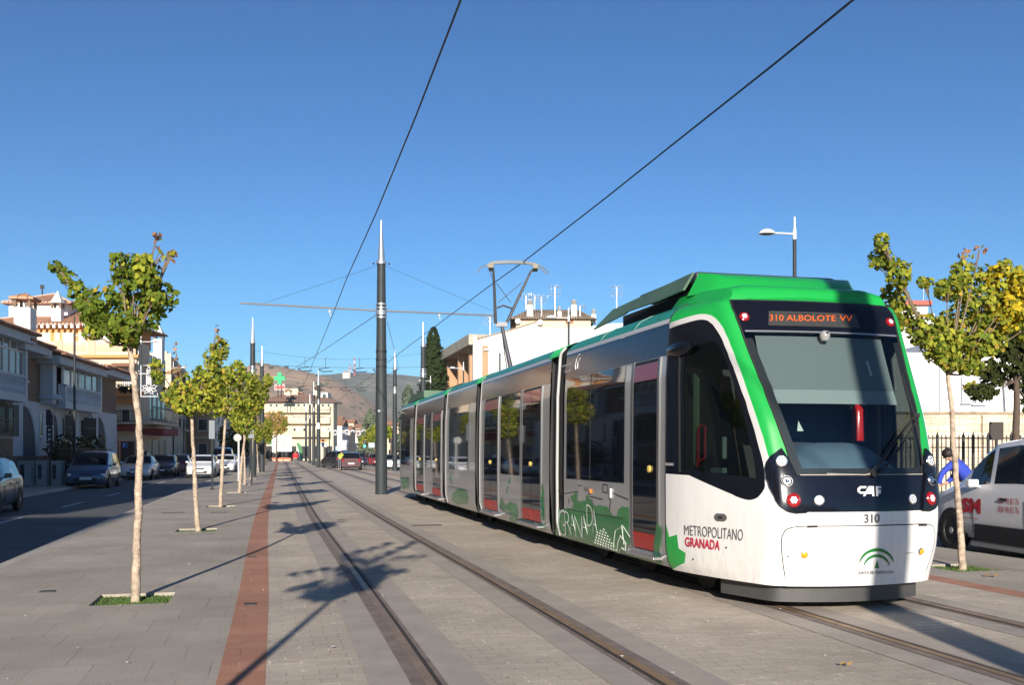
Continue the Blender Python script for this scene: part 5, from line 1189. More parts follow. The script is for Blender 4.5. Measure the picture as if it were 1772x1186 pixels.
def hill_mat(name, c1, c2, c3, sc=.02):
    m = bpy.data.materials.new(name); m.use_nodes = True; t = m.node_tree; b = t.nodes['Principled BSDF']; b.inputs['Roughness'].default_value = 1; b.inputs['Specular IOR Level'].default_value = 0
    tc = t.nodes.new('ShaderNodeTexCoord'); n = t.nodes.new('ShaderNodeTexNoise'); n.inputs['Scale'].default_value = sc; n.inputs['Detail'].default_value = 10; n.inputs['Roughness'].default_value = .7
    t.links.new(tc.outputs['Object'], n.inputs['Vector']); cr = t.nodes.new('ShaderNodeValToRGB'); e = cr.color_ramp.elements
    e[0].position = .38; e[0].color = (*c1, 1); e[1].position = .62; e[1].color = (*c3, 1); k = e.new(.5); k.color = (*c2, 1)
    t.links.new(n.outputs['Fac'], cr.inputs[0]); t.links.new(cr.outputs[0], b.inputs['Base Color'])
    v = t.nodes.new('ShaderNodeTexVoronoi'); v.inputs['Scale'].default_value = sc * 9; t.links.new(tc.outputs['Object'], v.inputs['Vector'])
    bp = t.nodes.new('ShaderNodeBump'); bp.inputs['Strength'].default_value = .8; bp.inputs['Distance'].default_value = 6; t.links.new(n.outputs['Fac'], bp.inputs['Height']); t.links.new(bp.outputs[0], b.inputs['Normal'])
    return m
hill('hill', CA, 1300, 560, 1900, hill_mat('bare_hill', (.24, .19, .135), (.36, .26, .18), (.50, .33, .22), .012), 3)
hill('hill', CB, 2200, 1500, 2900, hill_mat('wooded_hill', (.075, .085, .06), (.12, .12, .09), (.21, .185, .135), .02), 8, 1.0)
# scattered scrub on the hill
mb = MB(); rnd = random.Random(4)
dg = bpy.context.evaluated_depsgraph_get(); hb = BVHTree.FromPolygons([v.co.copy() for v in bpy.data.objects['hill'].data.vertices], [tuple(p.vertices) for p in bpy.data.objects['hill'].data.polygons])
for _ in range(420):
    x, y = rnd.uniform(-520, 40), rnd.uniform(640, 1290); h = hb.ray_cast(Vector((x, y, 900)), Vector((0, 0, -1)))
    if h[0]:
        s = rnd.uniform(1.2, 3.8) * (2.0 if rnd.random() < .1 else 1)
        for _ in range(9):
            c = h[0] + Vector((rnd.gauss(0, .5), rnd.gauss(0, .5), rnd.uniform(.1, .6))) * s; fan(mb, c, s * .7, Vector((rnd.gauss(0, .3), 0, 1)).normalized(), Vector((rnd.gauss(0, .5), -1, rnd.gauss(0, .5))).normalized())
mb.build('hill_scrub', leaf_mat('scrub', (.07, .075, .045), .1), kind='stuff', label='dark scrub bushes dotted over the bare brown hillside', cat='scrub')
def mast(px, pt, pb, Y, label):
    b = at(px, pb, Y); H = at(px, pt, Y).z - b.z; root = empty('radio_mast', b, 0, label=label, cat='radio mast', group='radio masts on the ridge')
    N = 5
    for i in range(N):
        mb = MB(); z0, z1 = H * i / N - (8 if i == 0 else 0), H * (i + 1) / N; w0, w1 = 2.2 * (1 - .7 * i / N), 2.2 * (1 - .7 * (i + 1) / N)
        for sx_, sy in ((1, 1), (1, -1), (-1, 1), (-1, -1)): mb.tube([(sx_ * w0, sy * w0, z0), (sx_ * w1, sy * w1, z1)], .5, 4); mb.tube([(sx_ * w0, sy * w0, z0), (-sx_ * w1, sy * w1, z1)], .35, 4)
        mb.build('mast_section', mat('mast_red', (.45, .12, .1), .7) if i % 2 == 0 else mat('mast_white', (.7, .68, .65), .7), root)
mast(613.5, 619, 646, 2150, 'tall red and white radio mast on the wooded ridge'); mast(605.5, 632, 647, 2150, 'short radio mast left of the tall one on the ridge')
b = at(600, 650, 2140); o = empty('hilltop_building', b, 0, label='pale low building beside the radio masts on the ridge', cat='building')
mb = MB(); mb.box(-9, 7, 0, 10, -8, 6); mb.build('wall', mat('hill_house', (.6, .56, .5), .9), o); mb = MB(); mb.prism([(-10, 6), (8, 6), (-1, 10)], -.5, 10.5); mb.build('roof', mat('hill_roof', (.35, .2, .14), .9), o)
# ---------------------------------------------------------------- buildings
m_tile = brick_mat('roof_tile', (.40, .19, .11), (.50, .27, .17), (.16, .09, .06), .24, .45, .035, patch=.35, off=0)
m_tile2 = brick_mat('roof_tile_pale', (.36, .27, .19), (.44, .34, .25), (.14, .11, .08), .26, .6, .04, patch=.3, off=0)
m_orange = mat('orange_render', (.68, .30, .11), .9, var=.08, vs=.8)
m_cream = mat('cream_render', (.66, .53, .38), .9, var=.07, vs=.7)
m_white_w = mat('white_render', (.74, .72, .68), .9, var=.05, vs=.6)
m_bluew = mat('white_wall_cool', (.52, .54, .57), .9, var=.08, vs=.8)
m_ybl = mat('yellow_cream_render', (.64, .55, .39), .9, var=.08, vs=.5)
m_brick = brick_mat('brown_brick', (.20, .13, .09), (.27, .17, .11), (.17, .14, .11), .25, .07, .008, vertical=True, patch=.15)
m_brick2 = brick_mat('orange_brick', (.46, .24, .13), (.52, .30, .17), (.40, .30, .2), .25, .07, .008, vertical=True, patch=.12)
m_ashlar = brick_mat('old_stone_wall', (.60, .50, .36), (.70, .60, .45), (.42, .33, .22), .55, .26, .016, vertical=True, patch=.25)
m_dwin = mat('window_dark', (.02, .025, .03), .08, spec=.8, coat=.4)
m_shut = mat('roller_shutter', (.62, .60, .56), .7)
m_iron = mat('black_iron', (.012, .012, .013), .5)
m_conc2 = mat('parapet_concrete', (.42, .37, .29), .9, var=.2, vs=1.2)
m_shopd = mat('shop_dark', (.02, .02, .02), .3)
m_awn = mat('awning_red', (.25, .03, .03), .8)
class Fac:
    """a wall plane: local x along it, -y outward, z up"""
    def __init__(s, name, P, D, label, cat='building', group=None):
        D = Vector((D[0], D[1], 0)).normalized(); s.P = Vector((P[0], P[1], 0)); s.root = empty(name, s.P, math.atan2(D.y, D.x), label=label, cat=cat, group=group)
        s.M = Matrix(((D.x, -D.y, 0, P[0]), (D.y, D.x, 0, P[1]), (0, 0, 1, 0), (0, 0, 0, 1))); s.I = s.M.inverted()
    def px(s, px, py, d=0):
        e = s.I @ EYEP; r = s.I.to_3x3() @ Vector(((px - 886) / FPX, 1, (HOR - py) / FPX)); t = (d - e.y) / r.y; p = e + r * t; return p.x, p.z
    def x(s, px, d=0): return s.px(px, 700, d)[0]
    def box(s, name, m, x0, x1, z0, z1, d0=-.05, d1=0, parent=None, **k):
        mb = MB(); mb.box(min(x0, x1), max(x0, x1), d0, d1, min(z0, z1), max(z0, z1)); return mb.build(name, m, parent or s.root, **k)
    def pbox(s, name, m, px0, py0, px1, py1, d0=-.05, d1=0, parent=None, **k):
        x0, z1 = s.px(px0, py0, d0); x1, z0 = s.px(px1, py1, d0); return s.box(name, m, x0, x1, z0, z1, d0, d1, parent, **k)
    def win(s, x0, x1, z0, z1, fm=None, gm=None, d=0, bars=0, fw=.06, name='window', sill=True):
        fm = fm or m_shut; gm = gm or m_dwin; mb = MB(); o = d - .05
        mb.box(x0, x1, o, d - .002, z1 - fw, z1); mb.box(x0, x1, o, d - .002, z0, z0 + fw); mb.box(x0, x0 + fw, o, d - .002, z0 + fw, z1 - fw); mb.box(x1 - fw, x1, o, d - .002, z0 + fw, z1 - fw)
        if sill: mb.box(x0 - .08, x1 + .08, d - .13, d - .003, z0 - .07, z0 - .004)
        for i in range(bars): xx = x0 + (x1 - x0) * (i + 1) / (bars + 1); mb.box(xx - .025, xx + .025, o, d - .002, z0 + fw, z1 - fw)
        f = mb.build(name, fm, s.root); mb = MB(); mb.box(x0 + fw, x1 - fw, d - .018, d - .003, z0 + fw, z1 - fw); mb.build('pane', gm, f); return f
    def pwin(s, a, b, c, e, **k):
        d = k.get('d', 0); x0, z1 = s.px(a, b, d); x1, z0 = s.px(c, e, d); return s.win(x0, x1, z0, z1, **k)
def railing(f, x0, x1, z0, z1, d, m=None, step=.14, name='railing', r=.012, fat=0):
    mb = MB(); mb.box(x0, x1, d - .03, d + .03, z1 - .05, z1); mb.box(x0, x1, d - .03, d + .03, z0, z0 + .05)
    n = max(2, int((x1 - x0) / step))
    for i in range(n + 1):
        x = x0 + (x1 - x0) * i / n
        if fat: mb.lathe([(fat * .5, z0 + .05), (fat, z0 + (z1 - z0) * .3), (fat * .45, z0 + (z1 - z0) * .6), (fat * .6, z1 - .05)], c=(x, d, 0), n=6)
        else: mb.box(x - r, x + r, d - r, d + r, z0 + .05, z1 - .05)
    return mb.build(name, m or m_iron, f.root)
def hip(f, name, x0, x1, y0, y1, z0, z1, m, ov=.4, parent=None, ridge=None):
    mb = MB(); x0 -= ov; x1 += ov; y0 -= ov; y1 += ov; w = min(x1 - x0, y1 - y0) / 2; ym = (y0 + y1) / 2
    rx0, rx1 = (x0 + w, x1 - w) if ridge is None else ridge
    if rx1 < rx0: rx0 = rx1 = (x0 + x1) / 2
    vs = [(x0, y0, z0), (x1, y0, z0), (x1, y1, z0), (x0, y1, z0), (rx0, ym, z1), (rx1, ym, z1)]
    mb.add(vs, [(0, 1, 5, 4), (1, 2, 5), (2, 3, 4, 5), (3, 0, 4)]); mb.box(x0, x1, y0, y1, z0 - .12, z0 - .005); r = mb.build(name, m, parent or f.root)
    mb = MB()          # barrel-tile eave and hip caps
    n = int((x1 - x0) / .28)
    for i in range(n): mb.cbox((x0 + .14 + i * .28, y0 - .03, z0 - .02), (.15, .1, .1))
    for a, b in ((vs[0], vs[4]), (vs[1], vs[5]), (vs[4], vs[5])):
        if (Vector(a) - Vector(b)).length > .1: mb.tube([a, b], .09, 6)
    mb.build('tile_edge', mat('tile_edge_pale', (.55, .42, .33), .9), r); return r
def chimney(f, x, y, z0, z1, w=.5, cap='cap', parent=None, m=None):
    mb = MB(); mb.box(x - w, x + w, y - w * .8, y + w * .8, z0, z1); c = mb.build('chimney', m or m_white_w, parent or f.root)
    for a in (-1, 1):
        for b in (-1, 1): mb = MB(); mb.box(x + a * w * .9 - .06, x + a * w * .9 + .06, y + b * w * .7 - .06, y + b * w * .7 + .06, z1, z1 + .4); mb.build('vent_post', m_brick, c)
    mb = MB()
    if cap == 'pyr': mb.add([(x - w * 1.2, y - w, z1 + .4), (x + w * 1.2, y - w, z1 + .4), (x + w * 1.2, y + w, z1 + .4), (x - w * 1.2, y + w, z1 + .4), (x, y, z1 + 1.3)], [(0, 1, 4), (1, 2, 4), (2, 3, 4), (3, 0, 4), (3, 2, 1, 0)]); mb.build('chimney_cap', m_white_w, c)
    else: mb.box(x - w * 1.35, x + w * 1.35, y - w * 1.2, y + w * 1.2, z1 + .4, z1 + .52); mb.add([(x - w * 1.3, y - w * 1.1, z1 + .522), (x + w * 1.3, y - w * 1.1, z1 + .522), (x + w * 1.3, y + w * 1.1, z1 + .522), (x - w * 1.3, y + w * 1.1, z1 + .522), (x, y, z1 + .8)], [(0, 1, 4), (1, 2, 4), (2, 3, 4), (3, 0, 4)]); mb.build('chimney_cap', m_tile, c)
    return c
def antenna(p, h, label, k=6, group='roof antennas', seed=0):
    rnd = random.Random(seed); root = empty('roof_antenna', p, 0, label=label, cat='antenna', group=group); mb = MB(); mb.tube([(0, 0, -.3), (0, 0, h)], .03, 5); mb.build('mast', m_alu, root)
    mb = MB()
    for j in range(2):
        z = h * (1 - .25 * j); mb.tube([(-.6, 0, z), (.6, 0, z)], .02, 4)
        for i in range(k): x = -.6 + 1.2 * i / (k - 1); mb.tube([(x, 0, z - .3), (x, 0, z + .3)], .016, 4)
    mb.build('aerial', m_alu, root); return root

# H1: white terrace of two-storey houses, left
HP = Vector((-22.3, 42.7, 0)); HD = Vector((-.145, 1, 0)).normalized()
H1 = Fac('terrace_house', HP, HD, 'white and brick two-storey terraced houses with tiled eaves in shade at the left edge')
xE = H1.x(205); xS = -6.0
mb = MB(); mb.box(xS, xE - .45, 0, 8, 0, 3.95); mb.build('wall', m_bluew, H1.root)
mb = MB(); mb.box(xS, xE - .55, .02, 7.9, 3.952, 6.6); mb.build('brick_wall', m_brick, H1.root)
H1.box('base_band', mat('band_brown', (.16, .10, .07), .9), xS, xE - .45, 1.05, 1.35, -.03, 0)
P = H1.pbox; segs = [(-20, 64), (64, 90), (90, 113), (113, 183), (183, 205)]
for (a, b), zz, d_ in zip([(xS, H1.x(64, -1.15)), (H1.x(44, -.95), H1.x(90, -.95)), (H1.x(76, -.75), H1.x(113, -.75)), (H1.x(104, -1.1), H1.x(186, -1.1)), (H1.x(178, -.8), xE + .4)], [H1.px(64, 583, -1.15)[1], H1.px(90, 604, -.95)[1], H1.px(110, 615, -.75)[1], H1.px(150, 630, -1.1)[1], H1.px(200, 641, -.8)[1]], (-1.15, -.95, -.75, -1.1, -.8)):
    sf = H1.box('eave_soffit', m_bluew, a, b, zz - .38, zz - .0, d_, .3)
    mb = MB(); mb.add([(a, d_ - .1, zz + .02), (b, d_ - .1, zz + .02), (b, 4, zz + 1.75), (a, 4, zz + 1.75), (b, 8.3, zz + .02), (a, 8.3, zz + .02)], [(0, 1, 2, 3), (3, 2, 4, 5), (0, 3, 5), (1, 4, 2)]); rf = mb.build('roof', m_tile, H1.root)
    mb = MB(); n = int((b - a) / .26)
    for i in range(n): mb.lathe([(.085, -.12), (.095, .1)], c=(a + .13 + i * .26, d_ - .13, zz + .05), n=6, axis='y')
    mb.build('tile_edge', m_tile, rf)
# balconies with balustrades, glazed rooms, pillars
def balc(pa, pb, n=0, glz=True):
    xa, xb = H1.x(pa, -.6), H1.x(pb, -.6)
    b = H1.box('balcony', m_bluew, xa, xb, 3.75, 3.95, -.75, .02)
    mb = MB(); mb.box(xa, xb, -.74, -.62, 3.952, 4.10); mb.box(xa, xb, -.76, -.60, 4.82, 4.95)
    k = int((xb - xa) / .22)
    for i in range(k): mb.lathe([(.05, 4.1), (.085, 4.3), (.045, 4.55), (.06, 4.82)], c=(xa + .11 + i * .22, -.68, 0), n=7)
    mb.box(xa, xa + .25, -.75, -.4, 3.95, 4.97); mb.box(xb - .3, xb, -.75, -.4, 3.951, 6.6); mb.build('balustrade', m_bluew, H1.root)
    if glz:
        mb = MB(); x = xa + .1
        for i in range(6): xx = xa + (xb - .3 - xa) * i / 5; mb.box(xx - .05, xx + .05, -.66, -.56, 4.96, 6.5)
        mb.box(xa, xb - .3, -.66, -.56, 6.5, 6.6); mb.box(xa, xb - .3, -.658, -.562, 5.95, 6.03); w = mb.build('glazed_gallery', m_white_w, H1.root)
        mb = MB(); mb.box(xa, xb - .3, -.62, -.6, 4.96, 6.5); mb.build('pane', mat('curtained_glass', (.20, .20, .18), .12, spec=.8), w)
balc(-22, 42); balc(108, 172, glz=True); 
for a in (86, 92): pass
H1.box('pillar', m_bluew, H1.x(88, -.5), H1.x(94, -.5), 3.9, 6.6, -.6, .0); H1.box('pillar', m_bluew, H1.x(72), H1.x(88), 3.9, 6.7, -.12, .0)
H1.pwin(40, 612, 46, 660, bars=0)
# ground-floor windows with iron grilles and arches
for a, b, c, e in ((-18, 700, 23, 752), (106, 722, 122, 758), (138, 725, 159, 758)):
    x0, z1 = H1.px(a, b); x1, z0 = H1.px(c, e); w = H1.win(x0, x1, z0, z1, bars=2)
    mb = MB(); n = max(4, int((x1 - x0) / .14)); 
    for i in range(n + 1): xx = x0 + (x1 - x0) * i / n; mb.box(xx - .014, xx + .014, -.24, -.21, z0 - .08, z1 + .08)
    for z in (z0 - .08, (z0 + z1) / 2, z1 + .08): mb.box(x0 - .05, x1 + .05, -.25, -.20, z - .02, z + .02)
    mb.tube([(x0 + (x1 - x0) * .3, -.22, z1 + .1), ((x0 + x1) / 2, -.22, z1 + .32), (x0 + (x1 - x0) * .7, -.22, z1 + .1)], .03, 5); mb.build('window_grille', m_iron, w)
    H1.box('apron_panel', m_brick, x0 + .1, x1 - .1, .1, z0 - .2, -.02, 0)
for pa, pb, pt in ((40, 61, 702), (93, 101, 718), (170, 183, 722)):
    x0, x1 = H1.x(pa), H1.x(pb); zt = H1.px(pa, pt)[1]; poly = [(x0, 0.02)] + [(x0 + (x1 - x0) * t, 1.4 + (zt - 1.4) * math.sqrt(max(0, 1 - t * t))) for t in np.linspace(0, 1, 12)] + [(x1, .02)]
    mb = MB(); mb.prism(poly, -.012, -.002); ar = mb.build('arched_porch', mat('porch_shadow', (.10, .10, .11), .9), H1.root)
    mb = MB(); pts = [(x0 + (x1 - x0) * t, -.03, 1.4 + (zt - 1.4) * math.sqrt(max(0, 1 - t * t))) for t in np.linspace(0, 1, 12)]; mb.tube(pts, .06, 5); mb.build('arch_trim', m_bluew, ar)
H1.pwin(68, 713, 73, 757, bars=0)
mb = MB(); x0 = H1.x(83, -.3); mb.lathe([(.001, .35), (.5, .2), (.75, .0), (.7, -.05)], c=(x0 + .3, -.2, H1.px(90, 693)[1]), n=12); mb.build('porch_canopy', m_bluew, H1.root)
x0, z0 = H1.px(73, 597); x1, z1 = H1.px(95, 547); chimney(H1, (x0 + x1) / 2 + .3, 1.2, 7.2, z1 + .25, .48)
# neighbour continuing the row toward and past the viewpoint (outside the left edge)
def plain_house(name, P, D, L, dep, H, m, label, roofm=None, n=4, fl=2, rise=1.6):
    f = Fac(name, P, D, label); mb = MB(); mb.box(0, L, 0, dep, 0, H); mb.build('wall', m, f.root)
    for k in range(fl):
        for i in range(n): x = L * (i + .5) / n; f.win(x - .55, x + .55, .95 + k * 3.0, 2.35 + k * 3.0)
    hip(f, 'roof', 0, L, 0, dep, H + .13, H + rise, roofm or m_tile, .5); return f
s0 = HP + HD * xS
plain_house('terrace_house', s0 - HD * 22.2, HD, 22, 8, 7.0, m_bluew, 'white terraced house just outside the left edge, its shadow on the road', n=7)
plain_house('apartment_house', Vector((-12.0, -4, 0)), Vector((-.092, 1, 0)), 24, 9, 9.3, m_cream, 'cream house left of the viewpoint outside the frame', n=7)
ab = plain_house('apartment_house', Vector((-7.7 + .22, -23.3, 0)) + Vector((2.5, -13, 0)) , Vector((-.2, 1, 0)), 22, 12, 12, m_orange, 'four-storey orange block behind the viewpoint that shades the left road', n=6, fl=4, rise=.5)
plain_house('apartment_house', Vector((36, -45, 0)), Vector((-1, .1, 0)), 26, 12, 11, m_white_w, 'unseen white block added behind the viewpoint for the tram front to reflect', n=8, fl=3, rise=1)  # added out of view so the glossy tram mask mirrors more than empty horizon
plain_house('apartment_house', Vector((5, -62, 0)), Vector((-1, .1, 0)), 20, 12, 9, m_cream, 'unseen cream block added far behind the viewpoint for the tram front to reflect', n=6, fl=3, rise=1)  # second added block, unseen, only there for reflections in the tram front

# B2: orange and cream house in sun
B2 = Fac('villa_block', at(-60, 784, 68), (1, 0), 'sunlit orange and cream apartment house with tiled roof and square turret at left')
q = B2.px; xr = B2.x(236); zE = q(0, 560)[1]
mb = MB(); mb.box(0, xr - .0, 0, 2.5, 0, q(0, 592)[1]); mb.box(0, xr - 5, 2.5, 14, 0, q(0, 592)[1]); mb.build('wall', m_cream, B2.root)
mb = MB(); mb.box(0, xr - 1.2, 1.5, 6, q(0, 592)[1] + .003, zE); mb.build('upper_wall', m_orange, B2.root)
hip(B2, 'roof', 0, xr - 1.2, 1.5, 7, zE + .1, q(0, 541)[1] + .6, m_tile, .7, ridge=(4, xr - 4))
mb = MB()
for i in range(int((xr - .6) / .42)): x = -.6 + i * .42; mb.box(x, x + .2, .68, .82, zE - .22, zE + .02)
mb.build('eave_dentils', m_white_w, B2.root)
x0, z1 = q(8, 527, 3); x1, _ = q(124, 527, 3); mb = MB(); mb.box(x0 + .3, x1 - .3, 3, 8, zE + .3, z1); mb.build('turret', m_white_w, B2.root); hip(B2, 'turret_roof', x0 + .3, x1 - .3, 3, 8, z1 + .12, q(70, 507, 5)[1] , m_tile, .35)
mb = MB(); xx, zz = q(73, 507, 5.5); mb.tube([(xx, 5.5, zz - .3), (xx, 5.5, zz + .35)], .05, 5); mb.cbox((xx, 5.5, zz + .45), (.3, .05, .3)); mb.build('finial', m_iron, B2.root)
xx, zz = q(100, 532, 1.8); chimney(B2, xx, 1.8, zE, zz - .4 + .3, .33, 'pyr'); xx, zz = q(39, 537, 1.6); chimney(B2, xx, 1.6, zE, zz - .2, .22, 'pyr')
for a, c in ((-30, -5), (20, 46), (62, 88), (95, 104), (108, 128), (136, 150), (165, 190), (200, 218)):
    x0, z1 = q(a, 575, 1.5); x1, z0 = q(c, 593, 1.5); B2.win(x0, x1, z0, z1, gm=m_shut, d=1.5, fm=m_cream, sill=False)
zp1, zp0 = q(0, 592)[1], q(0, 615)[1]
B2.box('parapet', m_cream, 0, xr, zp0, zp1 + .02, -.1, .25)
m_panel = mat('peach_panel', (.62, .42, .29), .9)
for a, c in ((20, 50), (62, 95), (113, 150), (168, 222)): x0, x1 = B2.x(a), B2.x(c); B2.box('parapet_panel', m_panel, x0, x1, zp0 + .25, zp1 - .22, -.13, -.1)
for a in (104, 160, 230): x0 = B2.x(a); B2.box('parapet_post', m_panel, x0 - .25, x0 + .25, zp0, zp1 + .12, -.17, -.1)
for py0, py1, dd in ((615, 620, -.35), (678, 687, -.9), (693, 699, -.3)): z1, z0 = q(0, py0)[1], q(0, py1)[1]; B2.box('cornice', m_orange, -.2, xr + (.5 if dd < -.5 else .25), z0, z1, dd, 0)
B2.box('balcony_slab', m_cream, 0, xr + .4, q(0, 735)[1], q(0, 732)[1], -1.0, 0)
x0 = B2.x(150); railing(B2, x0, xr + .3, q(0, 677)[1], q(0, 659)[1], -.85); railing(B2, x0, xr + .3, q(0, 731)[1], q(0, 712)[1], -.95)
mb = MB(); x0, x1 = B2.x(196), B2.x(238); z = q(0, 631)[1]; mb.prism([(-.02, z + .1), (-.9, z - .15), (-.9, z - .22), (-.02, z + .02)], x0, x1, 'yz'); mb.build('small_canopy', m_tile, B2.root)
for (a, b, c, e) in ((150, 635, 168, 668), (190, 637, 206, 668), (212, 637, 228, 668), (188, 708, 200, 731), (210, 708, 226, 731)): B2.pwin(a, b, c, e, gm=m_shut if b < 700 else m_dwin)
B2.box('awning', m_awn, B2.x(186), xr + .3, q(0, 746)[1], q(0, 738)[1], -1.4, 0)
for a, c in ((190, 206), (209, 233)): x0, x1 = B2.x(a), B2.x(c); B2.win(x0, x1, .2, 2.3, gm=m_shopd, fm=m_awn, sill=False)
mb = MB(); rnd = random.Random(9)
for cxp, w in ((215, 9), (190, 4), (230, 4)):
    for _ in range(160):
        x, z = B2.px(cxp + rnd.gauss(0, w * .5), 674 + rnd.gauss(0, 3), -.8); fan(mb, Vector((x, -.95 + rnd.uniform(-.1, .1), z)), .13, Vector((rnd.gauss(0, .5), 0, 1)).normalized(), Vector((rnd.gauss(0, .5), -1, rnd.gauss(0, .5))).normalized())
mb.build('flower_boxes', lf_d, B2.root)
# flank wall receding to the right (in shade)
B2s = Fac('villa_block_flank', B2.M @ Vector((xr + .02, .1, 0)), (-.10, 1), 'shaded flank of the orange and cream house with long dark balcony over the shops')
ql = B2s.px; xe2 = B2s.x(286)
mb = MB(); mb.box(0, xe2, 0, 9, 0, ql(240, 618)[1] - .6); mb.build('wall', m_cream, B2s.root)
mb = MB(); z0 = ql(240, 618)[1] - .6; mb.add([(1.5, -.4, z0), (xe2, -.4, z0), (xe2, 2.6, z0 + 1.3), (1.5, 2.6, z0 + 1.3), (1.5, 2.6, z0), (xe2, 2.6, z0)], [(0, 1, 2, 3), (0, 3, 4), (1, 5, 2)]); mb.build('roof', m_tile, B2s.root)
for k in range(6):
    x = xe2 * (k + .5) / 6
    for z0_, z1_ in ((4.0, 5.9), (7.2, 8.6)): B2s.win(x - .5, x + .5, z0_, z1_)
B2s.box('balcony_slab', m_cream, .2, xe2, 3.5, 3.7, -1.0, 0); railing(B2s, .2, xe2, 3.7, 4.75, -.95, step=.25); B2s.box('awning', m_awn, 1, xe2 * .7, 2.75, 3.2, -1.5, 0)
for k in range(4): x = xe2 * (k + .5) / 4; B2s.win(x - 1.0, x + 1.0, .3, 2.5, gm=m_shopd, sill=False)
xx, zz = ql(275, 590, 2.5); 
c_ = chimney(B2s, ql(275, 600, 2.5)[0], 2.5, 8, ql(275, 588, 2.5)[1], .45, 'pyr')
# B3.. further left row
def row_block(nm, pxa, pxb, Ya, Yb, ztop, m, label, roofm=None, fl=3, n=4, flat=False, dep=10):
    A = at(pxa, 784, Ya); B = at(pxb, 784, Yb); A.z = B.z = 0; f = Fac(nm, A, (B - A), label); L = (B - A).length
    mb = MB(); mb.box(0, L, 0, dep, 0, ztop); mb.build('wall', m, f.root)
    for k in range(fl):
        for i in range(n):
            x = L * (i + .5) / n; z = 1.0 + k * (ztop - .6) / fl
            f.win(x - .5, x + .5, z, z + 1.5)
            if k: f.box('balcony_slab', m, x - .9, x + .9, z - .35, z - .2, -.7, 0); railing(f, x - .9, x + .9, z - .2, z + .7, -.68, step=.25)
    if flat: f.box('parapet', m, -.1, L + .1, ztop, ztop + .6, -.1, .2)
    else: hip(f, 'roof', 0, L, 0, dep, ztop + .13, ztop + 1.8, roofm or m_tile, .4)
    return f
B3 = row_block('house', 287, 322, 93, 116, 10.5, m_cream, 'cream house with flat parapet beyond the candle decoration', flat=True, n=5)
mb = MB(); mb.box(-.3, 0, -.5, 10, 0, 10.9); mb.build('gable_wall', m_cream, B3.root)
B4 = row_block('house', 343, 368, 118, 150, 9.5, m_brick2, 'low orange brick house catching sun between the second and third ginkgo', n=4)
fr = Fac('brick_house', at(338, 784, 116), (1, 0), 'narrow sunlit brick gable beyond the second ginkgo'); 
mb = MB(); w_ = fr.x(364) ; mb.box(0, w_, 0, 1.8, 0, 9.8); mb.build('wall', m_brick2, fr.root)
for k in range(3): fr.win(.35, w_ - .35, 1.2 + k * 2.9, 2.6 + k * 2.9)
for k in range(3): fr.box('string_course', m_cream, -.05, w_ + .05, 3.2 + k * 2.9, 3.4 + k * 2.9, -.12, 0)
row_block('house', 368, 396, 152, 200, 8.8, m_white_w, 'white house further along the left street', n=5)
row_block('house', 398, 436, 200, 290, 10, m_cream, 'far cream houses closing the left street side', n=6)

# B5: cream apartment block, centre
B5 = Fac('apartment_block', at(452, 784, 185), (1, 0), 'cream four-storey apartment block with brown hipped roof in the centre distance'); q = B5.px
xr5 = B5.x(577); 
mb = MB(); mb.box(0, xr5, 0, 4, 0, q(0, 697)[1]); mb.build('wall', m_ybl, B5.root)
mb = MB(); ov = 1; z0, z1 = q(0, 697)[1] + .05, q(0, 682)[1]; mb.add([(-ov, -ov, z0), (xr5 + ov, -ov, z0), (xr5 - 3, 3, z1), (3, 3, z1), (xr5 + ov, 6, z0), (-ov, 6, z0)], [(0, 1, 2, 3), (1, 4, 2), (3, 2, 4, 5), (0, 3, 5)]); mb.build('roof', mat('brown_roof', (.24, .14, .10), .9, var=.15, vs=1), B5.root)
for k, (py0, py1) in enumerate(((710, 715), (728, 734), (752, 757))):
    z1, z0 = q(0, py0)[1], q(0, py1)[1]; B5.box('balcony', m_ybl, 1, xr5 - .5, z0, z1 + .45, -1.2, 0); B5.box('balcony_line', m_cream, 1, xr5 - .5, z1 + .45, z1 + .6, -1.25, 0)
for row_, (a, b) in enumerate(((699, 708), (720, 728), (741, 751))):
    for px in (466, 476, 490, 507, 514, 524, 534, 548, 556, 566):
        x0, z1 = q(px, a); x1, z0 = q(px + 5.5, b); B5.win(x0, x1, z0, z1, gm=m_dwin if (px + row_) % 3 else m_shut, sill=False, fw=.1)
for k in range(6): x0 = xr5 * (k + .2) / 6; B5.win(x0, x0 + 1.7, .3, 2.8, gm=m_shopd, sill=False)
for px, pt, w in ((499, 676, .7), (549, 672, .9), (520, 680, .6)): x, z = q(px, pt, 3); chimney(B5, x, 3, q(0, 695)[1], z - .5, w * .7, m=m_ybl)
x0, z1 = q(492, 673, 8); x1, z0 = q(516, 684, 8); B5.box('attic', m_ybl, x0, x1, z0 - 1, z1, 8, 12)
x0, z1 = q(556, 680, 2); x1, _ = q(568, 680, 2); B5.box('dormer', m_white_w, x0, x1, q(0, 690)[1], z1, 1.5, 5); B5.win(x0 + .3, x1 - .3, q(0, 689)[1], z1 - .3, d=1.5, sill=False)
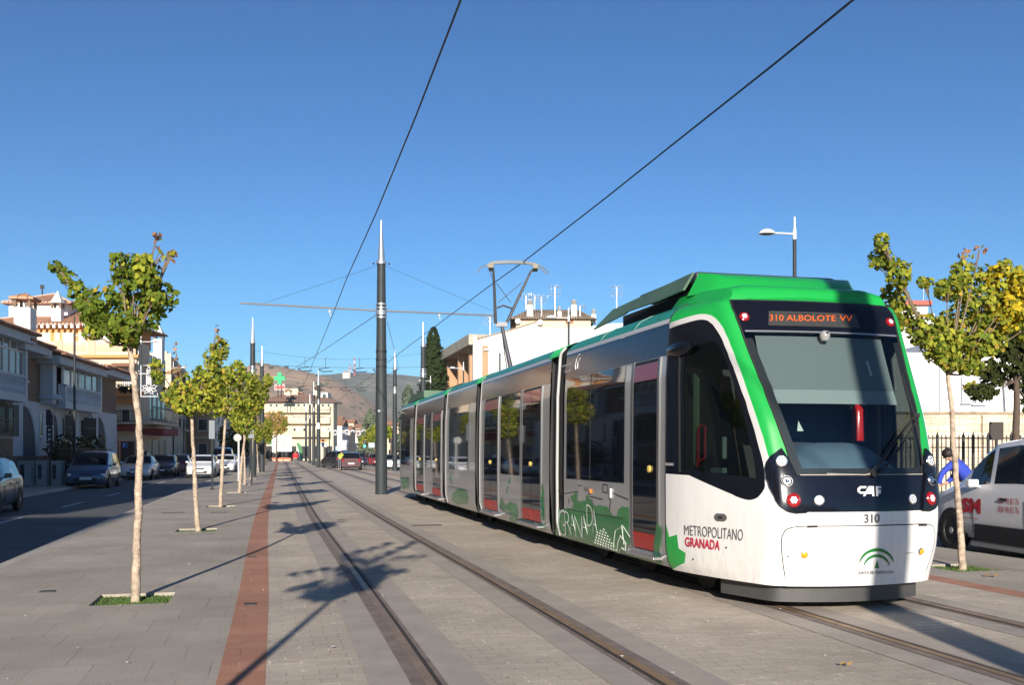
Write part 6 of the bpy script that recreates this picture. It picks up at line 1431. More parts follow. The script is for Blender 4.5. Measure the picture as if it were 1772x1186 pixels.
# pharmacy cross and red neon sign on its roof
cp = at(484, 655, 176); cr = empty('pharmacy_cross', cp, 0, label='large green pharmacy cross on the roof of the cream block', cat='sign'); s_ = 1 / FPX * 176
mb = MB(); w, h = 9.5 * s_, 10 * s_; t = w * .38
mb.prism([(-t, h), (t, h), (t, t), (w, t), (w, -t), (t, -t), (t, -h), (-t, -h), (-t, -t), (-w, -t), (-w, t), (-t, t)], -.15, .15); mb.build('cross', mat('cross_green', (.03, .42, .16), .6), cr)
for x_ in (-.3, .3): mb = MB(); mb.tube([(x_, 0, -h), (x_, 0, -34 * s_)], .08, 5); mb.build('support', m_iron, cr)
rp = at(484, 671, 176); rs = empty('neon_sign', rp, 0, label='red and white scrawled rooftop sign right under the green cross', cat='sign')
mb = MB(); mb.box(-9 * s_, 9 * s_, 0, .1, -5 * s_, 6 * s_); mb.build('board', mat('sign_greywhite', (.5, .48, .46), .7), rs)
mb = MB(); rnd = random.Random(3)
for k in range(4):
    x0 = -7.5 * s_ + k * 4 * s_; mb.tube([(x0, -.05, -3 * s_), (x0 + 1.5 * s_, -.05, 4 * s_), (x0 + 2.6 * s_, -.05, -2 * s_), (x0 + 3.6 * s_, -.05, 2 * s_)], .09, 5)
mb.build('tubing', mat('neon_red', (.6, .06, .06), .5), rs)
# jumble of small far houses right of B5
rnd = random.Random(12)
JL = ['low white house with red roof just right of the cream apartment block', 'small white house with dark windows in the distant jumble', 'narrow pale house in the distant jumble behind the lights', 'white house under the grey-green conifer', 'cream house left of the big pole in the distance', 'small ochre house at the end of the road', 'white house partly behind the big pole', 'red roofed house between the big pole and tram tail', 'tiny white house low on the hill foot', 'ochre house high behind the others']
for k, (pa, pb, pt, Y, m) in enumerate(((566, 592, 737, 230, m_white_w), (590, 606, 748, 245, m_cream), (604, 620, 752, 262, m_white_w), (612, 628, 742, 300, m_white_w), (618, 634, 757, 220, m_ybl), (632, 646, 757, 235, m_cream), (640, 664, 740, 280, m_white_w), (668, 690, 738, 250, m_cream), (575, 590, 728, 330, m_white_w), (592, 612, 733, 340, m_cream))):
    f = Fac('distant_house', at(pa, 784, Y), (1, 0), JL[k], group=None); L = f.x(pb); H = f.px(pa, pt)[1]; mb = MB(); mb.box(0, L, 0, 8, 0, H); mb.build('wall', m, f.root)
    mb = MB(); mb.add([(-.3, -.3, H + .02), (L + .3, -.3, H + .02), (L + .3, 4, H + 1.5), (-.3, 4, H + 1.5), (L + .3, 8.3, H + .02), (-.3, 8.3, H + .02)], [(0, 1, 2, 3), (3, 2, 4, 5), (0, 3, 5), (1, 4, 2)]); mb.build('roof', m_tile, f.root)
    for z in np.arange(1, H - 1.2, 2.9):
        for x in np.arange(.6, L - 1.2, 2.1): f.win(x, x + 1.0, z, z + 1.3, sill=False, gm=m_dwin)
# Christmas light arches over the far road
ld = at(570, 748, 140); la = empty('street_lights_garland', ld, 0, label='white Christmas light garlands strung across the far road', cat='street decoration')
mb = MB(); s_ = 140 / FPX; rnd = random.Random(2)
for k in range(11):
    x = k * 10 * s_; r = 4.5 * s_
    for rr in (1, .6): mb.tube([(x + r * rr * math.cos(a), rnd.uniform(-.2, .2), r * rr * math.sin(a) - (k % 3) * 1.2 * s_) for a in np.linspace(0, math.pi * (2 if k % 2 else 1), 10)], .05, 4)
mb.tube([(-2, 0, 2 * s_), (110 * s_, 0, 2 * s_)], .04, 4); mb.build('light_arches', m_dec, la)
for x_ in (0, 109 * s_): mb = MB(); mb.tube([(x_, 0, 0), (x_, 0, -ld.z)], .08, 5); mb.build('support', m_iron, la)

# B6: white gable building with brick balconies
D6 = Vector((.2349, -.972, 0)); P6 = at(822, 784, 78); P6.z = 0
B6 = Fac('balcony_building', P6 - D6 * 25, D6, 'building with white gable wall and brick balconies under a concrete parapet, behind the tram')
L6 = 25.0; q = B6.px; zt = q(818, 581)[1]; zb = q(818, 599)[1]
mb = MB(); mb.box(0, L6, 1.6, 14, 0, zt - .2); mb.build('wall', m_brick2, B6.root)
B6.box('roof_slab', m_conc2, -.2, L6 - .02, zb, zt, -.5, 3)
for x in (0, 6, 12, 17.5, 22.5):
    B6.box('brick_fin', m_brick2, x, x + .5, 0, zb, -.05, 1.6)
for z in (3.2, 6.2):
    B6.box('balcony_slab', m_conc2, 0, L6 - .1, z - .25, z, -.3, 1.6)
    for x in (.6, 6.6, 12.6, 18.1): B6.box('balcony_front', mat('balcony_cream', (.6, .52, .40), .9), x, x + 3.6, z, z + 1.0, -.25, -.1)
    railing(B6, 4, 24.5, z, z + 1.0, -.2, step=.3)
    for x in (1.5, 7.5, 13.5, 19): B6.win(x, x + 1.9, z + .05, z + 2.2, d=1.6, sill=False)
B6.box('air_conditioner', mat('ac_beige', (.5, .47, .42), .6), 20.5, 21.4, 8.3, 8.9, .9, 1.5); B6.box('air_conditioner', MATS['ac_beige'], 3.2, 4.1, 5.0, 5.6, -.6, -.3)
G6 = Fac('gable_wall_block', P6, (.972, .2349), 'big blank white gable wall rising behind the tram', cat='building'); q = G6.px
pts = [(819, 600), (819, 581), (824, 581), (824, 588), (850, 580), (890, 570), (928, 558), (932, 568), (1003, 568), (1060, 560), (1150, 560)]
poly = [q(*p) for p in pts]; poly = [(poly[0][0], 0)] + poly + [(poly[-1][0], 0)]
mb = MB(); mb.prism(poly, -.1, .35); mb.build('wall', m_white_w, G6.root)
mb = MB(); 
for a, b in (((824, 587.6), (890, 569.4)), ((890, 569.4), (928, 557.4))): A, B_ = q(*a), q(*b); mb.tube([(A[0], -.12, A[1]), (B_[0], -.12, B_[1])], .07, 6)
mb.build('tile_coping', m_tile2, G6.root)
x0, x1 = q(834, 700)[0], q(844, 700)[0]; G6.box('brick_pier', m_brick2, q(834, 0)[0] - .0, x1, 0, q(840, 599)[1], -.22, -.1)
# B7: roof with tiles and chimneys behind
B7 = Fac('tiled_house', at(868, 784, 100), (1, 0), 'cream house with grey-brown tiled roof, dishes and chimneys behind the white gable'); q = B7.px
x0, x1 = q(893, 0)[0], q(1022, 0)[0]; ze = q(0, 553)[1]
mb = MB(); mb.box(x0, x1, 0, 14, 0, ze); mb.build('wall', m_cream, B7.root)
mb = MB(); zt7 = q(0, 537, 5)[1]; xa, xb = q(921, 0, 5)[0], q(1002, 0, 5)[0]
mb.add([(x0 - .6, -.5, ze), (x1 + .6, -.5, ze), (xb, 5, zt7), (xa, 5, zt7), (x1 + .6, 14, ze), (x0 - .6, 14, ze)], [(0, 1, 2, 3), (1, 4, 2), (3, 2, 4, 5), (0, 3, 5)]); rf = mb.build('roof', m_tile2, B7.root)
mb = MB()
for i in range(40):
    xx = x0 - .6 + i * .24
    t = 1.0
    if xx > x1: break
    xt = xa + (xb - xa) * (xx - x0) / (x1 - x0); mb.tube([(xx, -.5, ze + .03), (xt, 5, zt7 + .02)], .06, 5)
mb.build('roof_tiles', m_tile2, rf)
xx0 = q(868, 0)[0]; B7.box('wall', m_white_w, q(872, 0)[0], x0, 0, q(0, 576)[1], .5, 9)
mb = MB(); A, Bq = q(866, 584), q(893, 570); mb.add([(A[0], 0, A[1]), (x0, 0, Bq[1] + .6), (x0, 8, Bq[1] + .6), (A[0], 8, A[1])], [(0, 1, 2, 3)]); mb.build('lean_to_roof', m_tile2, B7.root)
for px, pt, pb, w in ((917, 529, 546, .32), (993, 529, 566, .30), (968, 540, 545, .2), (1027, 545, 552, .25)):
    x, z = q(px, pt, 1); z0 = q(px, pb, 1)[1]; mb = MB(); mb.box(x - w, x + w, .7, 1.3, z0 - .5, z); c = mb.build('chimney', m_white_w, B7.root); mb = MB()
    for k in range(3): mb.lathe([(w * .9, .0 + k * .2), (w * .9, .12 + k * .2)], c=(x, 1, z + .03), n=10)
    mb.build('chimney_pot', mat('pot_grey', (.4, .38, .34), .8), c)
for px, py in ((896, 556), (935, 558)):
    x, z = q(px, py, -.4); d_ = empty('satellite_dish', B7.M @ Vector((x, -.4, z)), 0, label='round pale satellite dish under the tiled eave, ' + ('left one by the pantograph' if px < 900 else 'right one near the roof middle'), cat='satellite dish')
    mb = MB(); mb.lathe([(.02, 0), (.18, -.02), (.28, -.06)], n=16, axis='y'); mb.build('dish', MATS['lamp_white'], d_, smooth=True); mb = MB(); mb.tube([(0, 0, 0), (0, .45, -.3)], .03, 5); mb.tube([(.25, -.05, -.15), (.1, -.35, -.1)], .015, 4); mb.build('bracket', m_iron, d_)
x, z = q(979, 560); B7.win(x - .1, x + .85, z - .1, z + .45, gm=mat('wood_shutter', (.3, .15, .08), .7), fm=m_cream, sill=False)
for k, (px, pb, pt) in enumerate(((937, 543, 515), (960, 545, 497), (1004, 542, 530), (910, 530, 512), (925, 530, 512), (848, 590, 549), (1067, 545, 497))):
    p = at(px, pb, 101); h = at(px, pt, 101).z - p.z; antenna(p, h, ['aerial just left of the tallest roof mast on the tiled house', 'tallest aerial mast on the tiled roof, twin crossed bars', 'aerial right of the right-hand chimney', 'multi-pronged aerial over the left chimney', 'aerial touching the right side of the left chimney', 'low aerial on the small lean-to roof left of the pantograph arm', 'lone thin aerial above the tram roof pod'][k], seed=k)

# Right side: white building, stone wall, fence
B8 = Fac('white_building', at(1010, 784, 47), (1, .03), 'long bright white building behind the stone wall at the right edge'); q = B8.px
mb = MB(); x0, z1 = q(1400, 610); x1, _ = q(1640, 610); mb.box(x0, x1, 0, 10, 0, z1 - .0); x2 = q(1860, 0)[0]; mb.box(x1, x2, 0, 9.9, 0, z1 + .7); mb.build('wall', mat('bright_white_wall', (.80, .79, .77), .9, var=.03, vs=.5), B8.root)
x0, x1 = q(1640, 0)[0], q(1708, 0)[0]; 
B8.box('recess', m_bluew, q(1681, 0)[0], q(1708, 0)[0], 0, q(0, 640)[1], -.05, -.004)
for a, b, c, e in ((1664, 652, 1678, 697), (1684, 690, 1690, 700), (1694, 690, 1702, 700)): B8.pwin(a, b, c, e, gm=m_shut if a < 1670 else m_dwin, fm=m_bluew, d=-.06)
mb = MB(); x = q(1625, 0)[0]; mb.box(x - .03, x + .03, -.06, -.001, 2.8, q(0, 620)[1]); mb.build('downpipe', mat('pipe_grey', (.3, .3, .32), .6), B8.root)
mb = MB(); x, z = q(1735, 715); x2_, z2_ = q(1741, 760); mb.tube([(x, -.3, q(0, 650)[1]), (x2_, -.3, z2_)], .07, 6); mb.build('drainpipe', MATS['lamp_white'], B8.root)
B9 = Fac('red_roof_house', at(1560, 784, 75), (1, 0), 'white house with flat red roof seen through the right tree'); q = B9.px
mb = MB(); x1, z1 = q(1606, 529); mb.box(0, x1, 0, 8, 0, z1); mb.build('wall', m_white_w, B9.root); B9.box('roof', mat('red_roof', (.42, .12, .09), .8), -.2, x1 + .2, z1 + .01, q(0, 521)[1], -.3, 8)
mb = MB(); xq, zq = q(1598, 520, 1); mb.tube([(xq, 1, zq - .3), (xq, 1, zq + 1.5)], .03, 5); mb.build('pipe_vent', m_alu, B9.root)
x, z = q(1619, 0); B9.box('stair_tower', m_white_w, x1 - .6, x1 + .25, 0, q(0, 545)[1], -.6, -.32); B9.pwin(1598, 545, 1606, 560, d=-.6, sill=False) if False else None
B10 = Fac('orange_roof_house', at(1735, 784, 60), (1, 0), 'house with orange tiled roof edge behind the right trees'); q = B10.px; mb = MB(); mb.box(0, 8, 0, 8, 0, q(0, 570)[1]); mb.build('wall', m_white_w, B10.root); hip(B10, 'roof', 0, 8, 0, 8, q(0, 568)[1], q(0, 556)[1] + .5, m_tile, .4)
SW = Fac('stone_wall', at(1380, 784, 38), (1, .02), 'old pale stone boundary wall behind the iron railings on the right', cat='wall'); q = SW.px
z1 = q(0, 716)[1]; SW.box('wall_face', m_ashlar, 0, q(1900, 0)[0], 0, z1, 0, .45); SW.box('coping', mat('coping_grey', (.34, .27, .19), .9, var=.3, vs=2), -.05, q(1900, 0)[0], z1 + .002, z1 + .1, -.08, .5)
SW.box('buttress', m_ashlar, q(1698, 0)[0], q(1712, 0)[0], 0, z1 - .04, -.12, -.003)
IF = Fac('iron_fence', at(1440, 784, 26), (1, .02), 'black iron railing fence between the van and the stone wall', cat='fence'); q = IF.px
zt = q(0, 757)[1]; zf = .12; xa, xb = q(1612, 0)[0], q(1860, 0)[0]; xa0 = .0
posts = [q(p, 0)[0] for p in (1500, 1560, 1622, 1667, 1684, 1710, 1750, 1790, 1830)]
for p in posts:
    mb = MB(); mb.box(p - .03, p + .03, -.03, .03, 0, zt + .06); mb.lathe([(.03, 0), (.02, .04), (.004, .10)], c=(p, 0, zt + .06), n=8); mb.build('post', m_iron, IF.root)
for a, b in zip(posts[:-1], posts[1:]):
    mb = MB(); mb.box(a + .03, b - .03, -.02, .02, zt - .04, zt - .005); mb.box(a + .03, b - .03, -.02, .02, zf, zf + .04); mb.box(a + .03, b - .03, -.02, .02, zt - .28, zt - .25)
    n = max(2, int((b - a) / .115))
    for i in range(1, n): x = a + (b - a) * i / n; mb.box(x - .011, x + .011, -.011, .011, zf, zt + .06)
    mb.build('railing_panel', m_iron, IF.root)
p = at(1724, 784, 25); o = empty('notice_box', (p.x, 25, 0), 0, label='dark square notice box on a post in front of the stone wall', cat='sign')
mb = MB(); z0, z1 = at(0, 762, 25).z, at(0, 731, 25).z; mb.box(-.17, .17, -.04, .04, z0, z1); mb.build('panel', mat('box_brown', (.035, .025, .02), .6), o, bevel=.01); mb = MB(); mb.box(-.03, .03, -.02, .02, 0, z0); mb.build('post', m_iron, o)

# ---------------------------------------------------------------- signs and boards
def board(name, px0, py0, px1, py1, Y, m, label, lines=(), legs=True, cat='sign', edge=0, lm=None):
    c = at((px0 + px1) / 2, 784, Y); c.z = 0; o = empty(name, c, 0, label=label, cat=cat); a = at(px0, py0, Y); b = at(px1, py1, Y); w = (b.x - a.x) / 2
    mb = MB(); mb.box(-w, w, -.04, .04, b.z, a.z); mb.build('panel', m, o)
    if legs:
        for s in (-.55, .55) if w > .5 else (0,): mb = MB(); mb.tube([(s * w, .03, 0), (s * w, .03, b.z + .1)], .05 if w > .5 else .04, 6); mb.build('post', m_pole, o)
    for i, (txt, x, y, h, wx) in enumerate(lines):
        v, f = text_geo(txt, 1, 1, .03, 2); x0, x1, y0, y1 = fit(v); H = h * Y / FPX; W_ = wx * Y / FPX; p = at(x, y, Y); mb = MB(); mb.add([(p.x - c.x + (vx - x0) / (x1 - x0) * W_, -.055, p.z + (vy - y0) / (y1 - y0) * H) for vx, vy in v], f); mb.build('lettering', lm or m_tgrey, o)
    return o
m_sgw = mat('sign_white', (.72, .72, .70), .6)
board('notice_board', 471, 754, 505, 782, 176, m_sgw, 'large white notice board on two legs left of the walking woman', [('Obras de la línea', 476.5, 762, 3, 21), ('Metropolitana', 479, 767, 3, 17), ('Tramo Albolote Maracena', 475.5, 772, 2.6, 24), ('Junta', 492, 775, 2, 7)])
board('green_panel', 464, 753, 470, 770, 177, mat('green_panel', (.02, .25, .15), .6), 'narrow green panel attached left of the white notice board')
board('direction_sign', 590, 762.5, 603, 779, 118, m_sgw, 'stack of white direction signs ahead of the dark red car', [(t, 591.2, 767.2 + k * 3.6, 1.3, 10) for k, t in enumerate(('Maracena', 'Albolote', 'Peligros', 'Centro'))])
board('orange_sign', 554, 761, 566, 765, 122, mat('sign_orange', (.75, .28, .05), .6), 'small orange sign beside the receding poles', [], legs=False); board('white_sign', 554, 766, 566, 774, 122, m_sgw, 'white sign with dark lines under the orange sign', [('PARKING', 555, 769, 1.6, 9)])
board('blue_sign', 638, 767, 648, 775, 112, mat('sign_paleblue', (.45, .62, .75), .6), 'pale blue road sign under the small green tree')
board('blue_parking_sign', 581, 773, 587, 780, 96, mat('sign_cyan', (.35, .6, .8), .6), 'small cyan sign beside the standing man')
board('shop_sign', 212, 766, 220, 776, 62, mat('sign_blue', (.03, .12, .4), .5), 'small blue square sign in front of the shop at left', [('P', 214.2, 774.0, 5.5, 3.2)], lm=m_twhite)
o = board('sign_post', 362, 728, 372, 760, 39.8, mat('sign_back_grey', (.16, .18, .20), .5, metal=.3), 'tall grey sign post with two plates between second and third ginkgo')
mb = MB(); mb.lathe([(.11, 0), (.09, .04), (.05, .06)], n=10); mb.build('foot', m_pole, o)
board('sign_post', 430, 727, 440, 759, 44.7, MATS['sign_back_grey'], 'grey sign plates on a post by the red strip, right of the fourth ginkgo')
p = at(411, 784, 52); o = empty('round_sign', (p.x, 52, 0), .3, label='round pale sign on a white post between third and fourth ginkgo', cat='sign'); z = at(0, 758, 52).z
mb = MB(); mb.lathe([(.20, -.02), (.20, .02)], c=(0, 0, z), n=24, axis='y'); mb.build('disc', mat('sign_pale', (.42, .42, .40), .6), o); mb = MB(); mb.tube([(.06, .04, 0), (.06, .04, z + .1)], .05, 8); mb.build('post', MATS['lamp_white'], o)
p = at(86, 784, 43); o = empty('bus_totem', (p.x, 43, 0), .0, label='dark blue traffic sign post in front of the white terrace arch', cat='sign')
za, zb, zc_, zd_ = (at(0, y, 43).z for y in (709, 737, 738, 768))
mb = MB(); mb.box(-.15, .15, -.03, .03, zb, za); mb.build('plate', mat('plate_navy', (.02, .025, .045), .4), o); mb = MB(); mb.prism([(-.13, zd_ + .15), (0, zd_), (.13, zd_ + .15), (.13, zc_), (-.13, zc_)], -.03, .03); pl = mb.build('lower_plate', MATS['plate_navy'], o)
mb = MB()
for k in range(3): z = zc_ - .12 - k * .2; mb.prism([(-.04, z - .12), (.05, z - .06), (.05, z), (-.04, z)], -.036, -.031)
mb.build('arrow_marks', m_twhite, pl); mb = MB(); mb.tube([(0, .05, 0), (0, .05, za)], .045, 8); mb.build('post', m_pole, o)
o = empty('traffic_light', at(631, 809, 103) * 1, 0, label='black traffic light showing green, left of the pale blue sign', cat='traffic light'); o.location.z = 0; z = at(0, 771, 103).z
mb = MB(); mb.tube([(0, 0, 0), (0, 0, z - .5)], .07, 6); mb.build('post', m_iron, o); mb = MB(); mb.box(-.18, .18, -.15, .15, z - .6, z + .5); hs_ = mb.build('housing', m_iron, o, bevel=.03); mb = MB(); mb.lathe([(.14, -.17), (.14, -.151)], c=(0, 0, z - .1), n=12, axis='y'); mb.build('green_light', mat('signal_green', (.02, .5, .3), .4, emit=(.05, 1, .5), es=1.2), hs_)
# beach-flag banner, orange barriers
p = at(519, 784, 170); o = empty('flag_banner', (p.x, 170, 0), 0, label='tall green and white feather banner right of the notice board', cat='banner'); s_ = 170 / FPX
mb = MB(); mb.prism([(-6 * s_, 31 * s_), (-3 * s_, 33 * s_), (2 * s_, 27 * s_), (5 * s_, 15 * s_), (5 * s_, 1 * s_), (3 * s_, 1 * s_), (-1 * s_, 16 * s_)], -.02, .02); fl = mb.build('cloth', mat('banner_green', (.07, .22, .10), .8), o); mb = MB(); mb.prism([(-6 * s_, 31 * s_), (-1 * s_, 16 * s_), (3 * s_, 1 * s_), (1.5 * s_, 1 * s_), (-3 * s_, 16 * s_)], -.025, .025); mb.build('white_edge', m_sgw, fl)
for k, (px, w) in enumerate(((474, .8), (486, .9), (497, 1.3))):
    p = at(px, 784, 172); o = empty('road_barrier', (p.x, 172, 0), 0, label=['leftmost orange plastic barrier under the notice board', 'middle orange plastic barrier under the notice board', 'widest orange plastic barrier, right one under the notice board'][k], cat='barrier', group='orange road barriers under the notice board')
    mb = MB(); mb.prism([(-.18, 0), (.18, 0), (.08, .25), (.06, .6), (-.06, .6), (-.08, .25)], -w / 2, w / 2, 'yz'); mb.build('body', mat('barrier_orange', (.75, .13, .03), .5), o); mb = MB(); mb.box(-w * .4, w * .4, -.2, -.19, .1, .22); mb.build('foot_band', m_sgw, o)
# garden walls with wheelie bins before the terrace
m_gw = mat('garden_wall', (.42, .42, .43), .9, var=.15, vs=2)
for k, (pa, pb) in enumerate(((31, 53), (64, 80), (88, 106))):
    Y = 44.7; a, b = at(pa, 784, Y), at(pb, 784, Y); o = empty('garden_wall', (a.x, Y, 0), 0, label=['pale garden wall pier behind the silver car', 'middle garden wall pier with dark gates either side', 'right garden wall pier beside the blue car'][k], cat='wall', group='garden wall piers before the terrace'); w = b.x - a.x; z = at(0, 801, Y).z
    mb = MB(); mb.box(0, w, 0, .35, .02, z); mb.build('wall', m_gw, o); mb = MB(); mb.box(-.04, w + .04, -.04, .39, z + .002, z + .08); mb.build('coping', m_gw, o)
    mb = MB(); mb.box(w * .15, w * .5, -.02, -.002, .3, z - .1); mb.build('meter_box', mat('meter_dark', (.05, .05, .06), .6), o)
a, b = at(104, 784, 46), at(190, 784, 50); o = Fac('garden_fence', (a.x, 46), (b - a), 'dark iron garden fence grown over with hedge behind the blue car', cat='fence'); Lf = (Vector((b.x, 50)) - Vector((a.x, 46))).length
o.box('low_wall', m_gw, 0, Lf, .02, .5, 0, .2); railing(o, 0, Lf, .5, 1.7, .1, step=.13)
mb = MB(); rnd = random.Random(6)
for _ in range(2600): fan(mb, Vector((rnd.uniform(0, Lf), .5 + rnd.gauss(0, .22), rnd.uniform(.3, 1.9 + .5 * math.sin(_)))), .13, Vector((rnd.gauss(0, .5), rnd.gauss(0, .5), 1)).normalized(), Vector((rnd.gauss(0, .6), -1, rnd.gauss(0, .6))).normalized())
hg = mb.build('garden_hedge', lf_d, label='dark hedge behind the iron garden fence at left', cat='hedge'); hg.location = o.root.location; hg.rotation_euler = o.root.rotation_euler

# ---------------------------------------------------------------- cars
def paint(name, c, rough=.25, metal=.0): return mat('paint_' + name, c, rough, metal=metal, coat=.7, var=.02)
# profiles: list of stations x (from rear 0 to front 1): (x, z_under, z_belt, z_top, w_belt, w_top)
HATCH = [(0, .30, .80, .98, .86, .74), (.03, .24, .88, 1.10, .95, .80), (.10, .22, .92, 1.34, .99, .74), (.16, .22, .93, 1.44, 1.0, .73), (.34, .22, .93, 1.49, 1.0, .74), (.52, .22, .92, 1.47, 1.0, .74), (.60, .22, .91, 1.38, 1.0, .75), (.73, .22, .90, .97, .99, .86), (.82, .22, .84, .90, .98, .84), (.93, .22, .72, .78, .94, .78), (.98, .24, .60, .66, .86, .70), (1, .30, .50, .55, .76, .60)]
MPV = [(0, .32, .90, 1.10, .90, .80), (.02, .25, .96, 1.40, .96, .78), (.07, .22, .98, 1.62, .99, .77), (.20, .22, .98, 1.68, 1.0, .78), (.45, .22, .98, 1.69, 1.0, .78), (.60, .22, .97, 1.62, 1.0, .77), (.68, .22, .96, 1.42, 1.0, .80), (.80, .22, .94, 1.02, .99, .86), (.88, .22, .90, .95, .97, .84), (.95, .22, .78, .83, .93, .76), (.985, .24, .62, .68, .85, .68), (1, .30, .52, .58, .76, .6)]
SEDAN = [(0, .30, .74, .86, .84, .74), (.02, .24, .90, .96, .93, .80), (.12, .22, .95, 1.01, .98, .84), (.20, .22, .95, 1.24, .99, .76), (.30, .22, .94, 1.42, 1.0, .72), (.45, .22, .93, 1.45, 1.0, .72), (.56, .22, .92, 1.40, 1.0, .73), (.70, .22, .90, .97, .99, .86), (.82, .22, .85, .91, .98, .84), (.94, .22, .74, .80, .93, .78), (.985, .24, .62, .68, .86, .70), (1, .30, .5, .56, .78, .6)]
VAN = [(0, .34, .98, 1.50, .95, .86), (.015, .26, 1.02, 1.70, .98, .86), (.04, .24, 1.04, 1.78, 1.0, .86), (.20, .24, 1.04, 1.83, 1.0, .86), (.42, .24, 1.04, 1.84, 1.0, .85), (.56, .24, 1.03, 1.78, 1.0, .83), (.64, .24, 1.02, 1.62, 1.0, .80), (.78, .24, 1.00, 1.12, .99, .84), (.86, .24, .96, 1.03, .98, .82), (.94, .24, .84, .90, .94, .76), (.985, .26, .66, .74, .88, .70), (1, .32, .54, .62, .78, .62)]
def car_proto(name, L, Wd, prof, pm, kind='front', hub=.31, wb=(.19, .80), pillars=(.355, .53), rear_glass=True, sc=1):
    """kind: which end carries details is modelled on both; x forward, origin at the middle of the footprint"""
    root = empty(name, (0, 0, 0)); hw = Wd / 2
    # resample stations
    xs = sorted(set([p[0] for p in prof] + list(np.linspace(.03, .97, 22)) + [pl + e for pl in pillars for e in (-.012, .012)]))
    def S(x):
        for a, b in zip(prof[:-1], prof[1:]):
            if x <= b[0] + 1e-9: t = (x - a[0]) / (b[0] - a[0]); return [p + (q_ - p) * t for p, q_ in zip(a[1:], b[1:])]
        return prof[-1][1:]
    rings = []
    for x in xs:
        zu, zb_, zt_, wb_, wt = S(x); X_ = (x - .5) * L; wb_ *= hw; wt *= hw; h = zt_ - zb_
        side = [(0, zu), (wb_ * .90, zu), (wb_ * .985, zu + .10), (wb_ * 1.0, zu + (zb_ - zu) * .45), (wb_ * 1.0, zb_ - .12 * min(1, (zb_ - zu))), (wb_ * .975, zb_), (wb_ * .97 + (wt - wb_ * .97) * .12, zb_ + h * .12), (wb_ * .97 + (wt - wb_ * .97) * .85, zb_ + h * .84), (wt * .96, zb_ + h * .94), (wt * .80, zt_ - .01 * min(1, h * 4)), (0, zt_)]
        rings.append([(X_, y, z) for y, z in side] + [(X_, -y, z) for y, z in side[-2:0:-1]])
    n = len(rings[0]); hN = 11
    vs = [v for r in rings for v in r]; body = []; glass = []
    tops = [S(x)[2] for x in xs]; zmax = max(tops)
    for i in range(len(xs) - 1):
        xm = (xs[i] + xs[i + 1]) / 2; zu, zb_, zt_, _, _ = S(xm); cab = (zt_ - zb_) > .30
        for j in range(n):
            f = (i * n + j, i * n + (j + 1) % n, (i + 1) * n + (j + 1) % n, (i + 1) * n + j)
            jj = j if j < hN - 1 else n - 1 - j      # mirrored index of this strip
            pil = any(abs(xm - p) < .0125 for p in pillars)
            slope = abs(tops[i + 1] - tops[i]) / max(1e-6, (xs[i + 1] - xs[i]) * L)
            isg = (jj == 6 and cab and not pil and .06 < xm < .72) or (jj in (8, 9) and slope > .33 and zt_ > zb_ + .12 and (rear_glass or xm > .4))
            (glass if isg else body).append(f)
    ends = [tuple(range(n)), tuple((len(xs) - 1) * n + j for j in range(n))]
    def sub(fs_, nm, m, par, off_=0):
        ids = sorted({k for f in fs_ for k in f}); mp = {k: q_ for q_, k in enumerate(ids)}; mb = MB(); mb.add([vs[k] for k in ids], [tuple(mp[k] for k in f) for f in fs_]); return mb.build(nm, m, par, smooth=True)
    bd = sub(body + ends, 'body', pm, root); sub(glass, 'glass', m_carglass, root)
    for sx_ in wb:
        for s in (-1, 1):
            x = (sx_ - .5) * L
            mb = MB(); mb.lathe([(hub * 1.16, s * (hw - .06)), (hub * 1.16, s * (hw + .003))], c=(x, 0, hub), n=24, axis='y'); mb.build('wheel_arch', m_blkm, root)
            mb = MB(); mb.lathe([(hub * .66, s * (hw - .16)), (hub * .96, s * (hw - .16)), (hub, s * (hw - .12)), (hub, s * (hw - .02)), (hub * .95, s * (hw + .012)), (hub * .68, s * (hw + .012)), (hub * .66, s * (hw - .01))], c=(x, 0, hub), n=28, axis='y', caps=False); w = mb.build('wheel', mat('tyre', (.02, .02, .02), .8), root, smooth=True)
            mb = MB(); mb.lathe([(hub * .66, s * (hw - .02)), (hub * .60, s * (hw + .004)), (hub * .57, s * (hw - .02)), (hub * .2, s * (hw - .03)), (hub * .16, s * (hw + .006)), (.001, s * (hw + .008))], c=(x, 0, hub), n=28, axis='y')
            for k in range(6): a = k * math.pi / 3; mb.cbox((x + hub * .36 * math.cos(a), s * (hw - .008), hub + hub * .36 * math.sin(a)), (hub * .46, .02, hub * .13), Matrix.Rotation(-a, 3, 'Y'))
            mb.build('rim', mat('rim_alloy', (.45, .46, .48), .4, metal=.25), w, smooth=False)
    f_ = S(.965); fz = f_[1]
    mb = MB(); mb.cbox((L * .5 - .015, 0, .40), (.06, Wd * .52, .16)); mb.build('grille', m_blkm, root, bevel=.01)
    mb = MB(); mb.cbox((L * .5 - .05, 0, .60), (.09, Wd * .32, .09)); mb.build('upper_grille', m_blkm, root, bevel=.01)
    for s in (-1, 1):
        mb = MB(); mb.cbox((L * .465, s * Wd * .36, fz - .10), (L * .05, Wd * .16, .13), Matrix.Rotation(s * -.35, 3, 'Z')); mb.build('headlight', m_lens, root, bevel=.03)
        mb = MB(); mb.cbox((-L * .49, s * Wd * .385, S(.01)[1] - .0), (.11, Wd * .13, .20)); mb.build('tail_light', m_redl, root, bevel=.03)
        mb = MB(); mb.cbox((L * .13, s * (hw + .08), S(.62)[1] + .10), (.10, .17, .12)); mb.cbox((L * .13, s * (hw + .0), S(.62)[1] + .05), (.05, .1, .04)); mb.build('mirror', pm, root, bevel=.03)
        for xd in (.40, .62): pass
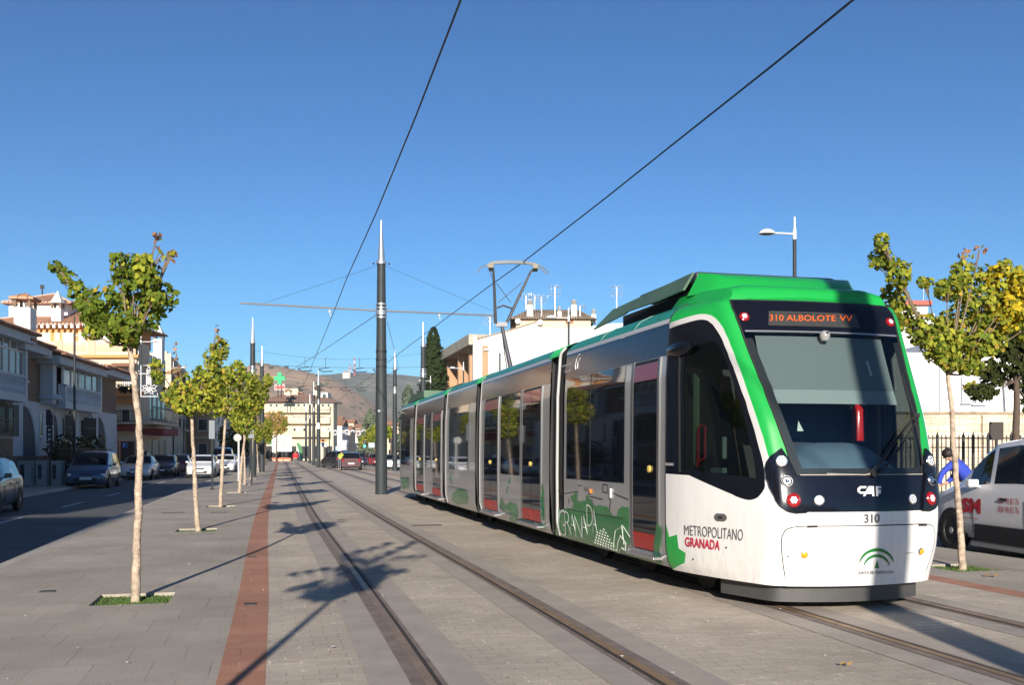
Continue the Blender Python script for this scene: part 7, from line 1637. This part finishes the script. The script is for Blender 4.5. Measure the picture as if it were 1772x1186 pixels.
        mb = MB(); mb.cbox(((.60 - .5) * L - .55, s * hw * 1.0, S(.5)[1] - .14), (.16, .035, .035)); mb.cbox(((.36 - .5) * L - .3, s * hw * 1.0, S(.5)[1] - .14), (.16, .035, .035)); mb.build('door_handle', m_blkm, root, bevel=.008)
        mb = MB()
        for xd in (pillars[0], pillars[1] + .1, .24): xx = (xd - .5) * L; mb.tube([(xx, s * (hw * 1.0 + .0005), .32), (xx, s * (hw * 1.0 + .0005), S(xd)[1] - .15)], .006, 4)
        mb.build('door_gap', m_blkm, root)
    for s, zz in ((1, .46), (-1, S(.01)[1] - .28)):
        mb = MB(); mb.cbox((s * (L * .5 + .012 - (.0 if s > 0 else .0)), 0, zz), (.03, .50, .11)); mb.build('number_plate', m_twhite, root)
    mb = MB(); mb.cbox((0, 0, .26), (L * .9, Wd * .86, .16)); mb.build('underbody', m_blkm, root)
    return root
def put(o, p, ang, label, group='cars parked and driving on the left road', cat='car', first=False, newpaint=None, scale=1):
    c = o if first else copy_tree(o); c.location = p; c.rotation_euler.z = ang; c.scale = (scale,) * 3; tag(c, label, cat, group)
    if newpaint:
        for ch in CH.get(c.name, []):
            if ch.name.startswith(('body', 'mirror')): ch.data = ch.data.copy(); ch.data.materials[0] = newpaint
    return c
TOW = math.atan2(-.971, .2395)       # facing the camera along the street
AWY = TOW + math.pi
hatch = car_proto('hatchback_car', 4.2, 1.74, HATCH, paint('silver_blue', (.09, .11, .15), .3, .4))
mpv = car_proto('mpv_car', 4.4, 1.78, MPV, paint('mid_blue', (.06, .10, .17), .3, .2))
sedan = car_proto('saloon_car', 4.5, 1.78, SEDAN, paint('white', (.72, .73, .74), .3))
p = Vector((-12.75, 24.6, -.1)); p = Vector((-14.15, 25.8, -.1)); put(hatch, p, TOW + .03, 'silver-blue hatchback cut off by the left edge, facing the camera', first=True)
G_ = lambda px, Y: Vector(((px - 886) / FPX * Y, Y, -.1))
put(mpv, G_(163, 45.5), TOW, 'mid-blue people carrier facing the camera before the terrace', first=True)
put(sedan, G_(243, 59.5), TOW - .02, 'white saloon with dark grille facing the camera, behind the nearest trunk', first=True)
put(mpv, G_(237, 70), TOW, 'pale grey van half hidden behind the white saloon', newpaint=paint('pale_blue_grey', (.35, .40, .47), .3, .2), scale=1.08)
put(hatch, G_(284, 66), TOW, 'dark green hatchback right behind the white saloon', newpaint=paint('dark_green', (.03, .04, .04), .3))
put(sedan, G_(310, 72), AWY, 'dark red car seen from behind, left of the second ginkgo trunk', newpaint=paint('dark_red', (.16, .01, .015), .3))
put(hatch, G_(322, 82), TOW, 'dark blue car just behind the dark red car', newpaint=paint('navy', (.02, .03, .08), .3))
whatch = put(hatch, G_(352, 63), TOW - .05, 'white hatchback driving toward the camera beside the second ginkgo trunk', newpaint=paint('white', (.72, .73, .74)))
put(hatch, G_(391, 77), TOW - .05, 'second white hatchback following, behind the third ginkgo trunk', newpaint=paint('white', (.72, .73, .74)))
put(mpv, G_(385, 98), TOW, 'white van parked far along the left street', newpaint=paint('white', (.72, .73, .74)), scale=1.25)
put(sedan, G_(402, 95), TOW, 'dark car parked beyond the second white hatchback', newpaint=paint('navy', (.02, .03, .08), .3))
GC = 'cars on the tramway crossing'
o = put(hatch, G_(607, 86) + Vector((0, 0, .1)), AWY - .06, 'dark maroon car seen from behind, stopped on the tracks in the centre', GC, newpaint=paint('maroon', (.07, .015, .02), .3), scale=1.04)
put(mpv, G_(582, 96) + Vector((0, 0, .1)), AWY + .3, 'dark van with its side to the camera left of the maroon car', GC, newpaint=paint('charcoal', (.025, .025, .03), .35), scale=1.0)
put(hatch, G_(622, 118) + Vector((0, 0, .1)), TOW, 'small dark car beyond the maroon car, right of it', GC, newpaint=paint('navy', (.02, .03, .08), .3))
put(sedan, G_(676, 92), AWY, 'silver car on the far right road behind the slim pole', 'cars on the right road', newpaint=paint('silver', (.45, .46, .48), .3, .4))
put(hatch, G_(647, 116), AWY, 'red car beyond the signs right of the small tree', 'cars on the right road', newpaint=paint('dark_red', (.16, .01, .015), .3))
# the white van on the right
van = car_proto('delivery_van', 4.36, 1.80, VAN, paint('van_white', (.80, .80, .81), .45), wb=(.17, .795), hub=.325, pillars=(.36, .555))
DV = Vector((-.12, .993, 0)); wheel_f = gr(1646, 942); wheel_f.z = -.1
ang = math.atan2(DV.y, DV.x); left = Vector((-DV.y, DV.x, 0))
vc = wheel_f - left * .90 - DV * ((.795 - .5) * 4.36); vc.z = -.1
put(van, vc, ang, 'white delivery van with red letters parked at the right edge', 'vehicles parked on the right road', 'van', first=True)
mb = MB(); mb.box(-1.4, .62, .895, .915, .22, .48); mb.build('side_cladding', m_blkm, van); mb = MB(); mb.box(-1.5, .72, .88, .905, .13, .215); mb.build('sill', paint('van_grey', (.3, .3, .3)), van)
def van_text(s, x0, x1, z0, z1, m, offs=.02):
    v, f = text_geo(s, 1, 1, offs, 2); a, b, c, d = fit(v); mb = MB(); mb.add([(x0 - (vx - a) / (b - a) * (x0 - x1), .9045, z0 + (vy - c) / (d - c) * (z1 - z0)) for vx, vy in v], f); mb.build('lettering', m, van)
vI = (Matrix.Translation(vc) @ Matrix.Rotation(ang, 4, 'Z')).inverted()
def vpx(px, py): e = vI @ EYEP; d = vI.to_3x3() @ Vector(((px - 886) / FPX, 1, (HOR - py) / FPX)); t = (.905 - e.y) / d.y; r = e + d * t; return r.x, r.z
a, b = vpx(1655, 893), vpx(1697, 864); van_text('JSM', a[0], b[0], a[1], b[1], mat('van_red', (.5, .015, .03), .5), .05)
for y0, y1 in ((872, 864), (887, 879)): a, b = vpx(1727, y0), vpx(1763, y1); van_text('858 98 83 76', a[0], b[0], a[1], b[1], MATS['van_red'], -.004)
a, b = vpx(1666, 898), vpx(1692, 896); van_text('instalaciones y servicios', a[0], b[0], a[1], b[1], MATS['van_red'], 0)

# ---------------------------------------------------------------- people
def skin_mesh(name, nodes, edges, m, parent, sub=2):
    me = bpy.data.meshes.new(name); me.from_pydata([n[:3] for n in nodes], edges, []); me.materials.append(m)
    o = bpy.data.objects.new(name, me); link(o, parent); s = o.modifiers.new('skin', 'SKIN'); s.use_smooth_shade = True
    for v, n in zip(me.skin_vertices[0].data, nodes): v.radius = (n[3], n[4] if len(n) > 4 else n[3])
    me.skin_vertices[0].data[0].use_root = True; o.modifiers.new('sub', 'SUBSURF').levels = sub; o.modifiers['sub'].render_levels = sub; return o
def person(loc, rz, pose, shirt, trousers, label, hair=m_hair, scale=1, shoes=None, cap=None):
    """pose: dict of joint positions in metres (x right, y forward is -y toward viewer)"""
    root = empty('person', loc, rz, label=label, cat='person'); root.scale = (scale,) * 3; J = pose
    N = [J['pelvis'] + (.12, .09), J['chest'] + (.13, .09), J['neck'] + (.055,), J['head'] + (.085, .10), J['crown'] + (.06,)]
    E = [(0, 1), (1, 2), (2, 3), (3, 4)]
    for s in 'lr':
        b = len(N); N += [J['sh' + s] + (.055,), J['el' + s] + (.042,), J['wr' + s] + (.028,), J['ha' + s] + (.034, .018)]; E += [(1, b), (b, b + 1), (b + 1, b + 2), (b + 2, b + 3)]
        hv = Vector(J['ha' + s]); wv = Vector(J['wr' + s]); d = (hv - wv).normalized(); sd_ = d.cross(Vector((0, 0, 1))); sd_ = sd_.normalized() if sd_.length > .1 else Vector((1, 0, 0)); c0 = b + 3
        for k in range(4):
            q_ = hv + sd_ * (.024 * (k - 1.5)); l = (.07, .082, .078, .06)[k]; t1_ = q_ + d * l * .5; t2_ = q_ + d * l * .9 + Vector((0, 0, -.015)); N += [tuple(t1_) + (.009,), tuple(t2_) + (.007,)]; E += [(c0, len(N) - 2), (len(N) - 2, len(N) - 1)]
        tp = wv.lerp(hv, .6) + sd_ * .04; N += [tuple(tp + d * .04) + (.010,)]; E += [(c0, len(N) - 1)]
        b = len(N); N += [J['hi' + s] + (.085,), J['kn' + s] + (.058,), J['an' + s] + (.038,), J['to' + s] + (.034, .025)]; E += [(0, b), (b, b + 1), (b + 1, b + 2), (b + 2, b + 3)]
    skin_mesh('body', N, E, m_skin, root)
    N = [J['pelvis'] + (.175, .15), tuple((Vector(J['pelvis']) + Vector(J['chest'])) / 2) + (.185, .155), J['chest'] + (.205, .16), tuple(Vector(J['chest']).lerp(Vector(J['neck']), .7)) + (.085,)]; E = [(0, 1), (1, 2), (2, 3)]
    for s in 'lr': b = len(N); N += [J['sh' + s] + (.075,), J['el' + s] + (.058,), J['wr' + s] + (.042,)]; E += [(2, b), (b, b + 1), (b + 1, b + 2)]
    skin_mesh('jacket', N, E, shirt, root)
    N = [J['pelvis'] + (.15, .12)]; E = []
    for s in 'lr': b = len(N); N += [J['hi' + s] + (.10,), J['kn' + s] + (.075,), tuple(Vector(J['kn' + s]).lerp(Vector(J['an' + s]), .85)) + (.058,)]; E += [(0, b), (b, b + 1), (b + 1, b + 2)]
    skin_mesh('trousers', N, E, trousers, root)
    for s in 'lr': skin_mesh('shoe', [J['an' + s] + (.045,), tuple(Vector(J['an' + s]) * .4 + Vector(J['to' + s]) * .6) + (.05, .035), J['to' + s] + (.045, .03)], [(0, 1), (1, 2)], shoes or m_blkm, root, 1)
    hd = Vector(J['head']); cr = Vector(J['crown']); up = (cr - hd).normalized(); bk = Vector(J.get('back', (0, .06, 0)))
    M = Matrix.Translation(hd.lerp(cr, .55) + bk * .35) @ up.to_track_quat('Z', 'Y').to_matrix().to_4x4(); mb = MB(M)
    mb.lathe([(.03, -.10), (.088, -.06), (.104, .0), (.095, .05), (.06, .085), (.001, .10)], n=16); mb.build('hair', hair, root, smooth=True)
    face = hd - bk.normalized() * .085; side = up.cross(bk).normalized(); mb = MB()
    for s in (-1, 1): mb.lathe([(.001, -.012), (.012, 0), (.001, .012)], c=face + side * .033 * s + up * .03, n=8)
    mb.build('eyes', m_blkm, root, smooth=True); mb = MB(); mb.cbox(face - bk.normalized() * .018 - up * .0, (.026, .03, .05)); mb.build('nose', m_skin, root, bevel=.01); mb = MB(); mb.cbox(face - up * .045, (.05, .01, .012)); mb.build('mouth', mat('lips', (.35, .12, .1), .6), root)
    for s in (-1, 1): mb = MB(); mb.lathe([(.001, -.012), (.024, -.006), (.028, .006), (.001, .012)], c=hd + side * .098 * s + up * .01, n=10, axis='x'); mb.build('ear', m_skin, root, smooth=True)
    return root
STAND = dict(pelvis=(0, 0, .95), chest=(0, 0, 1.28), neck=(0, 0, 1.47), head=(0, -.02, 1.58), crown=(0, -.01, 1.70), shl=(-.19, 0, 1.38), ell=(-.25, .02, 1.12), wrl=(-.24, -.06, .88), hal=(-.24, -.08, .80), shr=(.19, 0, 1.38), elr=(.25, .02, 1.12), wrr=(.24, -.06, .88), har=(.24, -.08, .80),
             hil=(-.09, 0, .88), knl=(-.11, -.02, .5), anl=(-.12, .02, .09), tol=(-.13, -.14, .04), hir=(.09, 0, .88), knr=(.11, -.02, .5), anr=(.12, .02, .09), tor=(.13, -.14, .04), back=(0, .06, 0))
WALK = dict(STAND, knl=(-.10, -.14, .5), anl=(-.10, -.20, .10), tol=(-.10, -.34, .07), knr=(.09, .02, .48), anr=(.09, .28, .14), tor=(.09, .20, .04), ell=(-.25, .12, 1.13), wrl=(-.24, .16, .90), hal=(-.24, .17, .82), elr=(.25, -.05, 1.12), wrr=(.22, -.22, .95), har=(.21, -.28, .90))
m_jred = mat('jacket_red', (.65, .03, .03), .8); m_jblue = mat('jacket_royal_blue', (.03, .06, .42), .85, bump=.3, bs=12); m_tdark = mat('trousers_dark', (.03, .03, .035), .9); m_tpale = mat('trousers_grey', (.16, .15, .15), .9)
person(Vector((G_(511, 100).x, 100, .0)), 0, WALK, m_jred, m_tpale, 'woman in a red jacket walking on the track bed in front of the notice board')
person(Vector((G_(588, 84).x, 84, .0)), math.pi - .5, dict(STAND, chest=(0, -.12, 1.24), neck=(0, -.2, 1.42), head=(0, -.25, 1.53), crown=(0, -.26, 1.64), shl=(-.19, -.14, 1.34), shr=(.19, -.14, 1.34), ell=(-.24, -.3, 1.12), wrl=(-.2, -.5, 1.05), hal=(-.19, -.57, 1.03), elr=(.24, -.3, 1.12), wrr=(.2, -.5, 1.02), har=(.19, -.57, 1.0), anl=(-.14, .12, .09), tol=(-.15, -.04, .04), knl=(-.12, .0, .5)), mat('jacket_hiviz', (.45, .55, .08), .7), mat('jeans_grey', (.10, .12, .14), .9), 'man in a yellow-green vest leaning on the left side of the maroon car')
person(Vector((G_(583, 99).x, 97.4, .0)), 0, STAND, mat('shirt_pale', (.5, .55, .55), .8), m_tdark, 'person in a pale top standing by the dark van in the centre distance')
BEND = dict(pelvis=(.22, .02, .95), chest=(.04, -.02, 1.27), neck=(-.11, -.04, 1.40), head=(-.20, -.08, 1.45), crown=(-.27, -.10, 1.54), shl=(-.16, -.10, 1.30), ell=(-.36, -.14, 1.14), wrl=(-.45, -.2, .92), hal=(-.47, -.21, .85), shr=(.10, .16, 1.32), elr=(.02, .22, 1.05), wrr=(-.16, .10, .95), har=(-.23, .08, .92),
            hil=(.18, -.08, .90), knl=(.12, -.14, .5), anl=(.16, -.06, .09), tol=(.06, -.20, .04), hir=(.26, .1, .90), knr=(.22, .1, .5), anr=(.30, .2, .09), tor=(.18, .16, .04), back=(.05, .05, .03))
pb_ = person(Vector((G_(1657, 19.6).x, 19.6, -.1)), 0, BEND, m_jblue, m_tdark, 'man in a royal blue top bending forward behind the van bonnet', scale=1.05)
# ---------------------------------------------------------------- haze
hz = bpy.data.materials.new('haze'); hz.use_nodes = True; t = hz.node_tree; t.nodes.clear(); o_ = t.nodes.new('ShaderNodeOutputMaterial'); pv_ = t.nodes.new('ShaderNodeVolumePrincipled')
pv_.inputs['Color'].default_value = (.80, .88, 1, 1); pv_.inputs['Density'].default_value = .00017; pv_.inputs['Anisotropy'].default_value = 0.0
t.links.new(pv_.outputs[0], o_.inputs['Volume'])
mb = MB(); mb.box(-2600, 2600, -400, 3600, -1.2, 230); mb.build('haze', hz, kind='stuff')
